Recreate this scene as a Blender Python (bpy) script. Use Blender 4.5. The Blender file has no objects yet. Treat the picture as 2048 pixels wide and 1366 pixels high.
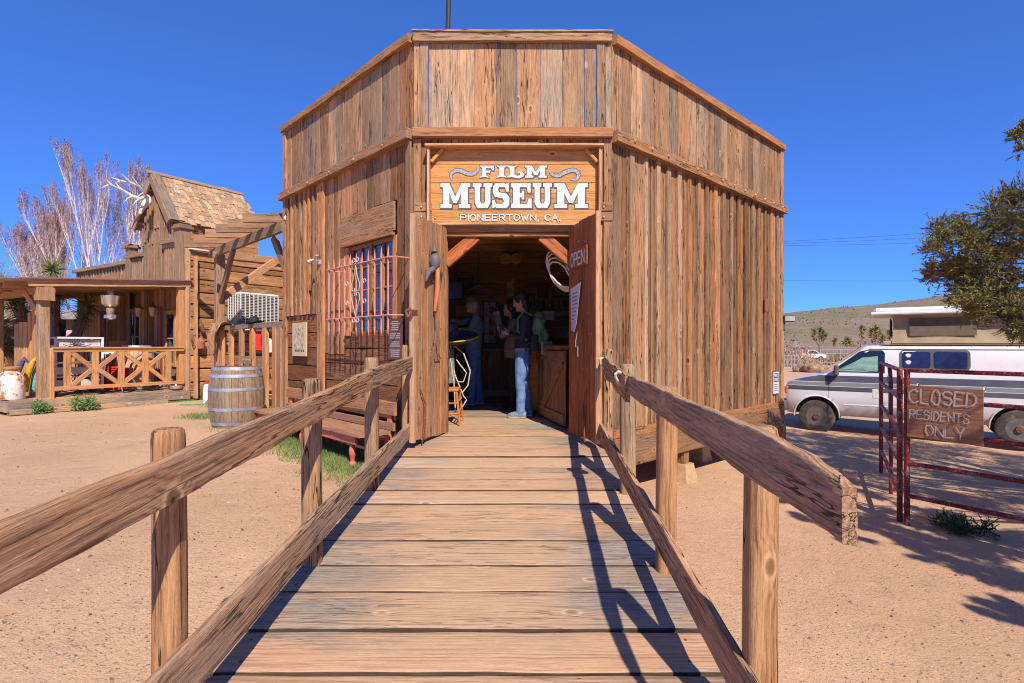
import bpy, bmesh, math, random
import numpy as np
from mathutils import Vector, Matrix, noise
R = math.radians
SC = bpy.context.scene
COL = SC.collection
H = 1.8                                    # camera height above the datum
# ---------------------------------------------------------------- camera, sky, sun, exposure
cam_d = bpy.data.cameras.new('camera'); cam = bpy.data.objects.new('camera', cam_d); COL.objects.link(cam)
cam.location = (0, 0, H); cam.rotation_euler = (R(90), 0, 0)
cam_d.sensor_width = 36; cam_d.lens = 19.51; cam_d.shift_y = 0.0034
cam_d.clip_start = 0.05; cam_d.clip_end = 3000
SC.camera = cam
world = bpy.data.worlds.new('World'); SC.world = world; world.use_nodes = True
SUN_EL, SUN_AZ = 44.0, 163.5               # azimuth of the sun clockwise from +Y
nt = world.node_tree
sky = nt.nodes.new('ShaderNodeTexSky'); sky.sky_type = 'NISHITA'; sky.sun_disc = False
sky.sun_elevation = R(SUN_EL); sky.sun_rotation = R(SUN_AZ)
sky.altitude = 3000; sky.air_density = 0.6; sky.dust_density = 0.0; sky.ozone_density = 8.0
gm_ = nt.nodes.new('ShaderNodeGamma'); gm_.inputs[1].default_value = .65; nt.links.new(sky.outputs[0], gm_.inputs[0])
hs = nt.nodes.new('ShaderNodeVectorMath'); hs.operation = 'MULTIPLY'; hs.inputs[1].default_value = (.54, 1.02, 2.0); nt.links.new(gm_.outputs[0], hs.inputs[0])
bg = nt.nodes['Background']; nt.links.new(hs.outputs[0], bg.inputs[0]); bg.inputs[1].default_value = 0.15
sun_d = bpy.data.lights.new('sun', 'SUN'); sun = bpy.data.objects.new('sun', sun_d); COL.objects.link(sun)
sun_d.energy = 4.3; sun_d.angle = R(0.55); sun_d.color = (1.0, 0.92, 0.80)
sv = Vector((math.sin(R(SUN_AZ)) * math.cos(R(SUN_EL)), math.cos(R(SUN_AZ)) * math.cos(R(SUN_EL)), math.sin(R(SUN_EL))))
sun.rotation_euler = sv.to_track_quat('Z', 'Y').to_euler(); sun.location = (5, -5, 12)
SC.view_settings.view_transform = 'Standard'; SC.view_settings.look = 'None'
SC.view_settings.exposure = 0.52; SC.view_settings.gamma = 1.0
SC.render.engine = 'CYCLES'
SC.cycles.max_bounces = 8; SC.cycles.diffuse_bounces = 6; SC.cycles.glossy_bounces = 3; SC.cycles.transmission_bounces = 4
SC.cycles.transparent_max_bounces = 8; SC.cycles.use_denoising = True; SC.cycles.filter_width = 1.05

# ---------------------------------------------------------------- helpers
def P(px, py, Y):                          # a point at real distance Y whose bearing was read off the photograph
    return Vector(((px - 1024) / 1110 * Y, Y, H - (py - 690) / 1110 * Y))
def V(*a): return Vector(a)
WM = {}
def link(o, parent=None, M=None):
    COL.objects.link(o)
    if M is None: M = Matrix.Identity(4)
    WM[o] = M
    if parent is not None:
        o.parent = parent; o.matrix_basis = WM[parent].inverted() @ M
    else:
        o.matrix_basis = M
    return o
def thing(name, label, cat, loc=(0, 0, 0), group=None, rz=0):
    o = bpy.data.objects.new(name, None); o.empty_display_size = 0.1
    link(o, None, Matrix.Translation(Vector(loc)) @ Matrix.Rotation(rz, 4, 'Z'))
    o['label'] = label; o['category'] = cat
    if group: o['group'] = group
    return o
def tag(o, label=None, cat=None, group=None, kind=None):
    if label: o['label'] = label
    if cat: o['category'] = cat
    if group: o['group'] = group
    if kind: o['kind'] = kind
    return o
def mesh(name, verts, faces, mats=None, smooth=False, mi=None):
    me = bpy.data.meshes.new(name)
    me.from_pydata([tuple(v) for v in verts], [], faces)
    if mats:
        for m in (mats if isinstance(mats, (list, tuple)) else [mats]): me.materials.append(m)
    if mi: me.polygons.foreach_set('material_index', mi)
    if smooth: me.polygons.foreach_set('use_smooth', [True] * len(me.polygons))
    me.update()
    return me
class MB:
    def __init__(s): s.v = []; s.f = []; s.m = []; s.k = 0
    def add(s, vs, fs):
        o = len(s.v); s.v += [Vector(v) for v in vs]; s.f += [tuple(i + o for i in f) for f in fs]; s.m += [s.k] * len(fs); return s
    def box(s, c, d, M=None, bev=0.0):
        x, y, z = [q / 2 for q in d]; c = Vector(c)
        if bev > 0:
            b = min(bev, x * .9, y * .9, z * .9); pts = []
            for sx in (-1, 1):
                for sy in (-1, 1):
                    for sz in (-1, 1):
                        pts += [(sx * x, sy * (y - b), sz * (z - b)), (sx * (x - b), sy * y, sz * (z - b)), (sx * (x - b), sy * (y - b), sz * z)]
            bm = bmesh.new()
            for p in pts: bm.verts.new(p)
            bmesh.ops.convex_hull(bm, input=bm.verts)
            bmesh.ops.dissolve_limit(bm, angle_limit=0.01, verts=bm.verts, edges=bm.edges)
            bm.verts.ensure_lookup_table(); bm.verts.index_update()
            vs = [v.co.copy() for v in bm.verts]; fs = [[v.index for v in f.verts] for f in bm.faces]; bm.free()
        else:
            vs = [Vector((a, b, e)) for a in (-x, x) for b in (-y, y) for e in (-z, z)]
            fs = [(0, 1, 3, 2), (4, 6, 7, 5), (0, 4, 5, 1), (2, 3, 7, 6), (0, 2, 6, 4), (1, 5, 7, 3)]
        if M is not None: vs = [M @ v for v in vs]
        return s.add([v + c for v in vs], fs)
    def bar(s, a, b, w, t, n=(0, 0, 1), bev=0):
        a, b, n = Vector(a), Vector(b), Vector(n); d = (b - a); L = d.length; d.normalize()
        y = n.cross(d).normalized(); z = d.cross(y)
        return s.box((a + b) / 2, (L, w, t), Matrix((d, y, z)).transposed(), bev)
    def tube(s, pts, r, n=8, caps=True):
        pts = [Vector(p) for p in pts]; k = len(pts)
        rr = r if isinstance(r, (list, tuple)) else [r] * k
        vs = []; up = Vector((0, 0, 1)); prev = None
        for i, p in enumerate(pts):
            d = (pts[min(i + 1, k - 1)] - pts[max(i - 1, 0)]).normalized()
            if prev is None:
                u = d.cross(up) if abs(d.z) < .95 else d.cross(Vector((1, 0, 0)))
            else: u = prev - d * prev.dot(d)
            u.normalize(); prev = u; w = d.cross(u)
            for j in range(n):
                a = 2 * math.pi * j / n; vs.append(p + (u * math.cos(a) + w * math.sin(a)) * rr[i])
        fs = [(i * n + j, i * n + (j + 1) % n, (i + 1) * n + (j + 1) % n, (i + 1) * n + j) for i in range(k - 1) for j in range(n)]
        if caps: fs += [tuple(reversed(range(n))), tuple((k - 1) * n + j for j in range(n))]
        return s.add(vs, fs)
    def lathe(s, prof, n=20, c=(0, 0, 0), M=None, caps=True):
        vs = []; c = Vector(c)
        for (r, z) in prof:
            for j in range(n):
                a = 2 * math.pi * j / n; v = Vector((r * math.cos(a), r * math.sin(a), z)); vs.append((M @ v if M is not None else v) + c)
        k = len(prof)
        fs = [(i * n + j, i * n + (j + 1) % n, (i + 1) * n + (j + 1) % n, (i + 1) * n + j) for i in range(k - 1) for j in range(n)]
        if caps: fs += [tuple(reversed(range(n))), tuple((k - 1) * n + j for j in range(n))]
        return s.add(vs, fs)
    def prism(s, poly, a, b, M=None, c=(0, 0, 0)):      # poly in local XZ, extruded along Y from a to b
        n = len(poly); c = Vector(c)
        vs = [Vector((x, a, z)) for x, z in poly] + [Vector((x, b, z)) for x, z in poly]
        if M is not None: vs = [M @ v for v in vs]
        fs = [tuple(range(n)), tuple(reversed(range(n, 2 * n)))] + [(i, i + n, (i + 1) % n + n, (i + 1) % n) for i in range(n)]
        return s.add([v + c for v in vs], fs)
    def ball(s, c, r, n=10, m=6, sc=(1, 1, 1)):
        prof = [(max(1e-4, math.sin(math.pi * i / m)) * r, -math.cos(math.pi * i / m) * r) for i in range(m + 1)]
        return s.lathe(prof, n, c, Matrix.Diagonal(Vector(sc)), True)
    def build(s, name, mats, parent=None, smooth=False, M=None, local=False):
        M = M or Matrix.Identity(4); inv = M.inverted()
        vs = s.v if local else [inv @ v for v in s.v]
        me = mesh(name, vs, s.f, mats, smooth, s.m if isinstance(mats, (list, tuple)) and len(mats) > 1 else None)
        if smooth:
            try: me.set_sharp_from_angle(angle=R(40))
            except Exception: pass
        return link(bpy.data.objects.new(name, me), parent, M)
def fr(o, x, z):                            # frame with local X along x, local Z near z
    x = Vector(x).normalized(); z = Vector(z); y = z.cross(x).normalized(); z = x.cross(y)
    M = Matrix((x, y, z)).transposed().to_4x4(); M.translation = Vector(o); return M
RND = random.Random(7)
def plank_mesh(L, w, t, seg=4, wob=.003, warp=.003, bev=.004, rnd=RND, name='plank', mat=None, taper=0):
    b = min(bev, w * .3, t * .3); vs = []; fs = []
    for i in range(seg + 1):
        x = L * i / seg
        e1 = rnd.uniform(-wob, wob); e2 = rnd.uniform(-wob, wob); u = rnd.uniform(-warp, warp)
        if i == 0 or i == seg: x += rnd.uniform(-wob, wob)
        y0, y1, z0, z1 = -w / 2 + e1, w / 2 + e2, -t / 2 + u, t / 2 + u
        for (y, z) in ((y0 + b, z0), (y1 - b, z0), (y1, z0 + b), (y1, z1 - b), (y1 - b, z1), (y0 + b, z1), (y0, z1 - b), (y0, z0 + b)):
            vs.append((x, y, z))
    for i in range(seg):
        for j in range(8): fs.append((i * 8 + j, i * 8 + (j + 1) % 8, (i + 1) * 8 + (j + 1) % 8, (i + 1) * 8 + j))
    fs.append(tuple(reversed(range(8)))); fs.append(tuple(seg * 8 + j for j in range(8)))
    return mesh(name, vs, fs, mat)
def plank(name, a, b, w, t, n, mat, parent=None, seg=4, wob=.003, warp=.003, bev=.004):
    a, b = Vector(a), Vector(b)
    me = plank_mesh((b - a).length, w, t, seg, wob, warp, bev, RND, name, mat)
    return link(bpy.data.objects.new(name, me), parent, fr(a, b - a, n))
def copy_tree(o, M, label=None, skip=None):
    def rec(src, parent, Mw):
        c = src.copy(); COL.objects.link(c); WM[c] = Mw
        if parent is not None: c.parent = parent
        c.matrix_basis = (WM[parent].inverted() @ Mw) if parent is not None else Mw
        for ch in list(src.children): rec(ch, c, Mw @ WM[src].inverted() @ WM[ch])
        return c
    c = rec(o, None, M)
    if label: c['label'] = label
    return c
def zg(x, y):                               # height of the dirt
    rel = np.interp(x, [-30, -8, -4, -2, 0, 1.6, 4, 6, 10, 40], [-1.2, -1.25, -1.25, -1.38, -1.62, -1.8, -1.9, -2.0, -2.14, -2.2])
    if y < 4: rel -= .12 * min(1, (4 - y) / 4)
    if y > 30: rel -= .25 * min(1, (y - 30) / 60)
    return H + float(rel)

# ---------------------------------------------------------------- materials
class NB:                                   # tiny node builder
    def __init__(s, name):
        s.m = bpy.data.materials.new(name); s.m.use_nodes = True; s.t = s.m.node_tree
        s.b = s.t.nodes['Principled BSDF']; s.b.inputs['Roughness'].default_value = .85
        s.b.inputs['Specular IOR Level'].default_value = .25
    def n(s, typ, **kw):
        nd = s.t.nodes.new('ShaderNode' + typ)
        for k, v in kw.items():
            if k.startswith('i_'):
                key = k[2:]; key = int(key) if key.isdigit() else key.replace('_', ' ')
                s.set(nd.inputs[key], v)
            else: setattr(nd, k, v)
        return nd
    def set(s, sock, v):
        if isinstance(v, bpy.types.NodeSocket): s.t.links.new(v, sock)
        elif isinstance(v, bpy.types.Node): s.t.links.new(v.outputs[0], sock)
        else:
            if sock.type == 'RGBA' and len(v) == 3: v = (*v, 1)
            sock.default_value = v
    def math(s, op, a, b=None, c=None, clamp=False):
        nd = s.t.nodes.new('ShaderNodeMath'); nd.operation = op; nd.use_clamp = clamp
        s.set(nd.inputs[0], a)
        if b is not None: s.set(nd.inputs[1], b)
        if c is not None: s.set(nd.inputs[2], c)
        return nd.outputs[0]
    def mix(s, f, a, b, mode='MIX'):
        nd = s.t.nodes.new('ShaderNodeMix'); nd.data_type = 'RGBA'; nd.blend_type = mode
        s.set(nd.inputs[0], f); s.set(nd.inputs[6], a); s.set(nd.inputs[7], b); return nd.outputs[2]
    def ramp(s, f, pts):
        nd = s.t.nodes.new('ShaderNodeValToRGB'); s.set(nd.inputs[0], f); cr = nd.color_ramp
        while len(cr.elements) < len(pts): cr.elements.new(.5)
        for e, (p, c) in zip(cr.elements, pts):
            e.position = p; e.color = (*c, 1) if not isinstance(c, (int, float)) else (c, c, c, 1)
        return nd.outputs[0]
    def scale(s, v, sc):
        nd = s.t.nodes.new('ShaderNodeVectorMath'); nd.operation = 'MULTIPLY'; s.set(nd.inputs[0], v); nd.inputs[1].default_value = sc; return nd.outputs[0]
    def noise(s, v, sc=(1, 1, 1), scale=1, detail=3, rough=.55, dist=0):
        nd = s.n('TexNoise'); s.set(nd.inputs['Vector'], s.scale(v, sc)); nd.inputs['Scale'].default_value = scale
        nd.inputs['Detail'].default_value = detail; nd.inputs['Roughness'].default_value = rough; nd.inputs['Distortion'].default_value = dist
        return nd.outputs[0]
    def sstep(s, x, a, b):
        nd = s.t.nodes.new('ShaderNodeMapRange'); nd.interpolation_type = 'SMOOTHSTEP'
        s.set(nd.inputs[0], x); nd.inputs[1].default_value = a; nd.inputs[2].default_value = b; return nd.outputs[0]
    def bump(s, h, strength=.5, dist=.005):
        nd = s.n('Bump'); s.set(nd.inputs['Height'], h); nd.inputs['Strength'].default_value = strength; nd.inputs['Distance'].default_value = dist
        s.t.links.new(nd.outputs[0], s.b.inputs['Normal'])
    def objco(s, rand=True):
        tc = s.n('TexCoord')
        if not rand: return tc.outputs['Object']
        oi = s.n('ObjectInfo')
        cv = s.n('CombineXYZ'); s.set(cv.inputs[0], s.math('MULTIPLY', oi.outputs['Random'], 83.)); s.set(cv.inputs[1], s.math('MULTIPLY', oi.outputs['Random'], 31.)); s.set(cv.inputs[2], s.math('MULTIPLY', oi.outputs['Random'], 57.))
        ad = s.n('VectorMath', operation='ADD'); s.set(ad.inputs[0], tc.outputs['Object']); s.set(ad.inputs[1], cv); s.rand = oi.outputs['Random']
        return ad.outputs[0]
    def out(s, col, rough=None, metal=None):
        s.set(s.b.inputs['Base Color'], col)
        if rough is not None: s.set(s.b.inputs['Roughness'], rough)
        if metal is not None: s.set(s.b.inputs['Metallic'], metal)
        return s.m
def wood(name, light, dark, grey=(.30, .25, .21), gr=.35, ring=9, rs=(.45, 5.5, 5.5), crack=.7, bump=.6, fibre=1.0, vary=.35, knots=1.0, bd=.004, hue=.55, line=.5, wear=0, blotch=.4, lines=70, cw=.013):
    s = NB(name); v = s.objco()
    wv = s.noise(v, (1.3, 2, 2), 1, 2, .5)                      # slow wander of the grain
    # knots: sparse cells whose distance field bends the grain
    vo = s.n('TexVoronoi', feature='F1'); s.set(vo.inputs['Vector'], s.scale(v, (3.2, 6.0, 3.0))); vo.inputs['Scale'].default_value = 1
    sep = s.n('SeparateColor'); s.set(sep.inputs[0], vo.outputs['Color'])
    on = s.math('GREATER_THAN', sep.outputs[0], 1 - .5 * knots)
    kd = vo.outputs['Distance']
    near = s.math('MULTIPLY', s.sstep(kd, .5, 0.0), on)
    n1 = s.noise(v, rs, 1, 1.2, .45, .25)
    f = s.math('ADD', s.math('ADD', n1, s.math('MULTIPLY', near, .36)), s.math('MULTIPLY', wv, .25))
    so = s.n('SeparateXYZ'); s.set(so.inputs[0], v)
    lin = s.math('MULTIPLY', s.math('ADD', so.outputs[1], s.math('MULTIPLY', so.outputs[2], .7)), float(lines))
    pp_ = s.math('PINGPONG', s.math('ADD', s.math('MULTIPLY', f, ring * 1.5), lin), 1.0)
    rg = s.sstep(pp_, .02, line)                                # thin dark latewood lines
    n2 = s.noise(v, (6.5, 170, 170), 1, 4, .75)
    n3 = s.noise(v, (.9, 3.2, 3.2), 1, 3, .6)
    n7 = s.noise(v, (2.2, 20, 20), 1, 5, .7)
    rg = s.math('SUBTRACT', 1.0, s.math('MULTIPLY', s.math('SUBTRACT', 1.0, rg), s.sstep(n7, .62, .38)))
    n4 = s.noise(v, (1.0, 19, 19), 1, 3, .55)
    n5 = s.noise(v, (.5, 4, 4), 1, 2, .5)
    n6 = s.noise(v, (26, 85, 85), 1, 4, .7)
    knot = s.math('MULTIPLY', s.sstep(kd, .15, .08), on)
    kcore = s.math('MULTIPLY', s.sstep(kd, .06, .03), on)
    knotring = s.math('MULTIPLY', s.math('MULTIPLY', s.sstep(kd, .21, .16), s.sstep(kd, .10, .14)), on)
    ck = s.math('MULTIPLY', s.sstep(s.math('ABSOLUTE', s.math('SUBTRACT', n4, .5)), cw, cw * .25), s.sstep(n5, .47, .54))
    tone = s.math('ADD', s.math('MULTIPLY', rg, .42), s.math('ADD', s.math('MULTIPLY', s.sstep(n2, .42, .58), .33 * fibre), s.math('MULTIPLY', s.sstep(n7, .40, .60), .27)))
    col = s.mix(tone, dark, light)
    g = s.math('MULTIPLY', s.sstep(n3, .42, .68), 1.0)
    g2 = s.math('ADD', s.math('MULTIPLY', g, gr * 1.1), s.math('MULTIPLY', s.math('POWER', s.rand, 2.0), gr * 1.1), clamp=True)
    gcol = s.mix(s.math('MULTIPLY', s.sstep(n2, .34, .66), s.math('ADD', .45, s.math('MULTIPLY', rg, .55))), tuple(q * .42 for q in grey), grey)
    col = s.mix(g2, col, gcol)
    r2 = s.math('FRACT', s.math('MULTIPLY', s.rand, 17.3))
    val = s.math('ADD', 1 - vary * .62, s.math('MULTIPLY', r2, vary))
    col = s.mix(1.0, col, s.n('CombineColor', i_0=val, i_1=val, i_2=val), 'MULTIPLY')
    r3 = s.math('FRACT', s.math('MULTIPLY', s.rand, 41.7))
    col = s.mix(s.math('MULTIPLY', r3, hue), col, s.mix(1.0, col, (1.22, .86, .60), 'MULTIPLY'))
    if wear:                                                    # boots and sand have rubbed the middle of the boards tan
        sp = s.n('SeparateXYZ'); tc2 = s.n('TexCoord'); s.set(sp.inputs[0], tc2.outputs['Object'])
        w_ = s.sstep(s.math('ADD', s.math('ABSOLUTE', s.math('SUBTRACT', sp.outputs[0], wear)), s.math('MULTIPLY', s.math('SUBTRACT', n3, .5), .9)), .85, .30)
        col = s.mix(s.math('MULTIPLY', w_, .82), col, s.mix(s.math('MULTIPLY', s.sstep(n2, .35, .65), rg), (.46, .275, .155), (.60, .375, .215)))
        col = s.mix(s.math('MULTIPLY', s.sstep(n6, .56, .70), .30), col, (.66, .45, .30))
    dirt = s.math('MULTIPLY', s.sstep(n6, .56, .74), .45)
    col = s.mix(dirt, col, tuple(q * .40 for q in dark))
    st = s.math('MULTIPLY', s.sstep(s.noise(v, (.9, 7, 7), 1, 4, .65), .60, .72), blotch)
    col = s.mix(st, col, tuple(q * .5 for q in dark))
    col = s.mix(s.math('MULTIPLY', knotring, .55), col, tuple(min(1, q * 1.2) for q in light))
    col = s.mix(s.math('MULTIPLY', knot, .7), col, tuple(q * .75 for q in dark))
    col = s.mix(s.math('MULTIPLY', kcore, .8), col, tuple(q * .2 for q in dark))
    col = s.mix(s.math('MULTIPLY', ck, crack), col, tuple(q * .10 for q in dark))
    h = s.math('ADD', s.math('MULTIPLY', rg, .5), s.math('MULTIPLY', n2, .8 * fibre))
    h = s.math('SUBTRACT', h, s.math('MULTIPLY', ck, 1.8 * crack)); h = s.math('ADD', h, s.math('MULTIPLY', knot, .5))
    s.bump(h, bump, bd)
    s.b.inputs['Specular IOR Level'].default_value = .18
    return s.out(col, .88)
def plain(name, col, rough=.6, metal=0, spec=.4, var=.12, ns=8, bump=0, dirt=None, dirtamt=.5):
    s = NB(name); v = s.objco(); n = s.noise(v, (1, 1, 1), ns, 4, .6)
    c = s.mix(s.sstep(n, .3, .7), tuple(q * (1 - var) for q in col), tuple(min(1, q * (1 + var)) for q in col))
    if dirt: c = s.mix(s.math('MULTIPLY', s.sstep(s.noise(v, (1, 1, 1), ns * .6, 5, .7), .48, .66), dirtamt), c, dirt)
    if bump: s.bump(n, bump, .01)
    s.b.inputs['Specular IOR Level'].default_value = spec
    return s.out(c, rough, metal)
W_PAR = wood('weathered_parapet_wood', (.54, .345, .195), (.20, .105, .052), (.42, .325, .235), .6, 6, knots=.9, crack=.9, blotch=.65, vary=.6, cw=.02)
W_WALL = wood('sunburnt_wall_wood', (.485, .26, .128), (.145, .060, .027), (.40, .275, .18), .45, 6, knots=.5, crack=.9, blotch=.7, vary=.75, hue=.6, cw=.02)
W_RED = wood('dark_stained_siding', (.31, .135, .060), (.07, .028, .013), (.26, .18, .125), .25, 9, (.5, 7, 7), knots=.6, crack=.8, blotch=.6)
W_BEAM = wood('beam_wood', (.44, .225, .095), (.13, .058, .026), (.36, .26, .18), .35, 7, knots=.5, crack=.8, blotch=.6)
W_RAIL = wood('old_railing_timber', (.58, .37, .22), (.15, .082, .045), (.50, .40, .32), .45, 9, (.30, 6, 6), crack=.8, bump=1.0, knots=.6, bd=.008, vary=.15, line=.85, hue=.6, lines=95, cw=.017)
W_POST = wood('post_timber', (.50, .32, .17), (.20, .095, .038), (.44, .37, .28), .45, 7, (.30, 7, 7), crack=1, bump=.9, knots=.6, bd=.007, vary=.2, line=.8, hue=.7, lines=80, cw=.018)
W_DECK = wood('walkway_plank_wood', (.55, .37, .235), (.33, .21, .135), (.45, .385, .325), .85, 4, (.30, 9, 9), crack=.45, bump=.9, knots=.5, bd=.005, vary=.34, wear=1.10, line=.8, blotch=.10, fibre=1.0, lines=75)
W_GRIME = wood('grimy_plank_edge', (.10, .07, .05), (.035, .024, .018), (.08, .065, .055), .3, 5, knots=.1, crack=.4)
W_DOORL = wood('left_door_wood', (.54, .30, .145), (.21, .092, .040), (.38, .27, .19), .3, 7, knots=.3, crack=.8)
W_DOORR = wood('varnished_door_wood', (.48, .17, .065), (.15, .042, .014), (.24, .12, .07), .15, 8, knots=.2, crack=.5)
W_SIGN = wood('oiled_sign_board', (.66, .34, .12), (.34, .135, .04), (.42, .28, .17), .12, 6, (.30, 9, 9), crack=.4, bump=.3, knots=.5, vary=.15, blotch=.3)
W_TRIM = wood('pale_trim_wood', (.66, .42, .235), (.38, .20, .10), (.47, .36, .27), .3, 5, knots=.2, crack=.4, vary=.2)
W_SHAKE = wood('shingle_wood', (.64, .43, .25), (.30, .17, .09), (.50, .39, .29), .4, 4, (1, 9, 9), crack=.5, vary=.5, knots=.1)
W_DARK = wood('interior_wood', (.60, .37, .21), (.26, .15, .08), (.40, .30, .22), .2, 6, knots=.3, crack=.4)
W_PORCH = wood('porch_rail_wood', (.64, .355, .155), (.34, .155, .058), (.47, .34, .23), .2, 6, knots=.3, crack=.5, vary=.25)
W_PLY = wood('sign_plywood', (.48, .27, .155), (.20, .072, .040), (.38, .27, .20), .2, 9, (.8, 4.5, 4.5), crack=.2, bump=.2, knots=.4)
W_BARREL = wood('barrel_stave_wood', (.36, .265, .175), (.14, .088, .052), (.32, .27, .21), .45, 6, knots=.1, crack=.5)
# ---------------------------------------------------------------- ground, hill
def ground_material():
    s = NB('decomposed_granite'); tc = s.n('TexCoord'); v = tc.outputs['Object']
    n1 = s.noise(v, (1, 1, 1), .35, 5, .55); n2 = s.noise(v, (1, 1, 1), 9, 6, .7); n3 = s.noise(v, (1, 1, 1), 85, 4, .75)
    n4 = s.noise(v, (1, 1, 1), 2.2, 4, .6)
    c = s.mix(s.sstep(n1, .35, .65), (.57, .335, .187), (.66, .405, .235))
    c = s.mix(s.math('MULTIPLY', s.sstep(n4, .5, .72), .35), c, (.43, .25, .15))
    c = s.mix(s.math('MULTIPLY', s.sstep(n2, .52, .72), .30), c, (.40, .24, .15))
    c = s.mix(s.math('MULTIPLY', s.sstep(n3, .53, .66), .62), c, (.24, .145, .095))
    c = s.mix(s.math('MULTIPLY', s.sstep(n3, .46, .34), .5), c, (.76, .55, .39))
    vo = s.n('TexVoronoi', feature='F1'); s.set(vo.inputs['Vector'], v); vo.inputs['Scale'].default_value = 38
    sc = s.n('SeparateColor'); s.set(sc.inputs[0], vo.outputs['Color'])
    peb = s.math('MULTIPLY', s.sstep(vo.outputs['Distance'], .34, .22), s.math('GREATER_THAN', sc.outputs[0], .80))
    c = s.mix(s.math('MULTIPLY', peb, .6), c, s.mix(sc.outputs[1], (.16, .11, .09), (.52, .40, .32)))
    fo = s.n('TexVoronoi', feature='SMOOTH_F1'); s.set(fo.inputs['Vector'], v); fo.inputs['Scale'].default_value = 3.1
    dent = s.sstep(fo.outputs['Distance'], .10, .34)
    n8 = s.noise(v, (1, 1, 1), 28, 5, .75)
    c = s.mix(s.math('MULTIPLY', s.sstep(n8, .56, .68), .35), c, (.34, .20, .125))
    h = s.math('ADD', s.math('ADD', s.math('MULTIPLY', n2, .7), s.math('MULTIPLY', n3, .5)), s.math('ADD', s.math('MULTIPLY', n4, .9), s.math('ADD', s.math('MULTIPLY', dent, .55), s.math('MULTIPLY', n8, .8))))
    s.bump(s.math('ADD', h, s.math('MULTIPLY', peb, .6)), .65, .03)
    return s.out(c, .95)
M_GROUND = ground_material()
xs = sorted(set([-900, -500, -250, -120, -60, -40] + list(np.arange(-30, 31, .6)) + [40, 60, 120, 250, 500, 900]))
ys = sorted(set([-60, -30, -12] + list(np.arange(-6, 34, .6)) + [40, 50, 60, 80, 110, 160, 300, 600, 1200]))
gv = [(x, y, zg(x, y) + .018 * noise.noise(Vector((x * .8, y * .8, 0)))) for y in ys for x in xs]
nx = len(xs)
gf = [(j * nx + i, j * nx + i + 1, (j + 1) * nx + i + 1, (j + 1) * nx + i) for j in range(len(ys) - 1) for i in range(nx - 1)]
tag(link(bpy.data.objects.new('ground', mesh('ground', gv, gf, M_GROUND, True))), kind='structure')
def hill_material():
    s = NB('scrub_hillside'); tc = s.n('TexCoord'); v = tc.outputs['Object']
    n1 = s.noise(v, (1, 1.0, 2), .012, 5, .6); n2 = s.noise(v, (1, .5, 1), .09, 6, .7); n3 = s.noise(v, (1, .45, 1), .42, 4, .75)
    c = s.mix(s.sstep(n1, .40, .60), (.27, .180, .125), (.205, .168, .088))
    c = s.mix(s.math('MULTIPLY', s.sstep(n2, .48, .62), .7), c, (.31, .205, .165))
    c = s.mix(s.math('MULTIPLY', s.sstep(n3, .50, .66), .65), c, (.14, .135, .075))
    c = s.mix(s.math('MULTIPLY', s.sstep(n3, .44, .30), .5), c, (.35, .25, .18))
    s.bump(n3, .8, 1.2)
    return s.out(c, .95)
hv = []; nxh, nyh = 90, 40
for j in range(nyh):
    for i in range(nxh):
        a = j / (nyh - 1); x = -60 + 760 * i / (nxh - 1) * (.55 + .45 * a); y = 105 + 420 * a
        k = x / y                                      # bearing
        ridge = np.interp(k, [-.2, .15, .35, .49, .66, .80, .95, 1.3], [-.01, .0, .022, .0545, .070, .088, .102, .13]) * 330
        prof = (1 - math.cos(math.pi * min(1, a * 420 / 225))) / 2
        z = H - 2.35 + (ridge + 2.3) * prof - max(0, a * 420 - 225) * .06
        z += 1.3 * noise.noise(Vector((x * .02, y * .02, 3))) * prof + .35 * noise.noise(Vector((x * .09, y * .09, 1))) * prof
        hv.append((x, y, z))
hf = [(j * nxh + i, j * nxh + i + 1, (j + 1) * nxh + i + 1, (j + 1) * nxh + i) for j in range(nyh - 1) for i in range(nxh - 1)]
tag(link(bpy.data.objects.new('hill', mesh('hill', hv, hf, hill_material(), True))), kind='structure')

# ---------------------------------------------------------------- museum
F0 = 6.3; XL, XR = -1.112, 1.124
ZF = H - 1.0                                # museum floor
dL = V(-.688, .725, 0).normalized(); nL = V(-dL.y, dL.x, 0)            # along the left wall, outward normal
dR = V(.722, .692, 0).normalized(); nR = V(dR.y, -dR.x, 0)
CL = V(XL, F0, 0); CR = V(XR, F0, 0); LL, LR = 3.70, 4.95
def LW(t, z, off=0): p = CL + dL * t + nL * off; return V(p.x, p.y, H + z)
def RW(t, z, off=0): p = CR + dR * t + nR * off; return V(p.x, p.y, H + z)
def FW(x, z, off=0): return V(x, F0 - off, H + z)
nF = V(0, -1, 0)
MUS = thing('museum_building', 'weathered wooden corner building with tall false front and open double doors', 'building', (0, 7.5, ZF))
def run(widths, total):
    s = sum(widths); return [w * total / s for w in widths]
# front parapet
x = XL + .17
for w in run([.36, .33, .33, .31, .36, .33, .33, .18], (XR - .17) - (XL + .17)):
    g = .004 if RND.random() < .4 else .0015
    plank('parapet_plank', FW(x + w / 2, 2.40), FW(x + w / 2, 3.43), w - g, .028, nF, W_PAR, MUS, wob=.003); x += w
for xx in (XL + .035, XR - .035): plank('corner_board', FW(xx, 2.43, .01), FW(xx, 3.47, .01), .07, .05, nF, W_PAR, MUS)
for xx in (XL + .12, XR - .12): plank('corner_board', FW(xx, 2.43, .02), FW(xx, 3.41, .02), .09, .05, nF, W_PAR, MUS)
plank('cap_board', FW(XL, 3.46, .05), FW(XR, 3.46, .05), .10, .06, nF, W_PAR, MUS, seg=8)
plank('cap_board', FW(XL - .01, 3.52, 0), FW(XR + .01, 3.52, 0), .19, .025, (0, 0, 1), W_PAR, MUS, seg=8)
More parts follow.
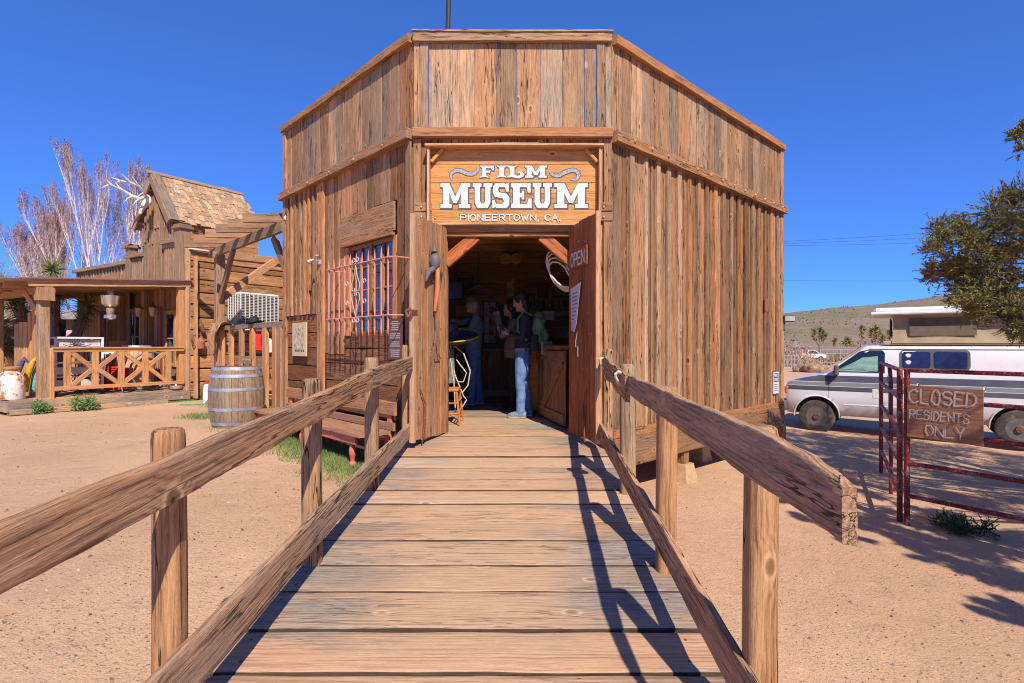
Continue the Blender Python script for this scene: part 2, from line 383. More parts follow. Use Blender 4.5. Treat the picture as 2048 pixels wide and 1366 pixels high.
plank('ledge_beam', FW(XL, 2.38, .06), FW(XR, 2.38, .06), .105, .10, nF, W_BEAM, MUS, seg=8, wob=.004)
# side parapets
def para(W, L, n, first=0, matf=None):
    t = first; k = 0
    while t < L - .02:
        w = min(RND.uniform(.17, .30), L - t)
        plank('parapet_plank', W(t + w / 2, 2.40), W(t + w / 2, 3.44), w - .009, .028 + .008 * (k % 2), n, matf(t) if matf else W_PAR, MUS); t += w; k += 1
para(LW, LL, nL, .0, lambda t: W_WALL if t < .3 else W_PAR)
para(RW, LR, nR, .0, lambda t: W_WALL if RND.random() < .35 else W_PAR)
plank('cap_board', LW(0, 3.47, .05), LW(LL + .03, 3.47, .05), .10, .07, nL, W_BEAM, MUS, seg=10, wob=.004)
plank('cap_board', RW(0, 3.45, .05), RW(LR + .03, 3.45, .05), .11, .07, nR, W_BEAM, MUS, seg=12, wob=.004)
plank('ledge_beam', LW(-.02, 2.38, .06), LW(LL + .05, 2.38, .06), .11, .11, nL, W_BEAM, MUS, seg=10, wob=.004)
plank('ledge_beam', RW(-.02, 2.35, .06), RW(LR + .05, 2.35, .06), .13, .11, nR, W_BEAM, MUS, seg=12, wob=.004)
M_NAIL = plain('galvanized_bolt', (.55, .50, .44), .45, .6)
M_RUST = plain('rusty_iron', (.20, .085, .05), .8, .2, .3, .35, 30, .3)
for i in range(13):
    MB().ball(RW(.3 + i * .37, 2.36, .118), .022, 8, 4).build('bolt_head', W_TRIM, MUS, True)
for i in range(5): MB().ball(LW(.5 + i * .7, 2.37, .118), .016, 8, 4).build('bolt_head', W_TRIM, MUS, True)
# right wall: wide boards with battens over the joints
t = 0.0; i = 0
bw = [.20, .16, .30, .27, .25, .27, .26, .25, .24, .26, .25, .27, .24, .25, .26, .24, .25, .26, .25, .27, .25]
while t < LR - .05:
    w = min(bw[i % len(bw)], LR - t)
    plank('wall_board', RW(t + w / 2, -.98), RW(t + w / 2, 2.385), w - .012, .026, nR, W_WALL, MUS, seg=5, wob=.003)
    if i > 1 and t < LR - .2:
        bt = RND.uniform(.055, .095)
        plank('batten', RW(t + RND.uniform(-.015, .015), -.98, .032), RW(t, 2.31, .032), bt, .038, nR, W_WALL if RND.random() < .6 else W_PAR, MUS, seg=6, wob=.003, warp=.004)
    if RND.random() < .5: plank('batten', RW(t + w * .55, -.98, .022), RW(t + w * .55, 2.31, .022), RND.uniform(.03, .05), .02, nR, W_WALL, MUS, seg=6)
    t += w; i += 1
plank('corner_board', RW(LR - .02, -.98, .025), RW(LR - .02, 3.42, .025), .10, .05, nR, W_WALL, MUS, seg=6)
plank('skirt_board', RW(-.02, -1.02, .03), RW(LR + .04, -1.02, .03), .09, .05, nR, W_BEAM, MUS, seg=9, wob=.006)
plank('rim_beam', RW(-.02, -1.24, .015), RW(LR + .03, -1.24, .015), .35, .10, nR, W_BEAM, MUS, seg=9, wob=.006)
# left wall
def vb(t0, t1, z0, z1, off=0, mat=None, w0=.14, w1=.24, bat=False):
    t = t0; n = 0
    while t < t1 - .02:
        w = min(RND.uniform(w0, w1), t1 - t)
        if t1 - t - w < .06: w = t1 - t
        dz = RND.uniform(-.012, .012)
        plank('wall_board', LW(t + w / 2, z0 + dz, off + RND.uniform(0, .008)), LW(t + w / 2, z1, off), w - .010, .026, nL, mat or W_WALL, MUS, seg=5)
        if bat and n: plank('batten', LW(t, z0, off + .03), LW(t, z1, off + .03), RND.uniform(.05, .075), .035, nL, W_WALL, MUS, seg=5)
        t += w; n += 1
vb(.0, .34, -1.05, 2.385, .0, None, .15, .18)
vb(.34, 1.66, 1.72, 2.385, .0)
vb(1.66, 2.24, -.12, 2.385, .0, None, .12, .2)
vb(2.42, LL, .46, 2.385, .0, None, .13, .2, True)
plank('wall_board', LW(2.33, -1.10, .035), LW(2.33, 2.32, .035), .20, .04, nL, W_WALL, MUS, seg=6)
plank('corner_board', LW(LL - .05, -1.3, .03), LW(LL - .05, 3.42, .03), .10, .05, nL, W_WALL, MUS, seg=6)
plank('corner_board', LW(.055, -1.05, .03), LW(.055, 2.32, .03), .11, .05, nL, W_WALL, MUS, seg=6)
def hb(t0, t1, z0, z1, h=.22, off=-.01, mat=None):
    z = z1
    while z > z0 + .03:
        hh = min(h * RND.uniform(.88, 1.12), z - z0)
        plank('siding_board', LW(t0, z - hh / 2, off), LW(t1, z - hh / 2, off), hh - .014, .032, nL, mat or W_RED, MUS, seg=6, wob=.004, warp=.005); z -= hh
hb(.14, 2.22, -1.36, .16)
hb(2.44, LL - .1, -1.36, .46, .25)
hb(.34, 1.68, 1.345, 1.70, .36, .045, W_BEAM)          # lintel
plank('window_head', LW(.36, 1.325, .05), LW(1.66, 1.325, .05), .05, .05, nL, W_BEAM, MUS)
plank('casing', LW(.375, .12, .005), LW(.375, 1.30, .005), .09, .04, nL, W_WALL, MUS)
plank('casing', LW(1.58, .12, .005), LW(1.58, 1.30, .005), .12, .04, nL, W_WALL, MUS)
# window with its panes
M_GLASS = NB('window_glass'); M_GLASS.b.inputs['Metallic'].default_value = 0; M_GLASS.b.inputs['Specular IOR Level'].default_value = 1.0
gn = M_GLASS.noise(M_GLASS.objco(), (1, 1, 1), 3, 3); M_GLASS.bump(gn, .12, .02)
M_GLASS = M_GLASS.out((.018, .022, .03), .04)
s = NB('old_window_pane'); gl_ = s.n('BsdfGlossy'); gl_.inputs['Roughness'].default_value = .03; tr_ = s.n('BsdfTransparent'); fr__ = s.n('Fresnel'); fr__.inputs[0].default_value = 1.5
mx_ = s.n('MixShader'); s.set(mx_.inputs[0], s.math('ADD', s.math('MULTIPLY', fr__.outputs[0], .8), .05, clamp=True)); s.t.links.new(tr_.outputs[0], mx_.inputs[1]); s.t.links.new(gl_.outputs[0], mx_.inputs[2])
bp_ = s.n('Bump'); s.set(bp_.inputs['Height'], s.noise(s.objco(), (1, 1, 1), 3, 3)); bp_.inputs['Strength'].default_value = .02; s.t.links.new(bp_.outputs[0], gl_.inputs['Normal'])
s.t.links.new(mx_.outputs[0], s.t.nodes['Material Output'].inputs[0]); M_PANE = s.m
WIN = MB().box((0, 0, 0), (.001, .001, .001)).build('window', W_BEAM, MUS)
mb = MB()
for (a, b, w) in ((LW(.42, .16, -.03), LW(1.54, .16, -.03), .05), (LW(.42, 1.28, -.03), LW(1.54, 1.28, -.03), .05)): mb.bar(a, b, w, .04, nL)
for t in (.44, .98, 1.52): mb.bar(LW(t, .16, -.028), LW(t, 1.28, -.028), .05, .05, nL)
WIN.data = mesh('window', mb.v, mb.f, W_BEAM)
for t in (.70, 1.26): plank('glazing_bar', LW(t, .18, -.022), LW(t, 1.26, -.022), .025, .03, nL, W_BEAM, WIN)
for z in (.42, .71, 1.0): plank('glazing_bar', LW(.44, z, -.024), LW(1.52, z, -.024), .022, .024, nL, W_BEAM, WIN)
for t in (.57, .84, 1.12, 1.39):
    for z in (.29, .565, .855, 1.13): MB().bar(LW(t - .13, z, -.035), LW(t + .13, z, -.035), .27, .006, nL + V(0, 0, RND.uniform(-.02, .02))).build('pane', M_PANE, WIN)
# front wall around door
ZD = 1.26
for (x0, x1) in ((XL, -.93), (.976, XR)): plank('wall_board', FW((x0 + x1) / 2, -1.05), FW((x0 + x1) / 2, 2.33), abs(x1 - x0) - .004, .03, nF, W_WALL, MUS, seg=6)
for (x0, x1) in ((-.93, -.73), (.66, .976)):
    plank('wall_board', FW((x0 + x1) / 2, -1.05, -.005), FW((x0 + x1) / 2, 1.42, -.005), abs(x1 - x0) - .004, .03, nF, W_WALL, MUS, seg=6)
plank('corner_board', FW(XL + .045, -1.05, .03), FW(XL + .045, 2.32, .03), .09, .04, nF, W_WALL, MUS, seg=6)
plank('corner_board', FW(XR - .045, -1.05, .03), FW(XR - .045, 2.32, .03), .09, .04, nF, W_WALL, MUS, seg=6)
x = -.93
while x < .97:
    w = min(RND.uniform(.08, .2), .976 - x); plank('wall_board', FW(x + w / 2, 1.40, -.004), FW(x + w / 2, 2.40, -.004), w - .003, .026, nF, W_WALL, MUS, seg=2); x += w
for (x, z, w) in ((-1.0, 1.50, .19), (1.05, 1.50, .16)):
    for dz in (-.055, .055): plank('patch_board', FW(x - w / 2, z + dz, .045), FW(x + w / 2, z + dz, .045), .10, .03, nF, W_BEAM, MUS, seg=3)
    for dz in (-.06, .05): MB().ball(FW(x - .02, z + dz, .064), .014, 8, 4).build('bolt_head', M_NAIL, MUS, True)
plank('door_header', FW(-.76, 1.315, .02), FW(.69, 1.315, .02), .085, .12, nF, W_BEAM, MUS, seg=6)
plank('door_header', FW(-.74, 1.245, .0), FW(.67, 1.245, .0), .05, .10, nF, W_BEAM, MUS, seg=6)
for s_, x in ((1, -.73), (-1, .66)):
    plank('knee_brace', FW(x - .03 * s_, .93, -.02), FW(x + .32 * s_, 1.24, -.02), .13, .09, nF, W_DOORR, MUS, seg=4)
    plank('door_jamb', FW(x - .03 * s_, -1.0, -.05), FW(x - .03 * s_, 1.28, -.05), .06, .10, nF, W_BEAM, MUS, seg=5)
# dark sheets added as shade in the board gaps, backing walls, roof, floor
M_GAPSHADE = plain('gap_shade_sheet', (.03, .026, .022), .95)
for a_, b_, nn_, z0_, z1_ in ((RW(0, 0), RW(LR, 0), nR, -1.0, 2.33), (LW(0, 0), LW(.34, 0), nL, -1.0, 2.33), (LW(1.66, 0), LW(LL, 0), nL, -1.3, 2.33), (LW(.34, 0), LW(1.66, 0), nL, 1.45, 2.33), (LW(.34, 0), LW(1.66, 0), nL, -1.3, .10)):
    p_ = [V(q.x, q.y, H + z) - nn_ * .030 for q, z in ((a_, z0_), (b_, z0_), (b_, z1_), (a_, z1_))]; MB().add(p_, [(0, 1, 2, 3)]).build('gap_shade_sheet', M_GAPSHADE, MUS)
BK = V(1.09, 13.53, 0); EL = LW(LL, 0); ER = RW(LR, 0)
def wallslab(a, b, z0, z1, th, nm, mat, inward):
    a = V(a.x, a.y, 0) + inward * (th / 2 + .035); b = V(b.x, b.y, 0) + inward * (th / 2 + .035)
    d = b - a; L = d.length; n = int(L / .3) or 1
    for i in range(n):
        p = a + d * ((i + .5) / n); plank(nm, V(p.x, p.y, H + z0), V(p.x, p.y, H + z1), L / n - .002, th, inward, mat, MUS, seg=1, bev=.002)
wallslab(CL + dL * .33 , CL, -1.0, 2.3, .03, 'inner_wall_board', W_DARK, -nL)
wallslab(LW(1.66, 0), EL, -1.0, 2.3, .03, 'inner_wall_board', W_DARK, -nL)
wallslab(CR, ER, -1.0, 2.3, .03, 'inner_wall_board', W_DARK, -nR)
wallslab(EL, V(BK.x, BK.y, 0), -1.4, 3.44, .04, 'back_wall_board', W_DARK, V(dL.x, dL.y, 0) * -1)
wallslab(V(BK.x, BK.y, 0), ER, -1.4, 3.44, .04, 'back_wall_board', W_DARK, V(dR.x, dR.y, 0) * -1)
poly = [CL - nL * .04, CR - nR * .04, ER - nR * .04, V(BK.x, BK.y, 0), EL - nL * .04]
M_ROOF = plain('roofing_felt', (.10, .09, .085), .9)
def slab(nm, z0, z1, mat, pts=poly):
    n = len(pts); vs = [V(p.x, p.y + (.04 if p.y < 6.4 else 0), H + z0) for p in pts] + [V(p.x, p.y + (.04 if p.y < 6.4 else 0), H + z1) for p in pts]
    fs = [tuple(reversed(range(n))), tuple(range(n, 2 * n))] + [(i, (i + 1) % n, (i + 1) % n + n, i + n) for i in range(n)]
    return link(bpy.data.objects.new(nm, mesh(nm, vs, fs, mat)), MUS)
slab('roof', 2.30, 2.36, M_ROOF)
slab('ceiling', 1.75, 1.80, W_DARK)
slab('subfloor', -1.20, -1.035, W_BEAM)
for k, yy in enumerate(np.arange(F0 + .02, 13.2, .19)):      # floor boards, clipped to the plan
    y = yy + .09
    xl = max(-1.05 - max(0, (y - 6.3)) * .688 / .725, -3.6 if y < 8.95 else -3.66 + (y - 8.98) * .722 / .692)
    xr = min(1.06 + max(0, (y - 6.3)) * .722 / .692, 4.66 if y < 9.7 else 4.70 - (y - 9.73) * .688 / .725)
    if xr - xl < .3: break
    plank('floor_board', V(xl, y, ZF - .017), V(xr, y, ZF - .017), .186, .034, (0, 0, 1), W_DECK, MUS, seg=6, wob=.001, warp=.0005)
for (x_, z_) in ((XL + .02, -1.0), (XR - .02, -1.0)): pass
plank('sill_beam', V(XL, F0 + .06, ZF - .2), V(XR, F0 + .06, ZF - .2), .32, .10, nF, W_BEAM, MUS)
# piers under the floor
M_CONC = plain('pier_block_concrete', (.50, .33, .17), .95, 0, .2, .15, 14, .3)
for t, io in ((.75, -.5), (1.66, -.04), (3.2, -.6), (4.93, .02)):
    p = RW(t, 0, io); g = zg(p.x, p.y); zt = H - 1.42; top = g + .26
    prb = MB().prism([(-.16, 0), (.16, 0), (.11, .26), (-.11, .26)], -.15, .15, None, (0, 0, 0))
    prb.v = [V(v.x * (1 if v.z < .1 else 1), v.y * (1.0 if v.z < .1 else .7), v.z) for v in prb.v]
    pier = prb.build('pier_block', M_CONC, MUS, M=fr((p.x, p.y, g - .02), dR, (0, 0, 1)), local=True)
    if zt > top: plank('pier_post', (p.x, p.y, top - .02), (p.x, p.y, zt + .02), .13, .13, nR, W_BEAM, MUS)
for t in (.7, 2.0, 3.3):
    p = LW(t, 0, -.4); g = zg(p.x, p.y)
    plank('pier_post', (p.x, p.y, g - .05), (p.x, p.y, H - 1.2), .14, .14, nL, W_BEAM, MUS)
for k in (.25, .5, .75):                                # inner row
    p = V(0, 8.6, 0) + V(1, 0, 0) * (k * 5 - 2.5); g = zg(p.x, p.y); plank('pier_post', (p.x, p.y, g - .05), (p.x, p.y, H - 1.2), .13, .13, nF, W_BEAM, MUS)
# doors: left leaf sunlit, right leaf varnished
def door(hx, hy, fx, fy, mat, z0=-1.0, z1=1.33, side=1):
    a = V(hx, hy, 0); b = V(fx, fy, 0); d = (b - a).normalized(); L = (b - a).length
    n = V(d.y, -d.x, 0)
    if n.dot(V(-hx, 0, 0)) < 0: n = -n
    D = MB().bar(V(hx, hy, H + 1.02) + d * .04 - n * .035, V(fx, fy, H + 1.02) - d * .04 - n * .035, .12, .03, n).build('door', mat, MUS)
    t = 0
    for w in run([.14, .12, .16, .11, .13], L):
        q = a + d * (t + w / 2)
        plank('door_plank', V(q.x, q.y, H + z0 + RND.uniform(.012, .035)), V(q.x, q.y, H + z1 + RND.uniform(-.02, .0)), w - .005, .035, n, mat, D, seg=5); t += w
    for z in (-.75, .1, 1.02): plank('ledger', V(hx, hy, H + z) + d * .03 - n * .033, V(fx, fy, H + z) - d * .03 - n * .033, .13, .03, n, mat, D)
    return D, a, d, n, L
DL, la, ld, ln, lL = door(-.745, 6.22, -1.0, 5.62, W_DOORL)
DR, ra, rd, rn, rL = door(.655, 6.26, .85, 5.53, W_DOORR)
def DP(side, t, z, off=.02):
    a, d, n = (la, ld, ln) if side < 0 else (ra, rd, rn)
    p = a + d * t + n * off; return V(p.x, p.y, H + z)
plank('edge_board', DP(-1, lL + .012, -.985, 0), DP(-1, lL + .012, 1.33, 0), .05, .045, ld, W_TRIM, DL)
plank('edge_board', DP(1, rL + .012, -.985, 0), DP(1, rL + .012, 1.33, 0), .05, .03, rd, W_TRIM, DR)
rb = random.Random(3)
for k in range(16):
    for s_, D in ((-1, DL), (1, DR)):
        MB().ball(DP(s_, rb.uniform(.04, .66), rb.uniform(-.9, 1.25), .021), .006, 6, 3).build('nail_head', M_NAIL, D, True)
# bolts / latches
for s_, D in ((-1, DL), (1, DR)):
    MB().tube([DP(s_, .50, -.62, .04), DP(s_, .50, -.98, .04)], .008, 6).build('drop_bolt', M_RUST, D)
    MB().tube([DP(s_, .58, -.45, .04), DP(s_, .50, -.62, .05), DP(s_, .56, -1.0, .05)], .007, 6).build('drop_bolt', M_RUST, D)
MB().tube([DP(1, .30, .15, .03), DP(1, .30, .04, .05), DP(1, .30, -.02, .05), DP(1, .36, -.02, .05), DP(1, .36, -.12, .05), DP(1, .32, -.12, .03)], .005, 6).build('latch_hook', M_NAIL, DR)
MB().tube([DP(-1, .25, .02, .03), DP(-1, .25, -.1, .06), DP(-1, .18, -.15, .04), DP(-1, .30, -.15, .04), DP(-1, .24, .1, .03)], .006, 6).build('latch_hook', M_RUST, DL)
MB().bar(DP(-1, .60, .33, .01), DP(-1, .74, .33, .03), .05, .02, ln).build('hasp', M_RUST, DL)
MB().tube([V(-1.02, 5.60, H + .37), V(-1.07, 5.6, H + .34), V(-1.05, 5.6, H + .28)], .018, 8).build('hasp', M_RUST, DL)

# ---------------------------------------------------------------- ramp
def zr(y): return H - 1.0 - .113 * (6.1 - y)
def xl(y): return -1.231 - .031 * (6.1 - y)
def xr(y): return 1.06 - .035 * (6.1 - y)
RAMP = thing('boardwalk_ramp', 'wooden plank ramp climbing to the museum doors, sand scuffed', 'ramp', (-.1, 3, zr(3) - .1))
ye = [6.22, 6.10, 5.67, 5.38, 5.06, 4.77, 4.51, 4.24, 3.89, 3.63, 3.31, 3.03, 2.70, 2.40, 2.10, 1.80, 1.50, 1.20, .90, .60, .30, .0]
def deck_mat():
    s = W_DECK.copy(); return s
def rough_plank(name, a, b, w, t, n, mat, parent, nseg=44, amp=.006, seed=0):
    a, b = Vector(a), Vector(b); L = (b - a).length; vs = []; fs = []; bv = .008; K = 12
    for i in range(nseg + 1):
        x = L * i / nseg
        e0 = amp * noise.noise(V(x * 2.5, seed, 0)) * 1.4 + amp * .5 * noise.noise(V(x * 11, seed, 5)); e1 = amp * noise.noise(V(x * 2.5, seed, 9)) * 1.4 + amp * .5 * noise.noise(V(x * 11, seed, 14))
        y0, y1 = -w / 2 + e0, w / 2 + e1
        us = [0, .012, .05, .2, .4, .6, .8, .95, .988, 1]
        top = []
        for j, u in enumerate(us):
            y = y0 + (y1 - y0) * u
            z = t / 2 + .0028 * noise.noise(V(x * 1.2, u * 2, seed + 3)) - (.009 if j in (0, 9) else .0035 if j in (1, 8) else .0008 if j in (2, 7) else 0)
            top.append((x, y, z))
        vs += top + [(x, y1, -t / 2), (x, y0, -t / 2)]
    for i in range(nseg):
        for j in range(K): fs.append((i * K + j, i * K + (j + 1) % K, (i + 1) * K + (j + 1) % K, (i + 1) * K + j)[::-1])
    fs.append(tuple(range(K))); fs.append(tuple(reversed([nseg * K + j for j in range(K)])))
    mi = [1 if (k < nseg * K and (k % K) in (0, 8, 9, 10, 11)) else 0 for k in range(len(fs))]
    me = mesh(name, vs, fs, [mat, W_GRIME], True, mi); me.set_sharp_from_angle(angle=R(50))
    return link(bpy.data.objects.new(name, me), parent, fr(a, b - a, n))
up = V(0, -.113, -1).normalized() * -1; up = V(0, -.113, 1).normalized()
for i in range(len(ye) - 1):
    y1, y0 = ye[i], ye[i + 1]; y = (y0 + y1) / 2; sk = RND.uniform(-.008, .008); dz = RND.uniform(-.003, .004)
    rough_plank('deck_plank', V(xl(y) + RND.uniform(-.02, .015), y - sk, zr(y) - .022 + dz), V(xr(y) + RND.uniform(-.015, .02), y + sk, zr(y) - .022 + dz + RND.uniform(-.002, .002)), (y1 - y0) - RND.choice([.005, .008, .008, .015]), .044, up, W_DECK, RAMP, seed=i * 7.3)
    for sx in (-1, 1):
        for q in (.25, .75):
            xx = (xl(y) + .13 + RND.uniform(-.03, .03)) if sx < 0 else (xr(y) - .13 + RND.uniform(-.03, .03)); yy = y0 + (y1 - y0) * q
            if RND.random() < .85: MB().lathe([(.0075, -.004), (.0075, .0022), (.004, .003)], 8, V(xx, yy, zr(yy) + dz)).build('nail_head', M_RUST, RAMP)
for x_ in (lambda y: xl(y) + .05, lambda y: xr(y) - .05, lambda y: (xl(y) + xr(y)) / 2):
    plank('stringer', V(x_(6.15), 6.15, zr(6.15) - .15), V(x_(.4), .4, zr(.4) - .15), .20, .05, V(1, 0, 0), W_BEAM, RAMP, seg=6)
# posts
def post(x, y, ztop, r, label, sq=3.2, h=14):
    g = min(zg(x, y), zr(y)) - .12; L = ztop - g; n = 20; sd = x * 10 + y; vs = []; fs = []
    zs = list(np.linspace(0, L - .05, h)) + [L - .028, L - .01, L]
    for i, z in enumerate(zs):
        sc = 1 if z < L - .04 else [.985, .93, .80][len(zs) - 1 - i][0] if False else (1 if i < h else (.985, .94, .80)[i - h])
        for j in range(n):
            a = 2 * math.pi * j / n + .3; c, s_ = abs(math.cos(a)) + 1e-6, abs(math.sin(a)) + 1e-6
            rr = r / ((c ** sq + s_ ** sq) ** (1 / sq)); rr *= 1 + .05 * noise.noise(V(math.cos(a) * 1.5, math.sin(a) * 1.5, z * 1.2 + sd)) - .07 * max(0, noise.noise(V(math.cos(a) * 5, math.sin(a) * 5, z * .5 + sd)))
            wob = .010 * noise.noise(V(z * .8, sd, 0)), .010 * noise.noise(V(z * .8, sd, 7))
            vs.append((z, math.cos(a) * rr * sc + wob[0], math.sin(a) * rr * sc + wob[1]))
    for i in range(len(zs) - 1):
        for j in range(n): fs.append((i * n + j, i * n + (j + 1) % n, (i + 1) * n + (j + 1) % n, (i + 1) * n + j)[::-1])
    fs.append(tuple(range(n))); fs.append(tuple(reversed([(len(zs) - 1) * n + j for j in range(n)])))
    me = mesh('post', vs, fs, W_POST, True); me.set_sharp_from_angle(angle=R(45))
    return me, fr((x, y, g), (0, 0, 1), (0, -1, 0))
def timber(name, st, thick, mat, parent, nseg=90, amp=.005, seed=0, knotamp=.0, ragged=0):
    """st: (x, y, ztop, zbot) along the rail"""
    A = np.array(st); cum = np.concatenate([[0], np.cumsum(np.linalg.norm(np.diff(A[:, :2], axis=0), axis=1))])
    a = V(A[0, 0], A[0, 1], (A[0, 2] + A[0, 3]) / 2); b = V(A[-1, 0], A[-1, 1], (A[-1, 2] + A[-1, 3]) / 2)
    M = fr(a, b - a, V(0, 0, 1)); inv = M.inverted(); vs = []; fs = []
    side = V(-(b - a).y, (b - a).x, 0).normalized()
    us = [(-1, -.94), (-1, -.6), (-1, -.25), (-1, .1), (-1, .4), (-1, .7), (-1, .94), (-.82, 1), (0, 1.02), (.82, 1), (1, .94), (1, .5), (1, 0), (1, -.5), (1, -.94), (.82, -1), (0, -1), (-.82, -1)]
    K = len(us)
    for i in range(nseg + 1):
        s_ = cum[-1] * i / nseg; x, y, zt, zb = [np.interp(s_, cum, A[:, k]) for k in range(4)]
        zt += amp * 1.6 * noise.noise(V(s_ * 3, seed, 1)) + amp * .5 * noise.noise(V(s_ * 14, seed, 2)); zb += amp * 1.6 * noise.noise(V(s_ * 3, seed, 3)) + amp * .6 * noise.noise(V(s_ * 14, seed, 4))
        th = thick * (1 + .08 * noise.noise(V(s_ * 2, seed, 5)))
        for (q, h_) in us:
            zz = (zt + zb) / 2 + (zt - zb) / 2 * h_
            o = q * th / 2 + amp * .25 * noise.noise(V(s_ * 2.2, h_ * 6, seed + q)) + amp * .25 * noise.noise(V(s_ * 5, h_ * 22, seed + q))
            ex = ragged * noise.noise(V(h_ * 4, q, seed)) if i in (0,) else 0
            p = V(x, y, zz) + side * o + (b - a).normalized() * ex; vs.append(inv @ p)
    for i in range(nseg):
        for j in range(K): fs.append((i * K + j, i * K + (j + 1) % K, (i + 1) * K + (j + 1) % K, (i + 1) * K + j))
    fs.append(tuple(reversed(range(K)))); fs.append(tuple(nseg * K + j for j in range(K)))
    me = mesh(name, vs, fs, mat, True)
    bm = bmesh.new(); bm.from_mesh(me); bmesh.ops.recalc_face_normals(bm, faces=bm.faces); bm.to_mesh(me); bm.free()
    me.set_sharp_from_angle(angle=R(38))
    return link(bpy.data.objects.new(name, me), parent, M)
HL = thing('handrail', 'weathered handrail with four posts running up the left edge of the ramp', 'handrail', (-1.2, 3, zr(3)), 'handrails of the ramp')
HR = thing('handrail', 'weathered handrail up the right edge of the ramp, bent timber end, patched with rope', 'handrail', (.9, 3, zr(3)), 'handrails of the ramp')
for (x, y, zt, r) in ((-1.255, 2.03, -.305, .051), (-1.202, 3.345, -.202, .055), (-1.152, 4.567, -.103, .056), (-1.10, 5.85, 0., .060)):
    me, M = post(x, y, H + zt, r, ''); link(bpy.data.objects.new('post', me), HL, M)
for (x, y, zt, r) in ((.885, 1.98, -.288, .053), (.905, 3.258, -.241, .057), (.932, 4.459, -.153, .062), (.972, 5.64, -.04, .052)):
    me, M = post(x, y, H + zt, r, ''); link(bpy.data.objects.new('post', me), HR, M)
Z = lambda l: [(x, y, H + a, H + b) for x, y, a, b in l]
timber('upper_rail', Z([(-1.24, .35, -.51, -.67), (-1.205, 1.31, -.420, -.578), (-1.17, 1.885, -.378, -.537), (-1.11, 3.09, -.288, -.432), (-1.065, 4.15, -.188, -.337)]), .045, W_RAIL, HL, seed=3, nseg=130, amp=.006)
timber('upper_rail', Z([(-1.075, 4.12, -.185, -.335), (-1.02, 5.62, -.112, -.262)]), .045, W_RAIL, HL, seed=13, nseg=60)
timber('lower_rail', Z([(-1.20, .35, -1.29, -1.49), (-1.185, 1.81, -1.10, -1.30), (-1.13, 3.14, -.965, -1.150), (-1.08, 4.28, -.875, -1.04), (-1.045, 5.88, -.795, -.925)]), .04, W_RAIL, HL, seed=23, nseg=130)
timber('upper_rail', Z([(.835, 1.372, -.352, -.494), (.826, 1.42, -.328, -.480), (.82, 1.52, -.300, -.465), (.80, 1.78, -.275, -.442), (.812, 2.92, -.240, -.385), (.842, 4.05, -.205, -.345)]), .038, W_RAIL, HR, seed=33, nseg=110, amp=.008, ragged=.012)
timber('upper_rail', Z([(.815, 3.92, -.215, -.405), (.905, 5.43, -.105, -.285)]), .035, W_RAIL, HR, seed=43, nseg=50, amp=.012, ragged=.03)
timber('lower_rail', Z([(.77, .35, -1.34, -1.52), (.825, 1.87, -1.139, -1.31), (.832, 2.99, -1.005, -1.165), (.86, 4.3, -.885, -1.05), (.885, 5.64, -.765, -.93)]), .035, W_RAIL, HR, seed=53, nseg=130)
M_ROPE = plain('rope_fibre', (.62, .52, .38), .9, 0, .1, .25, 60, .4)
def coil(c, r, ax, n=3, rr=.011, k=14, jig=.01, rnd=RND, sc=(1, 1)):
    u = V(*ax).orthogonal().normalized(); w = V(*ax).normalized().cross(u); pts = []
    for i in range(n * k + 1):
        a = 2 * math.pi * i / k; pts.append(V(*c) + u * math.cos(a) * r * sc[0] + w * math.sin(a) * r * sc[1] + V(*ax).normalized() * (i / (n * k) - .5) * rr * 2 * n + V(rnd.uniform(-jig, jig), rnd.uniform(-jig, jig), rnd.uniform(-jig, jig)) * .5)
    return pts
for (c, r) in (((.84, 4.12, H - .27), .088), ((.915, 5.36, H - .19), .085)):
    o = MB().tube(coil(c, r, (.05, 1, .08), 3, .009, sc=(.5, 1.0)), .009, 6).build('rope_lashing', M_ROPE, HR, True)
# ---------------------------------------------------------------- antler building on the left
C0 = V(-7.25, 12.4, 0); U = V(.547, .837, 0).normalized(); Wv = V(-U.y, U.x, 0); nS = V(U.y, -U.x, 0)
def S(s, w, z, off=0): p = C0 + U * s + Wv * w + nS * off; return V(p.x, p.y, H + z)      # s along side wall (+ away), w along facade (+ away), off out of side wall
W_LOG = wood('hewn_slab_siding', (.62, .305, .12), (.15, .055, .024), (.38, .27, .18), .22, 9, (.5, 5, 5), knots=.6, crack=1, vary=.6, blotch=.7)
W_OLD = wood('grey_brown_board', (.42, .26, .15), (.20, .115, .065), (.36, .28, .215), .5, 8, knots=.3, crack=.6)
M_MAROON = plain('maroon_metal_edge', (.28, .13, .12), .5)
M_TIN = plain('dull_roofing_tin', (.42, .36, .31), .5, .3, .5, .2, 5)
AB = thing('antler_building', 'low wooden building with antlers on its steep shingled gable and slab siding', 'building', S(2, 2, -1.2))
z = 2.10
for h in (.21, .14, .27, .29, .27, .30, .28, .27, .31, .30, .30, .34):
    if z - h < -1.35: h = z + 1.35
    for (a, b) in ((.04, 2.6), (2.6, 6.5)):
        plank('siding_board', S(a, 0, z - h / 2), S(b, 0, z - h / 2), h - .022, .05, nS, W_LOG, AB, seg=7, wob=.008, warp=.006, bev=.012)
    z -= h
plank('corner_board', S(0.0, .02, -1.3, .03), S(0, .02, 2.16, .03), .10, .05, nS, W_TRIM, AB, seg=6)
plank('corner_board', S(-.03, .05, -1.3), S(-.03, .05, 2.0), .10, .04, -U, W_OLD, AB, seg=6)
MB().bar(S(0, -.04, 2.15), S(6.5, -.04, 2.15), .16, .03, (0, 0, 1)).build('roof_edge', plain('white_painted_edge', (.72, .66, .62), .7, dirt=(.25, .15, .1)), AB)
MB().bar(S(3.2, 2.4, 2.1), S(3.21, 2.4, 2.1), .1, .1).build('roof', M_TIN, AB)
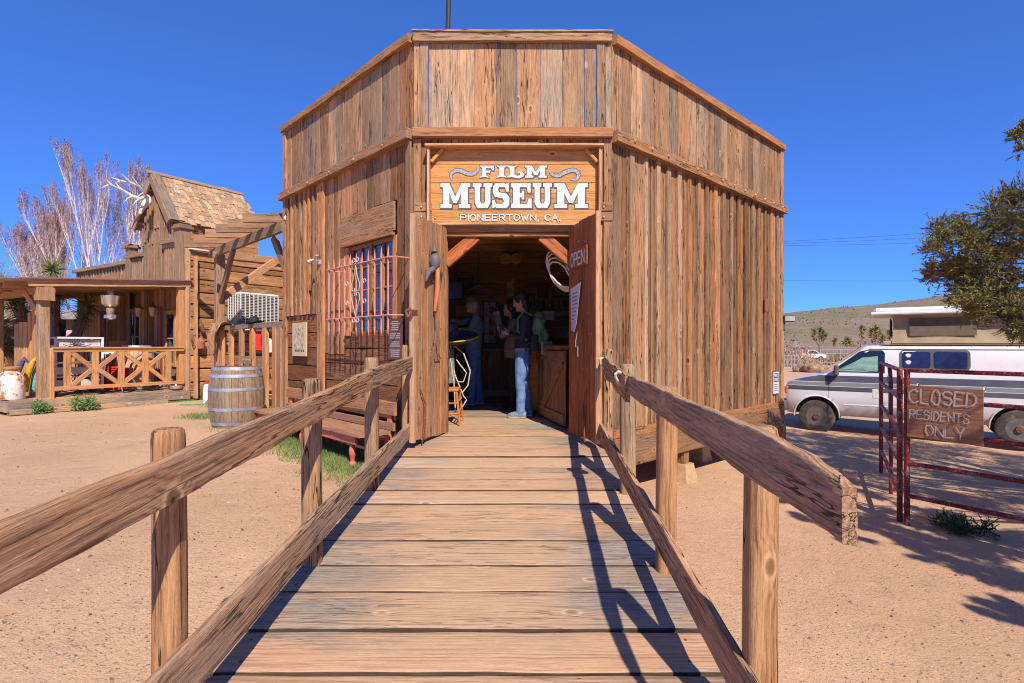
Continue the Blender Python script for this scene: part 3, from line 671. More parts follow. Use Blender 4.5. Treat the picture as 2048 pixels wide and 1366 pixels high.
r_ = MB(); vs = [S(.05, .0, 2.12), S(6.5, .0, 2.12), S(6.5, 5, 2.12), S(.05, 5, 2.12)]; r_.add(vs + [v - V(0, 0, .08) for v in vs], [(0, 3, 2, 1)[::-1], (4, 5, 6, 7)[::-1], (0, 1, 5, 4), (1, 2, 6, 5), (2, 3, 7, 6), (3, 0, 4, 7)])
bpy.data.objects.remove(COL.objects['roof.001'] if 'roof.001' in COL.objects else bpy.data.objects['roof']) if False else None
for o in list(AB.children):
    if o.name.startswith('roof') and not o.name.startswith('roof_'): bpy.data.objects.remove(o)
r_.build('roof', M_TIN, AB)
# facade boards
def fac(w0, w1, z0, z1, off=0, mat=None, bat=False, wmin=.12, wmax=.2):
    w = w0
    while w < w1 - .02:
        d = min(RND.uniform(wmin, wmax), w1 - w)
        plank('facade_board', S(-off, w + d / 2, z0), S(-off, w + d / 2, z1), d - .006, .03, -U, mat or W_OLD, AB, seg=3)
        if bat: plank('batten', S(-off - .03, w, z0), S(-off - .03, w, z1), .05, .03, -U, W_OLD, AB, seg=2)
        w += d
fac(.06, .42, -1.1, 1.3, 0, W_WALL); fac(.95, 2.1, -1.1, 1.3, 0, W_WALL); fac(2.8, 6.0, -1.1, 1.3, 0, W_WALL)
fac(.06, 6, 1.3, 1.5, 0, W_OLD)
fac(.30, .95, 1.45, 2.30, .02, None, True, .09, .12); fac(.95, 2.0, 1.45, 2.75, .0, None, True, .12, .18); fac(2.0, 2.75, 1.45, 2.12, .02, None, True, .09, .12)
fac(2.75, 6.0, 1.45, 2.0, .02, None, True, .12, .2)
plank('cornice', S(-.06, .25, 2.37), S(-.06, .98, 2.37), .16, .10, (0, 0, 1), W_OLD, AB)
plank('cornice', S(-.04, .25, 2.28), S(-.04, .98, 2.28), .08, .08, -U, W_OLD, AB)
plank('cornice', S(-.06, 1.95, 2.19), S(-.06, 2.85, 2.19), .16, .09, (0, 0, 1), W_OLD, AB)
plank('cornice', S(-.06, 2.8, 2.06), S(-.06, 6.0, 2.06), .16, .09, (0, 0, 1), W_OLD, AB)
for (w, zt, th) in ((.15, 2.62, .24), (2.62, 2.42, .20)):
    plank('parapet_post', S(-.03, w, 1.35), S(-.03, w, zt), th, th, -U, W_OLD, AB)
    MB().box((0, 0, 0), (th + .10, th + .10, .06), None, .01).box((0, 0, .05), (th + .04, th + .04, .05), None, .01).build('post_cap', W_OLD, AB, M=fr(S(-.03, w, zt), U, (0, 0, 1)), local=True)
# gable tower with its shingles
GC, GH, GR, GE = 1.36, .90, 4.02, 2.82
gm = MB()
tri = lambda s: [S(s, GC - GH + .12, 2.1), S(s, GC + GH - .12, 2.1), S(s, GC + GH - .12, GE + .05), S(s, GC, GR - .12), S(s, GC - GH + .12, GE + .05)]
a_, b_ = tri(.02), tri(1.95); gm.add(a_ + b_, [(0, 1, 2, 3, 4)[::-1], (5, 6, 7, 8, 9)] + [(i, (i + 1) % 5, (i + 1) % 5 + 5, i + 5) for i in range(5)])
gm.build('gable_wall', W_OLD, AB)
w = GC - GH + .14
while w < GC + GH - .14:
    top = GE + .1 + (GR - .2 - GE) * (1 - abs(w + .06 - GC) / GH) - .05
    plank('gable_board', S(.0, w + .06, 2.4), S(.0, w + .06, top), .115, .03, -U, W_OLD, AB, seg=2)
    plank('gable_batten', S(-.03, w, 2.4), S(-.03, w, top - .05), .045, .03, -U, W_OLD, AB, seg=2); w += .12
MB().bar(S(-.045, GC - .05, 2.75), S(-.045, GC - .05, 3.35), .26, .03, -U).build('gable_shutter', W_OLD, AB)
for z in range(4): plank('gable_siding', S(.0, GC - GH + .10, 2.2 + z * .19), S(2.05, GC - GH + .10, 2.2 + z * .19), .18, .03, nS, W_LOG, AB, seg=3)
sl = V(0, 0, 1)
for sgn in (-1, 1):
    e0 = S(-.14, GC + sgn * GH, GE); e1 = S(2.08, GC + sgn * GH, GE); p0 = S(-.14, GC, GR); p1 = S(2.08, GC, GR)
    n = (e1 - e0).cross(p0 - e0).normalized(); n = n if n.z > 0 else -n
    d = MB(); d.add([q + n * .0 for q in (e0, e1, p1, p0)] + [q - n * .03 for q in (e0, e1, p1, p0)], [(0, 1, 2, 3), (4, 5, 6, 7)[::-1], (0, 4, 5, 1), (1, 5, 6, 2), (2, 6, 7, 3), (3, 7, 4, 0)]); d.build('roof_deck', W_OLD, AB)
    plank('barge_board', e0 - n * .05 - U * .02, p0 - n * .05 - U * .02, .15, .04, -U, W_OLD, AB)
    L = (p0 - e0).length; dv = (p0 - e0) / L
    if sgn < 0:
        plank('barge_board', e0 + n * .035 + U * .08, p0 + n * .035 + U * .08, .19, .02, n, W_OLD, AB)
        rows = 9
        for r in range(rows):
            t = .20 if r >= 0 else 0
            while t < 2.20:
                ww = RND.uniform(.07, .16); up_ = r * L / rows + RND.uniform(-.03, .02) + (.06 if RND.random() < .12 else 0)
                q = e0 + U * (t + ww / 2) + dv * (up_ - .03)
                lift = .018 + RND.random() * .010
                plank('shingle', q + n * lift, q + dv * (L / rows + .07) + n * (lift - .012), ww - .006, .014, n, W_SHAKE, AB, seg=1, wob=.004, bev=.001); t += ww
    for k, zz in enumerate((.15, .45, .75)):
        q = e0 + dv * (L * zz) - n * .06
        MB().tube([q + U * .02, q + U * .35], .03, 8).build('rafter_end', W_TRIM, AB)
plank('ridge_cap', S(-.24, GC, GR + .03), S(2.10, GC, GR + .03), .13, .035, nS + V(0, 0, 1.2), W_OLD, AB)
# antlers: a skull with two beams and tines
M_BONE = plain('bleached_bone', (.74, .64, .54), .6, 0, .3, .15, 12)
ant = MB(); q0 = S(-.28, GC - .05, 3.36)
def ap(a, b, c): return q0 - U * a + Wv * b + V(0, 0, c)
ant.ball(ap(-.03, 0, 0), .10, 10, 7, (1, .8, 1.4)); ant.tube([ap(0, 0, -.05), ap(.10, 0, -.25), ap(.12, 0, -.34)], [.07, .05, .03], 8)
for sg in (-1, 1):
    beam = [ap(0, .06 * sg, .08), ap(.06, .14 * sg, .05), ap(.16, .28 * sg, .10), ap(.30, .36 * sg, .20), ap(.46, .36 * sg, .24), ap(.62, .27 * sg, .25), ap(.76, .17 * sg, .31)]
    ant.tube(beam, [.035, .033, .03, .027, .023, .017, .006], 8)
    for (i, dx, dy, dz) in ((1, .14, .02, -.18), (2, .16, .03, -.16), (3, .16, .05, .18), (4, .18, .02, .14), (5, .12, .1, -.08)):
        p = beam[i]; ant.tube([p, p - U * dx * .5 + Wv * dy * sg + V(0, 0, dz * .4), p - U * dx + Wv * dy * sg + V(0, 0, dz)], [.022, .016, .004], 6)
tag(ant.build('antlers', M_BONE, None, True), 'bleached elk skull with wide branching antlers on the shingled gable', 'antlers')
# porch
PO = thing('porch', 'open wooden porch with tin roof, cross braced railing and plank deck', 'porch', S(-1.5, 1, -1.2))
ds = .15; k = 0
w = -.02
while w < 6:
    plank('deck_board', S(-3.05, w + .09, -1.0), S(-.02, w + .09, -1.0), .178, .035, (0, 0, 1), W_DECK, PO, seg=3); w += .185
plank('deck_rim', S(-3.08, -.05, -1.10), S(.02, -.05, -1.10), .20, .05, nS, W_DECK, PO, seg=8, wob=.006)
plank('deck_rim', S(-3.08, -.02, -1.10), S(-3.08, 6, -1.10), .20, .05, -U, W_DECK, PO, seg=8)
plank('deck_step', S(-3.1, -.20, -1.19), S(-.5, -.14, -1.21), .09, .09, (0, 0, 1), W_DECK, PO, seg=8, wob=.008)
plank('fascia', S(-2.8, -.03, 1.13), S(.04, -.03, 1.36), .13, .05, nS, W_TRIM, PO, seg=8)
MB().bar(S(-2.95, -.06, 1.20), S(.06, -.06, 1.44), .14, .025, (0, 0, 1)).build('metal_edge', M_MAROON, PO)
# corrugated roof sheet, ribs running down the slope
cor = MB(); nrib = 132; vs = []; fs = []
for i in range(nrib + 1):
    w = -.08 + 6.4 * i / nrib; zz = .016 * math.cos(i * math.pi)
    vs += [S(-3.35, w, 1.155 + zz), S(.04, w, 1.425 + zz)]
for i in range(nrib): fs.append((2 * i, 2 * i + 1, 2 * i + 3, 2 * i + 2))
cor.add(vs, fs); o = cor.build('roof_sheet', M_TIN, PO); md = o.modifiers.new('thick', 'SOLIDIFY'); md.thickness = .004
for w in np.arange(.5, 6, .62): plank('rafter', S(-3.0, w, 1.10), S(0, w, 1.35), .12, .045, Wv, W_DARK, PO)
plank('eave_beam', S(-2.5, -.05, 1.04), S(-2.5, 6, 1.04), .15, .13, -U, W_PORCH, PO)
def ppost(s, w, z0, z1, th, mat=None, lab=None): return plank('post', S(s, w, z0), S(s, w, z1), th, th, nS, mat or W_PORCH, PO, seg=5, wob=.004, bev=.01)
ppost(-2.55, .08, -1.25, .98, .17, W_POST)
plank('post_cap', S(-2.55, .0, .82), S(-2.55, .0, 1.06), .26, .20, nS, W_OLD, PO)
plank('strut', S(-2.55, .2, .55), S(-2.55, 1.0, 1.05), .14, .07, -U, W_PORCH, PO)
ppost(-.12, .06, -1.0, 1.3, .13); ppost(-.02, -.02, -1.2, 1.3, .08, W_TRIM)
for w in (2.6, 4.9): ppost(-2.55, w, -1.0, 1.0, .15)
ppost(-2.45, -.02, -1.0, -.05, .07, W_PORCH)
plank('top_rail', S(-2.45, -.03, -.10), S(-.10, -.03, -.10), .07, .06, nS, W_PORCH, PO, seg=6); plank('hand_board', S(-2.45, -.03, -.055), S(-.10, -.03, -.055), .11, .03, (0, 0, 1), W_PORCH, PO, seg=6)
plank('bottom_rail', S(-2.45, -.03, -.82), S(-.10, -.03, -.82), .07, .06, nS, W_PORCH, PO, seg=6)
for (s, wd) in ((2.218, .11), (1.766, .11), (1.316, .11), (.873, .11), (.419, .11)): plank('baluster', S(-s, -.03, -.79), S(-s, -.03, -.13), wd, .05, nS, W_PORCH, PO)
for (a, c, b) in ((2.15, 1.766, 1.36), (1.28, .873, .46)):
    for (s0, z0, z1) in ((a, -.14, -.45), (a, -.78, -.47)): plank('cross_brace', S(-s0, -.034, z0), S(-c - .05, -.034, z1), .085, .035, nS, W_PORCH, PO)
    for (s0, z0, z1) in ((b, -.14, -.45), (b, -.78, -.47)): plank('cross_brace', S(-c + .05, -.034, z1), S(-s0, -.034, z0), .085, .035, nS, W_PORCH, PO)
for (w, wd, z1) in ((.62, .16, 1.0), (.85, .13, .62), (1.08, .20, .45), (1.32, .2, .45), (1.56, .22, .42)): plank('screen_board', S(-2.52, w, -1.0), S(-2.52, w, z1), wd, .04, -U, W_PORCH, PO)
# facade windows and door under the porch
def framed(nm, w0, w1, z0, z1, mat=W_PORCH, cols=2, rows=2, low=None):
    o = MB().bar(S(-.01, w0, (z0 + z1) / 2), S(-.01, w1, (z0 + z1) / 2), z1 - z0, .02, -U).build(nm, M_GLASS, AB)
    for w in (w0, w1): plank('frame', S(-.03, w, z0 - .05), S(-.03, w, z1 + .05), .09, .05, -U, mat, o)
    for z in (z0, z1): plank('frame', S(-.03, w0, z), S(-.03, w1, z), .09, .05, -U, mat, o)
    for i in range(1, cols): plank('glazing_bar', S(-.03, w0 + (w1 - w0) * i / cols, z0), S(-.03, w0 + (w1 - w0) * i / cols, z1), .03, .03, -U, mat, o)
    for i in range(1, rows): plank('glazing_bar', S(-.03, w0, z0 + (z1 - z0) * i / rows), S(-.03, w1, z0 + (z1 - z0) * i / rows), .03, .03, -U, mat, o)
framed('window', .47, .92, -.45, .75, W_PORCH, 1, 2); framed('window', 2.15, 2.75, -.45, .85, W_PORCH, 2, 2)
fac(.42, .97, .78, 1.3, .0, W_OLD); fac(.42, .97, -1.1, -.5, 0, W_OLD)
for w in (1.05, 1.25, 1.9): plank('trim_post', S(-.06, w, -1.0), S(-.06, w, 1.3), .12, .08, -U, W_DARK, AB)
# lantern hanging under the porch roof
M_TINB = plain('polished_tin', (.66, .58, .50), .25, .8, .5, .1)
M_AMB = plain('smoked_lamp_glass', (.30, .22, .14), .15, 0, .8)
q = S(-1.44, .15, 0); lp = MB()
lp.lathe([(.005, .40), (.02, .38), (.05, .33), (.08, .22), (.02, .20)], 14, (q.x, q.y, H + .78)); lb = lp.build('lantern_top', M_TINB, None, True)
LAN = thing('hanging_lantern', 'large tin oil lantern hanging under the porch roof edge', 'lantern', (q.x, q.y, H + .4)); lb.parent = LAN; lb.matrix_basis = WM[LAN].inverted(); WM[lb] = Matrix.Identity(4)
MB().lathe([(.17, 0), (.145, -.18), (.10, -.22), (.08, -.22), (.14, -.17), (.16, -.01)], 18, (q.x, q.y, H + 1.0)).build('lamp_shade', M_TINB, LAN, True)
MB().lathe([(.05, .0), (.075, -.06), (.07, -.15), (.04, -.19)], 12, (q.x, q.y, H + .80)).build('lamp_glass', M_AMB, LAN, True)
MB().lathe([(.06, .0), (.11, -.03), (.11, -.09), (.05, -.12)], 14, (q.x, q.y, H + .63)).build('oil_font', M_TINB, LAN, True)
MB().tube([(q.x, q.y, H + 1.18), (q.x, q.y, H + 1.32)], .008, 5).build('hook', M_RUST, LAN)
for (w, s) in ((1.5, .35), (.95, .3)):
    q = S(-s, w, .75); L2 = thing('wall_lantern', 'small dark lantern hanging by the porch wall, %s one' % ('farther' if w > 1.2 else 'nearer'), 'lantern', q, 'small lanterns on the porch wall')
    MB().lathe([(.0, .22), (.06, .15), (.10, .12), (.10, .10)], 10, q).build('lamp_cap', M_RUST, L2); MB().lathe([(.075, .10), (.05, -.08), (.03, -.10)], 10, q).build('lamp_glass', plain('amber_glass', (.5, .38, .2), .2, 0, .8), L2, True)
    MB().tube([q + V(0, 0, .2), q + V(0, 0, .45)], .005, 4).build('hook', M_RUST, L2)
# air conditioner
AC = thing('air_conditioner', 'white metal air conditioner with vertical grille mounted on the slab wall', 'air conditioner', S(1.45, 0, .35, .3))
M_WHT = plain('white_enamel', (.76, .72, .68), .5, 0, .4, .05, 6, dirt=(.45, .35, .27), dirtamt=.3)
Mac = fr(S(1.40, 0, .78, .30), U, (0, 0, 1))
MB().box((0, 0, .42), (1.0, .52, .06), None, .02).box((0, 0, -.42), (1.0, .52, .05), None, .02).build('casing', M_WHT, AC, M=Mac, local=True)
MB().box((0, .0, 0), (.94, .46, .80)).build('core', plain('cooler_pad', (.20, .15, .11), .9, ns=20, var=.4), AC, M=Mac, local=True)
g = MB()
for i in range(10): g.box((-.48 + i * .1067, -.25, 0), (.018, .014, .82))
for i in range(6): g.box((-.495, -.25 + i * .1, 0), (.014, .018, .82))
g.build('grille_bar', M_WHT, AC, M=Mac, local=True)
g = MB()
for i in range(22): g.box((0, -.242, -.39 + i * .0366), (.96, .012, .010)).box((-.482, 0, -.39 + i * .0366), (.012, .48, .010))
g.build('louvre_bank', plain('louvre_metal', (.55, .48, .42), .5), AC, M=Mac, local=True)['kind'] = 'stuff'
for s_ in (-.4, .4): plank('bracket', S(1.4 + s_, 0, .30, .05), S(1.4 + s_, 0, .30, .55), .05, .05, (0, 0, 1), W_OLD, AC)
# pergola between the two buildings
PG = thing('pergola', 'weathered timber pergola with stepped rafters between the museum and the slab wall', 'pergola', (-5.2, 10.6, H - 1.3))
ba, bb = V(-3.72, 9.02, H + 1.93), V(-6.42, 11.82, H + 1.93); bd = (bb - ba).normalized(); bn = V(bd.y, -bd.x, 0); bn = bn if bn.y < 0 else -bn
plank('beam', ba, bb, .17, .07, bn, W_OLD, PG, seg=8, wob=.005)
for (xl_, y_, xr_) in ((-4.42, 9.10, -3.62), (-4.88, 9.52, -3.98), (-5.30, 9.92, -4.36), (-5.74, 10.38, -4.80), (-6.28, 10.95, -5.36), (-6.76, 11.45, -5.86)):
    plank('rafter', (xl_, y_ + .02, H + 2.09), (xr_, y_ + .05, H + 2.09), .155, .06, (0, -1, 0), W_OLD, PG, seg=4, wob=.005)
pq = V(-6.02, 11.42, 0)
plank('post', V(pq.x, pq.y, H - 1.35), V(pq.x, pq.y, H + 1.86), .17, .17, bn, W_OLD, PG, seg=6, bev=.012)
plank('beam', V(-6.15, 11.4, H + 1.86), V(-4.25, 12.9, H + 1.84), .14, .08, nS, W_OLD, PG, seg=6)
plank('brace', V(pq.x + .05, pq.y - .06, H + .92), V(pq.x + .62, pq.y - .66, H + 1.86), .13, .07, bn, W_OLD, PG)
plank('brace', V(pq.x + .06, pq.y + .05, H + 1.0), V(pq.x + .86, pq.y + .66, H + 1.82), .15, .07, nS, W_TRIM, PG)
plank('brace', V(-3.70, 9.28, H + 1.08), V(-4.12, 9.60, H + 1.86), .14, .07, bn, W_OLD, PG)
plank('brace', V(-4.25, 12.9, H + 1.0), V(-4.8, 12.45, H + 1.80), .12, .06, nS, W_OLD, PG)
plank('post', V(-4.2, 12.95, H - 1.35), V(-4.2, 12.95, H + 1.84), .14, .14, bn, W_OLD, PG)
SP = thing('spotlight', 'small black spotlight clamped to the topmost pergola rafter', 'spotlight', P(572, 436, 8.9))
q = P(574, 436, 8.9); MB().lathe([(.02, -.07), (.045, -.03), (.05, .03)], 12, q, Matrix.Rotation(R(90), 3, 'X')).build('housing', M_RUST, SP, True)
MB().lathe([(.04, 0), (.0, .012)], 12, q + V(0, -.031, 0), Matrix.Rotation(R(90), 3, 'X')).build('lens', plain('lamp_lens', (.7, .7, .6), .1), SP, True); MB().tube([q, q + V(-.05, .04, .05), q + V(-.08, .12, .02)], .012, 6).build('clamp', M_RUST, SP)
# picket fence panel
FN = thing('fence', 'low rustic picket fence joining the museum corner to the pergola post', 'fence', LW(5.2, -1.25))
plank('top_rail', LW(3.72, .34), LW(7.05, .34), .085, .11, nL, W_OLD, FN, seg=8, wob=.008)
plank('mid_rail', LW(4.15, -.30, -.03), LW(7.0, -.30, -.03), .18, .05, nL, W_OLD, FN, seg=6)
for t in (4.51, 5.15, 5.74, 6.35, 6.9): plank('picket', LW(t, -1.28, .03), LW(t, .30, .03), .16, .06, nL, W_PORCH, FN, seg=4, wob=.006)
plank('post', LW(3.84, -1.3, .0), LW(3.84, .31, .0), .17, .14, nL, W_OLD, FN, seg=5); plank('post', LW(4.08, -1.3, .0), LW(4.08, .31, .0), .15, .12, nL, W_PORCH, FN, seg=5)
plank('post', LW(7.05, -1.3), LW(7.05, .40), .14, .14, nL, W_OLD, FN, seg=5)
plank('diagonal', LW(4.5, -.35, -.04), LW(3.95, -.95, -.04), .10, .04, nL, W_PORCH, FN)
plank('bottom_rail', LW(3.9, -1.12, -.03), LW(7.0, -1.12, -.03), .12, .05, nL, W_OLD, FN)
def stroke_text(mb, txt, org, ux, uz, h, wdt, adv=.82, n=None, jit=0, rs=5):
    G = {'A': [[(0, 0), (.5, 1), (1, 0)], [(.2, .38), (.8, .38)]], 'C': [[(1, .85), (.7, 1), (.3, 1), (0, .7), (0, .3), (.3, 0), (.7, 0), (1, .15)]], 'D': [[(0, 0), (0, 1), (.6, 1), (1, .7), (1, .3), (.6, 0), (0, 0)]],
         'E': [[(1, 1), (0, 1), (0, 0), (1, 0)], [(0, .5), (.8, .5)]], 'I': [[(.5, 0), (.5, 1)]], 'L': [[(0, 1), (0, 0), (.9, 0)]], 'N': [[(0, 0), (0, 1), (1, 0), (1, 1)]],
         'O': [[(.3, 0), (0, .3), (0, .7), (.3, 1), (.7, 1), (1, .7), (1, .3), (.7, 0), (.3, 0)]], 'P': [[(0, 0), (0, 1), (.7, 1), (1, .8), (.9, .5), (0, .45)]], 'R': [[(0, 0), (0, 1), (.7, 1), (1, .8), (.85, .52), (0, .5)], [(.45, .5), (1, 0)]],
         'S': [[(1, .82), (.7, 1), (.3, 1), (.02, .8), (.15, .55), (.85, .45), (1, .22), (.7, 0), (.25, 0), (0, .15)]], 'T': [[(0, 1), (1, 1)], [(.5, 1), (.5, 0)]], 'W': [[(0, 1), (.25, 0), (.5, .7), (.75, 0), (1, 1)]],
         'Y': [[(0, 1), (.5, .5), (1, 1)], [(.5, .5), (.4, 0)]], 'V': [[(0, 1), (.5, 0), (1, 1)]], 'G': [[(1, .85), (.7, 1), (.3, 1), (0, .7), (0, .3), (.3, 0), (.9, 0), (1, .45), (.6, .45)]], 'H': [[(0, 0), (0, 1)], [(1, 0), (1, 1)], [(0, .5), (1, .5)]],
         '.': [[(.1, 0), (.3, 0)]], ',': [[(.3, .08), (.1, -.2)]], ' ': []}
    r = random.Random(rs); ux = Vector(ux).normalized(); uz = Vector(uz).normalized(); n = n or ux.cross(uz); x = 0; k = 0
    for ch in txt:
        gw = {'I': .35, '.': .35, ',': .4, ' ': .6, 'W': 1.25}.get(ch, 1.0) * h * adv
        sx = gw * .74
        for st in G[ch]:
            pts = [Vector(org) + ux * (x + (p[0] if ch not in 'I' else .5) * sx + r.uniform(-jit, jit) * h) + uz * (p[1] * h + r.uniform(-jit, jit) * h) for p in st]
            for i in range(len(pts) - 1):
                a, b = pts[i], pts[i + 1]; d = (b - a).normalized(); s_ = d.cross(n).normalized() * wdt / 2; e = d * wdt * .42; o = n * (.0004 * (k % 5)); k += 1
                mb.add([a - e + s_ + o, a - e - s_ + o, b + e - s_ + o, b + e + s_ + o], [(0, 1, 2, 3)])
        x += gw
    return x
def chipped(name, col, under, lo=.60, hi=.66, amt=.85):
    s = NB(name); v = s.objco(False); n = s.noise(v, (1, 1, 6), 14, 5, .75); n2 = s.noise(v, (1, 1, 1), 90, 3, .6)
    c = s.mix(s.sstep(n2, .3, .7), tuple(q * .86 for q in col), col); c = s.mix(s.math('MULTIPLY', s.sstep(n, lo, hi), amt), c, under); return s.out(c, .7)
M_WPAINT = chipped('white_sign_paint', (.70, .67, .65), (.45, .28, .15))
SG = thing('small_board_sign', 'small grey board with faded white lettering on the fence mid rail', 'sign', LW(5.28, -.3, .1))
plank('board', LW(5.05, -.27, .09), LW(5.55, -.27, .09), .14, .015, nL, W_OLD, SG, seg=2)
mb = MB(); stroke_text(mb, 'HOSPITAL'.replace('H', 'H'), LW(5.5, -.30, .10), -dL, (0, 0, 1), .06, .010, .8, nL, .03) if False else [mb.bar(LW(5.5 - i * .055, -.29 + .01 * (i % 3), .10), LW(5.47 - i * .055, -.25, .10), .012, .002, nL) for i in range(8)]; mb.build('faded_paint', M_WPAINT, SG)
# saddle, hats
M_LEA = plain('worn_brown_leather', (.38, .20, .10), .6, 0, .4, .3, 10, .3, dirt=(.12, .06, .03))
SD = thing('saddle', 'old brown leather saddle slung over the left end of the fence rail', 'saddle', LW(6.9, .4, .1))
q = LW(6.85, .40, .05); sm = MB(); nseg = 16
vs = []; 
for i in range(13):
    a = -1.25 + 2.5 * i / 12
    for j in range(9):
        u = j / 8 - .5; lift = .06 * (2 * abs(u)) ** 2; r = .20 + lift + .03 * noise.noise(V(i * .5, j * .6, 2))
        vs.append(q + dL * u * .55 + nL * math.sin(a) * r * .8 + V(0, 0, math.cos(a) * r - .18 - (.04 if abs(a) > .8 else 0)))
sm.add(vs, [(i * 9 + j, i * 9 + j + 1, (i + 1) * 9 + j + 1, (i + 1) * 9 + j) for i in range(12) for j in range(8)])
o = sm.build('seat', M_LEA, SD, True); o.modifiers.new('t', 'SOLIDIFY').thickness = .02
MB().tube([q + dL * -.22 + V(0, 0, .05), q + dL * -.27 + V(0, 0, .13), q + dL * -.26 + V(0, 0, .16)], [.03, .025, .035], 8).build('horn', M_LEA, SD, True)
for k in range(5): 
    b_ = q + nL * .14 + dL * (k * .09 - .1); MB().tube([b_, b_ + nL * .05 + V(0, 0, -.25), b_ + nL * .03 + dL * .05 + V(0, 0, -.5 - .1 * (k % 3))], [.02, .022, .012], 6).build('strap', M_LEA, SD, True)
M_BLK = plain('black_felt', (.02, .02, .022), .8)
for i, (t, zz) in enumerate(((6.15, .43), (5.15, .42))):
    q = LW(t, zz, .0); h_ = MB().lathe([(.15, -.02), (.155, -.012), (.08, 0), (.075, .07), (.05, .10), (.0, .105)], 14, (0, 0, 0)).build('hat', M_BLK, None, True, M=Matrix.Translation(q) @ Matrix.Rotation(.3 - .5 * i, 4, 'Y') @ Matrix.Diagonal((1, 1.25, 1, 1)), local=True)
    tag(h_, ['black hat on the fence rail nearest the saddle', 'black hat on the fence rail nearest the museum corner'][i], 'hat', 'black hats on the fence')
M_REDP = plain('red_plastic', (.62, .03, .02), .45); 
q = LW(5.75, -.02, -.45); tag(MB().lathe([(.09, -.25), (.10, -.24), (.10, .08), (.06, .14), (.03, .15)], 14, q).build('gas_bottle', plain('white_bottle_enamel', (.75, .7, .68), .4), None, True), 'white gas bottle standing behind the picket fence', 'gas bottle')
q = LW(6.3, .05, -.45); tag(MB().box(q, (.26, .22, .34), None, .02).tube([q + V(-.08, 0, .17), q + V(-.08, 0, .23), q + V(.08, 0, .23), q + V(.08, 0, .17)], .01, 6).build('fuel_can', M_REDP), 'red fuel can behind the picket fence under the air conditioner', 'can')
tag(MB().bar(LW(4.3, -.16, -.5), LW(7.0, -.16, -.5), .5, .04, (0, 0, 1)).bar(LW(4.4, -1.2, -.4), LW(4.4, -.16, -.4), .06, .06, nL).bar(LW(6.9, -1.2, -.4), LW(6.9, -.16, -.4), .06, .06, nL).bar(LW(4.4, -1.2, -.65), LW(4.4, -.16, -.65), .06, .06, nL).bar(LW(6.9, -1.2, -.65), LW(6.9, -.16, -.65), .06, .06, nL).build('work_table', W_OLD), 'rough plank table standing behind the picket fence', 'table')
# big barrel: staves and hoops
def barrel(name, c, hgt, r0, r1, label, nst=26, hoops=(.03, .16, .36, .60, .84), hoopc=(.34, .36, .44), woodm=None, rz=0):
    B = thing(name, label, 'barrel', c); c = Vector(c); M = Matrix.Translation(c) @ Matrix.Rotation(rz, 4, 'Z')
    rad = lambda u: r0 + (r1 - r0) * (1 - (2 * u - 1) ** 2)
    for i in range(nst):
        a0 = 2 * math.pi * i / nst; a1 = 2 * math.pi * (i + 1) / nst - .012; v = []; f = []; K = 7; jr = RND.uniform(-.002, .002)
        for k in range(K + 1):
            u = k / K; r = rad(u) + jr; x = u * hgt
            for (rr, a) in ((r, a0), (r + .002, (a0 + a1) / 2), (r, a1), (r - .03, a1), (r - .03, a0)): v.append((x, rr * math.cos(a), rr * math.sin(a)))
        for k in range(K):
            for j in range(5): f.append((k * 5 + j, k * 5 + (j + 1) % 5, (k + 1) * 5 + (j + 1) % 5, (k + 1) * 5 + j)[::-1])
        f += [(0, 1, 2, 3, 4), tuple(K * 5 + j for j in (4, 3, 2, 1, 0))]
        link(bpy.data.objects.new('stave', mesh('stave', v, f, woodm or W_BARREL)), B, M @ fr((0, 0, 0), (0, 0, 1), (0, -1, 0)))
    mh = plain('barrel_hoop_steel_' + name, hoopc, .55, .35, .4, .25, 7, dirt=(.25, .2, .16))
    for u in hoops:
        hw = .045 if u > .02 and u < .97 else .05
        def rr(z): return rad(min(1, max(0, z / hgt))) + .004
        z0 = (1 - u) * hgt - hw; z1 = z0 + hw; z0 = max(0, z0)
        MB().lathe([(rr(z0) - .008, z0), (rr(z0), z0), (rr((z0 + z1) / 2) + .001, (z0 + z1) / 2), (rr(z1), z1), (rr(z1) - .008, z1)], 40, caps=False).build('hoop', mh, B, True, M=M, local=True)
    for i in range(6):
        w_ = 2 * (r0 - .03) / 6; y = -(r0 - .03) + w_ * (i + .5); hx = math.sqrt(max(.01, (r0 - .034) ** 2 - (abs(y) + w_ * .3) ** 2))
        for zz in (hgt - .035,): plank('head_board', M @ V(-hx, y, zz), M @ V(hx, y, zz), w_ - .003, .02, (0, 0, 1), woodm or W_BARREL, B, seg=2)
    return B
barrel('barrel', (-4.24, 8.55, zg(-4.24, 8.55) + .0), .92, .335, .395, 'grey weathered oak barrel with bluish steel hoops by the picket fence', hoops=(0.0, .12, .34, .66, .90), rz=.4)
# ---------------------------------------------------------------- museum sign
SGN = thing('museum_sign', 'framed plank sign lettered FILM MUSEUM in white above the museum doors', 'sign', FW(.02, 1.33, .1))
sx0, sx1, sz0, sz1 = -.915, .965, 1.36, 2.20
z = sz1
for h in (.17, .20, .12, .18, .17):
    plank('sign_board', FW(sx0, z - h / 2, .035), FW(sx1, z - h / 2, .035), h - .003, .022, nF, W_SIGN, SGN, seg=6, wob=.001, warp=.0005, bev=.002); z -= h
plank('frame_board', FW(sx0 - .05, sz1 + .015, .10), FW(sx1 + .05, sz1 + .015, .10), .16, .028, (0, 0, 1), W_TRIM, SGN)
plank('frame_board', FW(sx0 - .01, sz0 - .015, .085), FW(sx1 + .01, sz0 - .015, .085), .12, .025, (0, 0, 1), W_TRIM, SGN)
for x in (sx0 - .015, sx1 + .015): plank('frame_board', FW(x, sz0 + .02, .085), FW(x, sz1, .085), .12, .028, (1, 0, 0), W_TRIM, SGN)
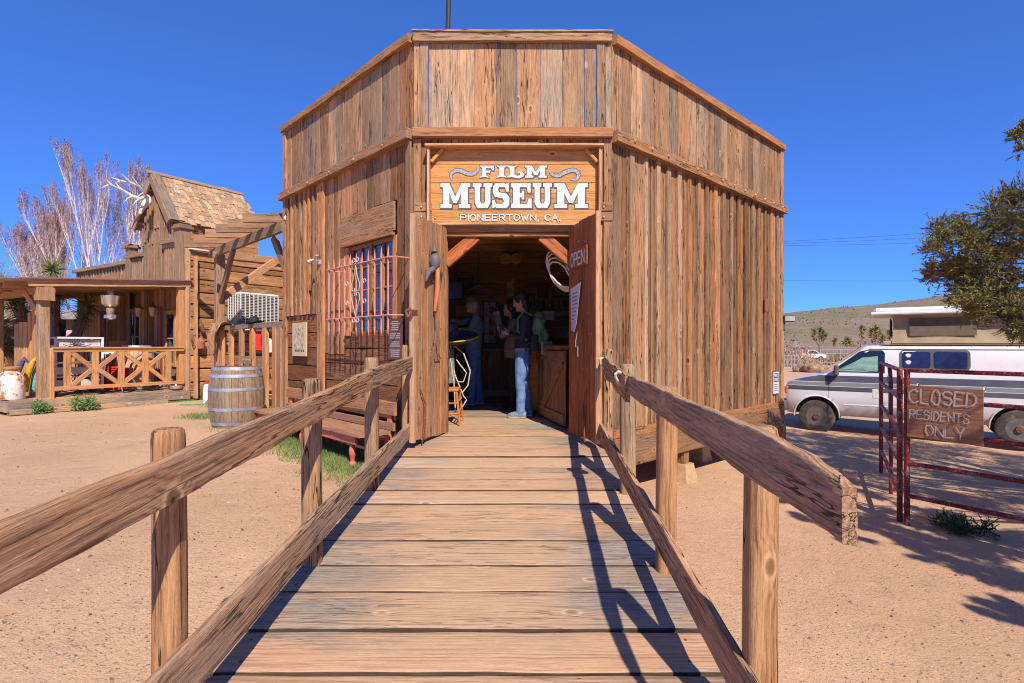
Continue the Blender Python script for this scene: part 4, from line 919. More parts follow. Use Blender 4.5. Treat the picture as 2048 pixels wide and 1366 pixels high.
for (x, s_) in ((sx0, 1), (sx1, -1)): plank('corner_brace', FW(x + .01 * s_, sz1 - .15, .08), FW(x + .14 * s_, sz1 - .01, .08), .03, .05, nF, W_SIGN, SGN, seg=1)
plank('splinter_board', FW(-.25, 2.245, .1), FW(.3, 2.25, .1), .02, .03, nF, W_TRIM, SGN, seg=3)
for x in (sx0 + .05, sx1 - .06): MB().ball(FW(x, 1.43, .05), .012, 8, 5).build('screw_head', M_NAIL, SGN, True)
M_SHDW = plain('charcoal_lettering_outline', (.085, .08, .09), .7)
GL = {
'M': [(0, 0), (0, .16), (.08, .16), (.08, .84), (0, .84), (0, 1), (.30, 1), (.5, .45), (.70, 1), (1, 1), (1, .84), (.92, .84), (.92, .16), (1, .16), (1, 0), (.62, 0), (.62, .16), (.70, .16), (.70, .60), (.56, .2), (.44, .2), (.30, .60), (.30, .16), (.38, .16), (.38, 0)],
'U': [(0, 1), (.45, 1), (.45, .86), (.37, .84), (.37, .27), (.44, .18), (.56, .18), (.63, .27), (.63, .84), (.55, .86), (.55, 1), (1, 1), (1, .86), (.9, .84), (.9, .2), (.76, 0), (.24, 0), (.1, .2), (.1, .84), (0, .86)],
'S': [(0, 0), (0, .32), (.14, .32), (.20, .17), (.62, .17), (.68, .28), (.6, .38), (.15, .45), (.02, .62), (.05, .88), (.2, 1), (.72, 1), (.80, .94), (.84, 1), (.96, 1), (.96, .66), (.82, .66), (.74, .84), (.38, .84), (.33, .73), (.42, .63), (.85, .57), (1, .42), (.98, .12), (.85, 0), (.22, 0), (.17, .06), (.12, 0)],
'E': [(0, 0), (0, .16), (.1, .18), (.1, .82), (0, .84), (0, 1), (.95, 1), (.95, .62), (.82, .62), (.76, .84), (.42, .84), (.42, .6), (.52, .6), (.52, .70), (.64, .70), (.64, .34), (.52, .34), (.52, .43), (.42, .43), (.42, .16), (.78, .16), (.84, .38), (1, .38), (1, 0)],
'F': [(0, 0), (.06, .12), (.16, .18), (.16, .80), (.06, .88), (0, 1), (.2, .93), (.7, .93), (1, 1), (.96, .6), (.84, .60), (.76, .78), (.44, .80), (.44, .58), (.62, .56), (.66, .66), (.72, .50), (.66, .34), (.62, .42), (.44, .42), (.44, .18), (.56, .12), (.64, 0), (.32, .07)],
'I': [(0, 0), (.12, .14), (.26, .18), (.26, .82), (.12, .88), (0, 1), (.5, .93), (1, 1), (.88, .88), (.74, .82), (.74, .18), (.88, .14), (1, 0), (.5, .07)],
'L': [(0, .02), (.08, .14), (.18, .18), (.18, .82), (.08, .88), (0, 1), (.3, .93), (.60, 1), (.52, .88), (.44, .82), (.44, .22), (.62, .14), (.78, .24), (.72, .42), (.62, .36), (.68, .52), (.86, .52), (1, .3), (.92, .06), (.7, -.06), (.3, .04)],
}
def glyph(mbw, mbs, ch, x, z, w, h, off, slant=0, infl=.012):
    poly = [(x + px * w + slant * pz * h, z + pz * h) for px, pz in GL[ch]]
    n = len(poly); mbw.add([FW(px, pz, off) for px, pz in poly], [tuple(range(n))])
    out = []
    area = sum(poly[i][0] * poly[(i + 1) % n][1] - poly[(i + 1) % n][0] * poly[i][1] for i in range(n)); sg = 1 if area > 0 else -1
    for i in range(n):
        a = V(*poly[i - 1], 0); b = V(*poly[i], 0); c = V(*poly[(i + 1) % n], 0)
        n1 = V((b - a).y, -(b - a).x, 0).normalized(); n2 = V((c - b).y, -(c - b).x, 0).normalized()
        m = (n1 + n2); m = m.normalized() * min(1.5, 1 / max(.5, m.length / 2)) if m.length > .1 else n1
        q = b + m * infl * sg + V(.004, -.004, 0); out.append(q)
    for i in range(n): pass
    # outline as a band around the white face
    vs = [FW(p[0], p[1], off - .002) for p in poly] + [FW(q.x, q.y, off - .002) for q in out]
    mbs.add(vs, [(i, (i + 1) % n, (i + 1) % n + n, i + n) for i in range(n)])
lw, ls = MB(), MB()
pxs = lambda p: (p - 1024) / 176.2
for ch, a, b in (('M', 882, 941), ('U', 946, 985), ('S', 985, 1019), ('E', 1022, 1063), ('U', 1065, 1103), ('M', 1108, 1174)):
    glyph(lw, ls, ch, pxs(a), (690 - 418) / 176.2, (b - a) / 176.2, (418 - 369) / 176.2, .052)
for ch, a, b in (('F', 960, 989), ('I', 993, 1014), ('L', 1013, 1049), ('M', 1050, 1093)):
    glyph(lw, ls, ch, pxs(a), (690 - 358) / 176.2, (b - a) / 176.2, 24 / 176.2, .052, infl=.008)
stroke_text(lw, 'PIONEERTOWN, CA.', FW(pxs(922), (690 - 442.5) / 176.2, .055), (1, 0, 0), (0, 0, 1), .063, .012, 1.30, nF)
lw.build('white_letters', M_WPAINT, SGN); ls.build('letter_outline', M_SHDW, SGN)
M_SCR = plain('grey_scroll_paint', (.30, .31, .33), .7, var=.6, ns=120)
for sg, pts in ((1, [(905, 363), (903, 352), (912, 344), (924, 345), (936, 350), (948, 350), (956, 343), (956, 335)]), (-1, [(1098, 344), (1104, 352), (1116, 354), (1130, 347), (1146, 343), (1156, 350), (1152, 361), (1138, 361)])):
    pv = [V(pxs(a), 0, (690 - b) / 176.2) for a, b in pts]; fine = []
    for i in range(len(pv) - 1):
        for k in range(6):
            t = k / 6; p0 = pv[max(i - 1, 0)]; p1 = pv[i]; p2 = pv[i + 1]; p3 = pv[min(i + 2, len(pv) - 1)]
            fine.append(.5 * ((2 * p1) + (-p0 + p2) * t + (2 * p0 - 5 * p1 + 4 * p2 - p3) * t * t + (-p0 + 3 * p1 - 3 * p2 + p3) * t ** 3))
    fine.append(pv[-1]); n = len(fine)
    for (wd, off, mt, nm) in ((.033, .049, M_SHDW, 'scroll_outline'), (.023, .051, M_SCR, 'scroll_ornament')):
        m = MB(); vs = []
        for i, p in enumerate(fine):
            d = (fine[min(i + 1, n - 1)] - fine[max(i - 1, 0)]).normalized(); s_ = V(-d.z, 0, d.x); w_ = wd * max(.15, math.sin(math.pi * (i + 1) / (n + 1)) ** .5) * .9
            for sg2 in (-1, 1): q = p + s_ * w_ * sg2; vs.append(FW(q.x, q.z, off))
        m.add(vs, [(2 * i, 2 * i + 1, 2 * i + 3, 2 * i + 2) for i in range(n - 1)]); m.build(nm, mt, SGN)
# ---------------------------------------------------------------- window grille
M_GRI = plain('faded_salmon_iron', (.66, .26, .18), .6, 0, .3, .15, 10); M_SCW = plain('pale_scroll_iron', (.60, .47, .42), .5)
GR = thing('window_grille', 'salmon painted iron grille with pointed bars and white scrolls over the window', 'grille', LW(.85, .1, .25))
for i in range(11):
    t = .14 + 1.48 * i / 10; q0 = LW(t, .11, .25); q1 = LW(t, 1.12, .25)
    MB().tube([q0, q0 + V(0, 0, .10), q0 + V(0, 0, .101), q1 - V(0, 0, .10), q1], [.002, .013, .009, .011, .002], 6).build('bar', M_GRI, GR)
for z in (.335, .985):
    MB().tube([LW(.03, z, .02), LW(.03, z, .22), LW(.10, z, .262), LW(1.66, z, .262), LW(1.70, z, .22), LW(1.70, z, .02)], .009, 6).build('cross_bar', M_GRI, GR)
tc_ = .86
for sg in (-1, 1):
    MB().tube([LW(tc_, .97, .27), LW(tc_ + .03 * sg, .86, .27), LW(tc_ + .10 * sg, .74, .27), LW(tc_ + .085 * sg, .66, .27), LW(tc_ + .02 * sg, .655, .27), LW(tc_ + .03 * sg, .69, .27)], .005, 6).build('scroll', M_SCW, GR, True)
    MB().tube([LW(tc_, .34, .27), LW(tc_ + .05 * sg, .46, .27), LW(tc_ + .10 * sg, .56, .27), LW(tc_ + .085 * sg, .63, .27), LW(tc_ + .02 * sg, .635, .27), LW(tc_ + .03 * sg, .60, .27)], .005, 6).build('scroll', M_SCW, GR, True)
    for z in (1.03, .30): MB().tube(coil(LW(tc_ + .045 * sg, z, .27), .028, nL, 1, .004, 10, 0), .006, 5).build('scroll', M_SCW, GR, True)
    for z in (.76, .52): MB().tube(coil(LW(tc_ + .22 * sg, z, .27), .025, nL, 1, .004, 10, 0)[:9], .006, 5).build('scroll', M_SCW, GR, True)
# signs and small things on the left wall
IS = thing('info_sign', 'tall narrow brown sign with small white text beside the grille', 'sign', LW(.27, -.15, .08))
MB().bar(LW(.10, .07, .085), LW(.41, .07, .085), .47, .012, nL).build('panel', plain('brown_sign_enamel', (.14, .055, .05), .5), IS)
mb = MB(); rr_ = random.Random(8)
for i in range(18):
    if i in (5, 9, 13): continue
    z = .27 - i * .0235; wd = .24 * (rr_.uniform(.75, 1) if i > 4 else rr_.uniform(.5, .8)); x = .255 + wd / 2
    while x > .255 - wd / 2: 
        l = rr_.uniform(.012, .035); mb.bar(LW(x, z, .0925), LW(max(x - l, .255 - wd / 2), z, .0925), .009, .001, nL); x -= l + .008
mb.build('text_lines', M_WPAINT, IS)
WP = thing('wanted_board', 'cream wooden board with a torn faded poster on the museum side wall', 'sign', LW(3.03, -.16, .06))
plank('board', LW(3.03, -.17, .055), LW(3.03, .34, .055), .52, .02, nL, wood('cream_board', (.66, .52, .33), (.50, .36, .20), (.5, .42, .3), .1, 5, knots=.2, crack=.2), WP, seg=3)
mb = MB(); pts = []
for i in range(24):
    a = 2 * math.pi * i / 24; r = 1 + .16 * math.sin(i * 2.7) + .08 * math.sin(i * 5.1); pts.append(LW(3.03 - .19 * math.cos(a) * r, .10 + .20 * math.sin(a) * r, .069))
mb.add(pts, [tuple(range(24))]); mb.build('torn_poster', plain('stained_paper', (.50, .40, .27), .9, var=.45, ns=14), WP)
mb = MB(); [mb.bar(LW(3.18 - i * .06, -.085, .068), LW(3.14 - i * .06, -.085, .068), .03, .002, nL) for i in range(6)]; mb.build('faded_letters', M_SHDW, WP)
FC = thing('wall_faucet', 'small grey metal floodlight fixture on the museum side wall left of the window', 'light fixture', LW(2.3, 1.13, .06))
q = LW(2.3, 1.18, .06); MB().box(q, (.05, .05, .07), None, .008).build('junction_box', M_NAIL, FC); MB().tube([q, q + nL * .07 + V(0, 0, .03)], .018, 8).tube([q + nL * .07 + V(-.03, 0, .03), q + nL * .12 + V(-.06, 0, -.01)], [.02, .035], 8).tube([q + nL * .06 + V(.02, 0, .05), q + nL * .1 + V(.05, 0, .09)], [.015, .03], 8).build('lamp_head', M_NAIL, FC)
PP = thing('private_property_sign', 'small white private property notice near the right corner of the museum', 'sign', RW(4.62, -.77, .06))
MB().bar(RW(4.48, -.64, .055), RW(4.74, -.64, .055), .40, .006, nR).build('panel', M_SHDW, PP)
MB().bar(RW(4.495, -.64, .061), RW(4.725, -.64, .061), .37, .003, nR).build('white_face', M_WPAINT, PP)
mb = MB(); mb.bar(RW(4.51, -.555, .064), RW(4.71, -.555, .064), .15, .002, nR); mb.build('black_band', M_SHDW, PP)
mb = MB(); stroke_text(mb, 'PRIVATE', RW(4.52, -.54, .0665), dR, (0, 0, 1), .045, .009, .66, nR); stroke_text(mb, 'PROPERTY', RW(4.515, -.61, .0665), dR, (0, 0, 1), .045, .008, .60, nR); mb.build('white_text', M_WPAINT, PP)
mb = MB(); [mb.bar(RW(4.52, -.67 - i * .035, .0645), RW(4.70, -.67 - i * .035, .0645), .008, .001, nR) for i in range(4)]; mb.build('small_print', M_SHDW, PP)
M_DRK = plain('dark_fixture_metal', (.06, .06, .065), .5, .2)
FL = thing('corner_floodlight', 'small dark floodlight with conduit at the right corner of the museum', 'light fixture', RW(4.97, .35, .05))
q = RW(5.02, .46, .06); MB().box(q + V(.05, -.02, 0), (.20, .10, .11), None, .012).build('housing', M_DRK, FL); MB().box(q + V(.05, -.072, 0), (.17, .006, .085)).build('lens', plain('lens_grey', (.35, .38, .38), .15), FL)
MB().tube([q, q + V(-.02, .03, -.12), RW(4.985, .25, .05)], .02, 6).build('arm', M_DRK, FL); MB().tube([RW(4.985, .25, .04), RW(4.985, -.9, .04), RW(4.985, -1.3, .05)], .010, 6).build('conduit', plain('conduit_grey', (.5, .48, .47), .5), FL)
tag(MB().bar(RW(4.22, .55, .055), RW(4.22, .77, .055), .13, .004, nR).build('rust_patch', plain('faded_red_paper', (.30, .08, .06), .9)), 'small faded red tin plate high on the right wall', 'plate')
tag(MB().tube([V(-.95, 8, H + 2.3), V(-.95, 8, H + 3.7), V(-.90, 8, H + 5.4)], .035, 10).build('stove_pipe', plain('black_pipe', (.03, .03, .032), .6)), 'thin black pipe rising behind the false front', 'pipe')
# things on the doors
OP = thing('open_sign', 'small OPEN sign in pale letters on the right door leaf', 'sign', DP(1, .33, .9))
MB().bar(DP(1, .12, .93, .035), DP(1, .58, .93, .035), .20, .015, rn).build('board', W_DOORR, OP)
mb = MB(); stroke_text(mb, 'OPEN', DP(1, .14, .86, .045), rd, (0, 0, 1), .13, .022, .80, rn); mb.build('letters', M_WPAINT, OP)
nt_ = MB(); nt_.add([DP(1, .08, .62, .024), DP(1, .44, .66, .05), DP(1, .32, .22, .05), DP(1, .26, .14, .05), DP(1, .10, .16, .024)], [(0, 1, 2, 3, 4)]); o = nt_.build('door_notice', plain('pale_lilac_paper', (.62, .58, .68), .8), None)
o.modifiers.new('t', 'SOLIDIFY').thickness = .002
tag(o, 'pale lilac paper notice curling off the right door leaf', 'notice')
mb = MB(); [mb.bar(DP(1, .13, .56 - i * .04, .0285 + .0), DP(1, .13 + .2, .565 - i * .04, .0465), .008, .001, rn) for i in range(9)]; m2 = mb.build('print_lines', M_SHDW, o)
SK = thing('leather_harness', 'grey and orange cow skull and leather strap hung on the left door leaf', 'decoration', DP(-1, .38, .8, .05))
MB().ball(DP(-1, .36, .88, .08), .06, 10, 8, (1, .8, 1.5)).tube([DP(-1, .36, .98, .07), DP(-1, .35, 1.07, .06)], [.035, .012], 8).build('skull', plain('weathered_grey_horn', (.12, .10, .10), .6), SK, True)
for sg in (-1, 1): MB().tube([DP(-1, .36 + .03 * sg, .80, .08), DP(-1, .36 + .12 * sg, .76, .07), DP(-1, .36 + .15 * sg, .66, .06)], [.03, .035, .008], 8).build('horn', plain('grey_horn', (.14, .13, .135), .6), SK, True)
MB().tube([DP(-1, .34, .84, .10), DP(-1, .34, .6, .10), DP(-1, .33, .36, .06)], [.022, .03, .016], 8).build('strap', plain('orange_leather', (.55, .19, .08), .6), SK, True)
MB().tube([DP(-1, .33, .38, .06), DP(-1, .30, .18, .05), DP(-1, .32, .02, .04)], .006, 5).build('lace', M_RUST, SK)
rp = MB()
for k in range(4): rp.tube(coil(V(.56, 6.40, H + .88 - k * .03), .26 - k * .02, (.75, 1, .1 * k), 1, .012, 24, .006, sc=(.55, 1)), .011, 6)
tag(rp.build('lasso_rope', M_ROPE, None, True), 'coiled pale lasso hanging inside the doorway on the right', 'rope')
# bench against the left wall
W_BEN = wood('red_brown_bench_wood', (.48, .25, .14), (.24, .10, .055), (.40, .28, .20), .25, 6, knots=.2, crack=.5, vary=.2)
M_BRED = plain('chipped_red_paint', (.58, .13, .085), .6, 0, .3, .2, 12, dirt=(.42, .22, .12), dirtamt=.6)
BE = thing('bench', 'long wooden bench with chipped red turned legs against the museum side wall', 'bench', LW(1.9, -1.37, .35))
plank('seat', LW(.20, -1.0, .38), LW(3.55, -1.0, .38), .40, .04, (0, 0, 1), W_BEN, BE, seg=10, wob=.006)
plank('apron', LW(.35, -1.07, .53), LW(3.45, -1.07, .53), .09, .03, nL, M_BRED, BE, seg=5)
plank('backrest', LW(.18, -.73, .13), LW(3.30, -.73, .13), .15, .04, nL, W_BEN, BE, seg=8, wob=.006)
plank('back_slat', LW(.2, -.94, .14), LW(3.3, -.94, .14), .09, .03, nL, W_BEN, BE, seg=8)
for t in (.32, 1.85, 3.2):
    plank('back_post', LW(t, -1.37, .18), LW(t, -.80, .10), .09, .04, nL, M_BRED, BE, seg=2)
for t in (.495, 1.87, 3.25):
    q = LW(t, -1.37, .5); MB().lathe([(.04, 0), (.045, .02), (.03, .04), (.022, .06), (.03, .09), (.042, .15), (.04, .19), (.022, .24), (.026, .255), (.036, .27), (.036, .31), (.03, .32)], 12, q).build('leg', M_BRED, BE, True)
# ---------------------------------------------------------------- camper van
f_ = V(-.811, .583, 0).normalized(); l_ = V(-f_.y, f_.x, 0)
vo_ = V(7.24, 13.2, H - 2.08) - l_ * 1.0
VM = Matrix((f_, l_, V(0, 0, 1))).transposed().to_4x4(); VM.translation = vo_
VAN = thing('camper_van', 'white camper van with grey side stripes and raised pop-up canvas roof', 'van', vo_)
def van_paint():
    s = NB('van_paint'); tc = s.n('TexCoord'); sp = s.n('SeparateXYZ'); s.set(sp.inputs[0], tc.outputs['Object']); z = sp.outputs[2]
    def band(a, b): return s.math('MULTIPLY', s.math('GREATER_THAN', z, a), s.math('LESS_THAN', z, b))
    side = s.math('GREATER_THAN', s.math('ABSOLUTE', sp.outputs[1]), .80)
    c = s.mix(s.math('MULTIPLY', band(1.215, 1.365), side), (.74, .70, .72), (.085, .085, .10)); c = s.mix(s.math('MULTIPLY', band(1.115, 1.205), side), c, (.24, .235, .24)); c = s.mix(s.math('MULTIPLY', band(1.00, 1.105), side), c, (.085, .085, .10))
    n = s.noise(tc.outputs['Object'], (1, 1, 1), 3, 5, .6)
    d = s.math('MULTIPLY', s.sstep(z, .95, .42), s.math('ADD', .35, s.math('MULTIPLY', n, .8)), clamp=True)
    c = s.mix(d, c, (.40, .27, .17)); c = s.mix(s.math('MULTIPLY', s.sstep(n, .45, .75), .12), c, (.45, .33, .24))
    s.b.inputs['Coat Weight'].default_value = .5; s.b.inputs['Coat Roughness'].default_value = .12; s.b.inputs['Specular IOR Level'].default_value = .5
    return s.out(c, s.math('ADD', .3, s.math('MULTIPLY', d, .5)))
M_VAN = van_paint(); M_TYRE = plain('dusty_tyre_rubber', (.07, .058, .05), .9, 0, .2, .25, 8, dirt=(.28, .19, .13), dirtamt=.6)
M_STL = plain('steel_wheel', (.17, .15, .14), .6, .4, .4, .2, 12, dirt=(.2, .12, .08)); M_BLKP = plain('black_bumper_plastic', (.10, .10, .105), .6); M_DGL = plain('dark_tinted_glass', (.012, .02, .022), .05, 0, .8)
st = []
def sec(x, ws, zt, zb=.42):
    pts = [(.90, zb), (.985, .56), (1.0, .78), (1.0, 1.0), (.995, 1.2), (.985, 1.36), (.972, 1.43), (.925, 1.70), (.875, 1.94), (.83, 2.015), (.74, 2.06), (.45, 2.085), (0, 2.09)]
    out = []
    for (w, z) in pts:
        if z > zt - .10:
            kk = min(1, (z - (zt - .10)) / max(.01, 2.09 - (zt - .10))) if zt < 2.05 else None
            if kk is not None: w = w if kk <= 0 else (1.0 - .25 * kk ** .8 - .75 * max(0, kk - .35) ** 1 / .65 * 1.0) * 1.0; w = max(0, w); z = zt - .10 + .10 * min(1, kk * 2.2) ** .6 if kk > 0 else z
        out.append((x, w * ws, z))
    return out
secs = [(.70, .80, 1.08, .48), (.66, .90, 1.17, .44), (.55, .955, 1.23, .42), (.3, .985, 1.31, .42), (0, 1, 1.37, .42), (-.20, 1, 1.43, .42)]
rows = [sec(*q) for q in secs]
for x, zt in ((-.42, 1.62), (-.62, 1.79), (-.82, 1.95)):
    pts = [(.90, .42), (.985, .56), (1.0, .78), (1.0, 1.0), (.995, 1.2), (.985, 1.36), (.972, 1.43)]
    k = (zt - 1.43) / (2.06 - 1.43)
    for (w, z) in ((.925, 1.70), (.875, 1.94), (.83, 2.015), (.74, 2.06), (.45, 2.085), (0, 2.09)):
        zz = 1.43 + (z - 1.43) * k; ww = w + (.972 - w) * (1 - k) * (.9 if w > .8 else .2); pts.append((ww, zz))
    rows.append([(x, w, z) for w, z in pts])
for x in (-1.0, -1.6, -2.4, -3.3, -4.2, -4.75): rows.append(sec(x, 1, 2.2))
rows.append([(x - .12, w * .95, z * (.985 if z > .6 else 1)) for x, w, z in sec(-4.75, 1, 2.2)])
vs = []; fs = []; K = len(rows[0])
for r in rows: vs += [V(x, w, z) for x, w, z in r] + [V(x, -w, z) for x, w, z in r[:-1][::-1]]
N = 2 * K - 1
for i in range(len(rows) - 1):
    for j in range(N): fs.append((i * N + j, i * N + (j + 1) % N, (i + 1) * N + (j + 1) % N, (i + 1) * N + j))
fs.append(tuple(range(N))[::-1]); fs.append(tuple((len(rows) - 1) * N + j for j in range(N)))
me = mesh('body', vs, fs, [M_VAN, M_BLKP], True); bm = bmesh.new(); bm.from_mesh(me); bmesh.ops.remove_doubles(bm, verts=bm.verts, dist=.0005); bmesh.ops.recalc_face_normals(bm, faces=bm.faces); bm.to_mesh(me); bm.free()
body = bpy.data.objects.new('body', me); link(body, VAN, VM)
WX = (0.0, -3.60)
cut = MB()
for wx in WX:
    for sg in (1, -1): cut.lathe([(.47, -.32), (.47, .32)], 30, (wx, sg * .95, .40), Matrix.Rotation(R(90), 3, 'X'))
cut_o = cut.build('cutter', M_BLKP, None, M=VM, local=True)
md = body.modifiers.new('b', 'BOOLEAN'); md.object = cut_o; md.operation = 'DIFFERENCE'; md.solver = 'EXACT'
bpy.context.view_layer.update(); dg = bpy.context.evaluated_depsgraph_get()
me2 = bpy.data.meshes.new_from_object(body.evaluated_get(dg)); body.modifiers.clear(); body.data = me2; bpy.data.objects.remove(cut_o)
if len(me2.materials) < 1: me2.materials.append(M_VAN)
try: me2.set_sharp_from_angle(angle=R(35))
except Exception: pass
def vb_(nm, c, d, mat, bev=.01, par=None): return MB().box(c, d, None, bev).build(nm, mat, par or VAN, M=VM, local=True)
for wx in WX:
    for sg in (1, -1):
        W_ = MB().lathe([(.20, -.11), (.34, -.12), (.385, -.09), (.39, 0), (.385, .09), (.34, .12), (.22, .11)], 32, (wx, sg * .86, .385), Matrix.Rotation(R(90), 3, 'X')).build('wheel', M_TYRE, VAN, True, M=VM, local=True)
        MB().lathe([(.225, .115 * 1), (.215, .10), (.20, .05), (.13, .06), (.11, .10), (.085, .105), (.07, .13), (.0, .135)], 24, (wx, sg * .86, .385), Matrix.Rotation(R(-90 * sg), 3, 'X')).build('rim', M_STL, W_, True, M=VM, local=True)
        MB().lathe([(.07, .13), (.065, .15), (.0, .155)], 12, (wx, sg * .86, .385), Matrix.Rotation(R(-90 * sg), 3, 'X')).build('hub_cap', M_RUST, W_, True, M=VM, local=True)
        a_ = MB(); pts = [V(wx + .475 * math.cos(a), sg * 1.0, .40 + .475 * math.sin(a)) for a in np.linspace(-.05, math.pi + .05, 20)]; a_.tube(pts, .018, 6); a_.build('wheel_arch', M_VAN, VAN, True, M=VM, local=True)
vb_('bumper', (.74, 0, .60), (.18, 1.9, .27), M_BLKP, .05)
for sg in (1, -1):
    vb_('headlight', (.69, sg * .70, 1.0), (.06, .30, .18), plain('headlamp_glass', (.5, .5, .5), .1), .02)
    vb_('turn_signal', (.655, sg * .885, .98), (.10, .07, .19), plain('orange_lens', (.72, .16, .015), .2), .025)
vb_('grille', (.71, 0, .98), (.05, 1.0, .24), M_BLKP, .02)
def side_y(z): return float(np.interp(z, [1.36, 1.43, 1.70, 1.94, 2.015], [.985, .972, .925, .875, .83]))
def glass(nm, poly, mat, off=.006, par=None, sg=1, th=.012):
    m = MB(); n = len(poly); a = [V(x, sg * (side_y(z) + off), z) for x, z in poly]; b = [v - V(0, sg * th, 0) for v in a]
    m.add(a + b, [tuple(range(n)), tuple(range(2 * n - 1, n - 1, -1))] + [(i, (i + 1) % n, (i + 1) % n + n, i + n) for i in range(n)]); return m.build(nm, mat, par or VAN, M=VM, local=True)
def rrect(x0, x1, z0, z1, r, k=4):
    o = []
    for (cx, cz, a0) in ((x1 - r, z1 - r, 0), (x0 + r, z1 - r, 90), (x0 + r, z0 + r, 180), (x1 - r, z0 + r, 270)):
        for i in range(k + 1): a = R(a0 + 90 * i / k); o.append((cx + r * math.cos(a), cz + r * math.sin(a)))
    return o
for sg in (1, -1):
    dw = glass('door_window', [(-.32, 1.45), (-.42, 1.56), (-.86, 1.93), (-.98, 1.96), (-1.30, 1.96), (-1.35, 1.90), (-1.35, 1.45)], M_DGL, .006, None, sg)
    if sg > 0:
        cur = MB(); nx_, nz_ = 16, 8; vs = []
        for i in range(nx_ + 1):
            for j in range(nz_ + 1):
                u = i / nx_; v = j / nz_; x = -.42 - .80 * u; ztop = 1.50 + .34 * min(1, u * 1.6) - .05 * math.sin(u * 3); z = 1.47 + (ztop - 1.47) * v
                vs.append(V(x, side_y(z) + .010 + .006 * math.sin(v * 14 + u * 5), z))
        cur.add(vs, [(i * (nz_ + 1) + j, i * (nz_ + 1) + j + 1, (i + 1) * (nz_ + 1) + j + 1, (i + 1) * (nz_ + 1) + j) for i in range(nx_) for j in range(nz_)])
        cur.build('curtain', plain('pale_green_cloth', (.22, .36, .30), .9), dw, True, M=VM, local=True)
    fw = glass('side_window', rrect(-2.84, -1.62, 1.53, 1.98, .10), plain('window_rubber', (.09, .09, .095), .5), .010, None, sg)
    for (a, b) in ((-2.17, -1.67), (-2.79, -2.23)): glass('pane', rrect(a, b, 1.58, 1.93, .05), plain('blue_curtained_glass', (.018, .022, .070), .08, 0, .8, .3), .016, fw, sg)
    if sg > 0:
        for (x_, z_) in ((-1.78, 1.85), (-1.78, 1.70)):
            glass('window_sticker', [(x_ + .05 * math.cos(a) * (1 + .2 * math.sin(3 * a)), z_ + .045 * math.sin(a)) for a in np.linspace(0, 6.0, 12)], M_WPAINT, .020, fw, 1, .002)
    vb_('mirror', (-.42, sg * 1.08, 1.49), (.10, .16, .25), M_BLKP, .03)
    vb_('door_handle', (-1.28, sg * 1.005, 1.05), (.07, .03, .12), M_BLKP, .01)
    vb_('filler_door', (-1.18, sg * 1.0, .98), (.13, .012, .2), M_WHT, .005)
    for x_ in (-1.42, -.26): vb_('door_seam', (x_, sg * 1.0, 1.0), (.008, .006, .9), M_DRK, .001)
    vb_('drip_rail', (-2.9, sg * .86, 1.995), (3.7, .03, .02), M_WHT, .003)
    vb_('sill_trim', (-1.8, sg * .985, .70), (2.5, .03, .03), M_WHT, .004)
ws_ = MB(); ws_.add([V(-.19, .88, 1.47), V(-.19, -.88, 1.47), V(-.90, -.76, 2.03), V(-.90, .76, 2.03)], [(0, 1, 2, 3)]); o = ws_.build('windshield', M_DGL, VAN, M=VM @ Matrix.Translation((.02, 0, .02)), local=True)
# pop-up roof
M_CAN = plain('tan_canvas', (.40, .31, .20), .95, 0, .1, .12, 4, .2); M_MESH = plain('dark_window_mesh', (.16, .12, .085), .9)
m = MB(); m.box((-3.0, 0, 2.84), (3.75, 1.86, .15), None, .06).box((-3.0, 0, 2.785), (3.85, 1.94, .07), None, .02); m.build('pop_top', M_WHT, VAN, M=VM, local=True)
vb_('roof_frame', (-3.05, 0, 2.12), (3.5, 1.55, .09), M_CAN, .02)
cv = MB(); vs = []; nn = 40
for j in range(9):
    v = j / 8
    for i in range(nn):
        t = i / nn * 4; e = int(t); u = t - e; cx = [(-1.48, .80), (-1.48, -.80), (-4.62, -.80), (-4.62, .80)]
        a, b = cx[e], cx[(e + 1) % 4]; x = a[0] + (b[0] - a[0]) * u; y = a[1] + (b[1] - a[1]) * u
        pin = 1 - .06 * math.sin(math.pi * v) * (1 + .5 * math.sin(i * 1.3)); vs.append(V(-3.05 + (x + 3.05) * (1 - .015 * math.sin(math.pi * v)), y * pin, 2.12 + .66 * v))
cv.add(vs, [(j * nn + i, j * nn + (i + 1) % nn, (j + 1) * nn + (i + 1) % nn, (j + 1) * nn + i) for j in range(8) for i in range(nn)]); CVS = cv.build('canvas', M_CAN, VAN, True, M=VM, local=True)
for (a, b) in ((-2.95, -1.80), (-4.5, -3.45)): MB().box(((a + b) / 2, .79, 2.48), (b - a, .008, .40)).build('mesh_window', M_MESH, CVS, M=VM, local=True)
MB().box((-1.44, 0, 2.48), (.02, 1.2, .40)).build('mesh_window', M_MESH, CVS, M=VM, local=True)
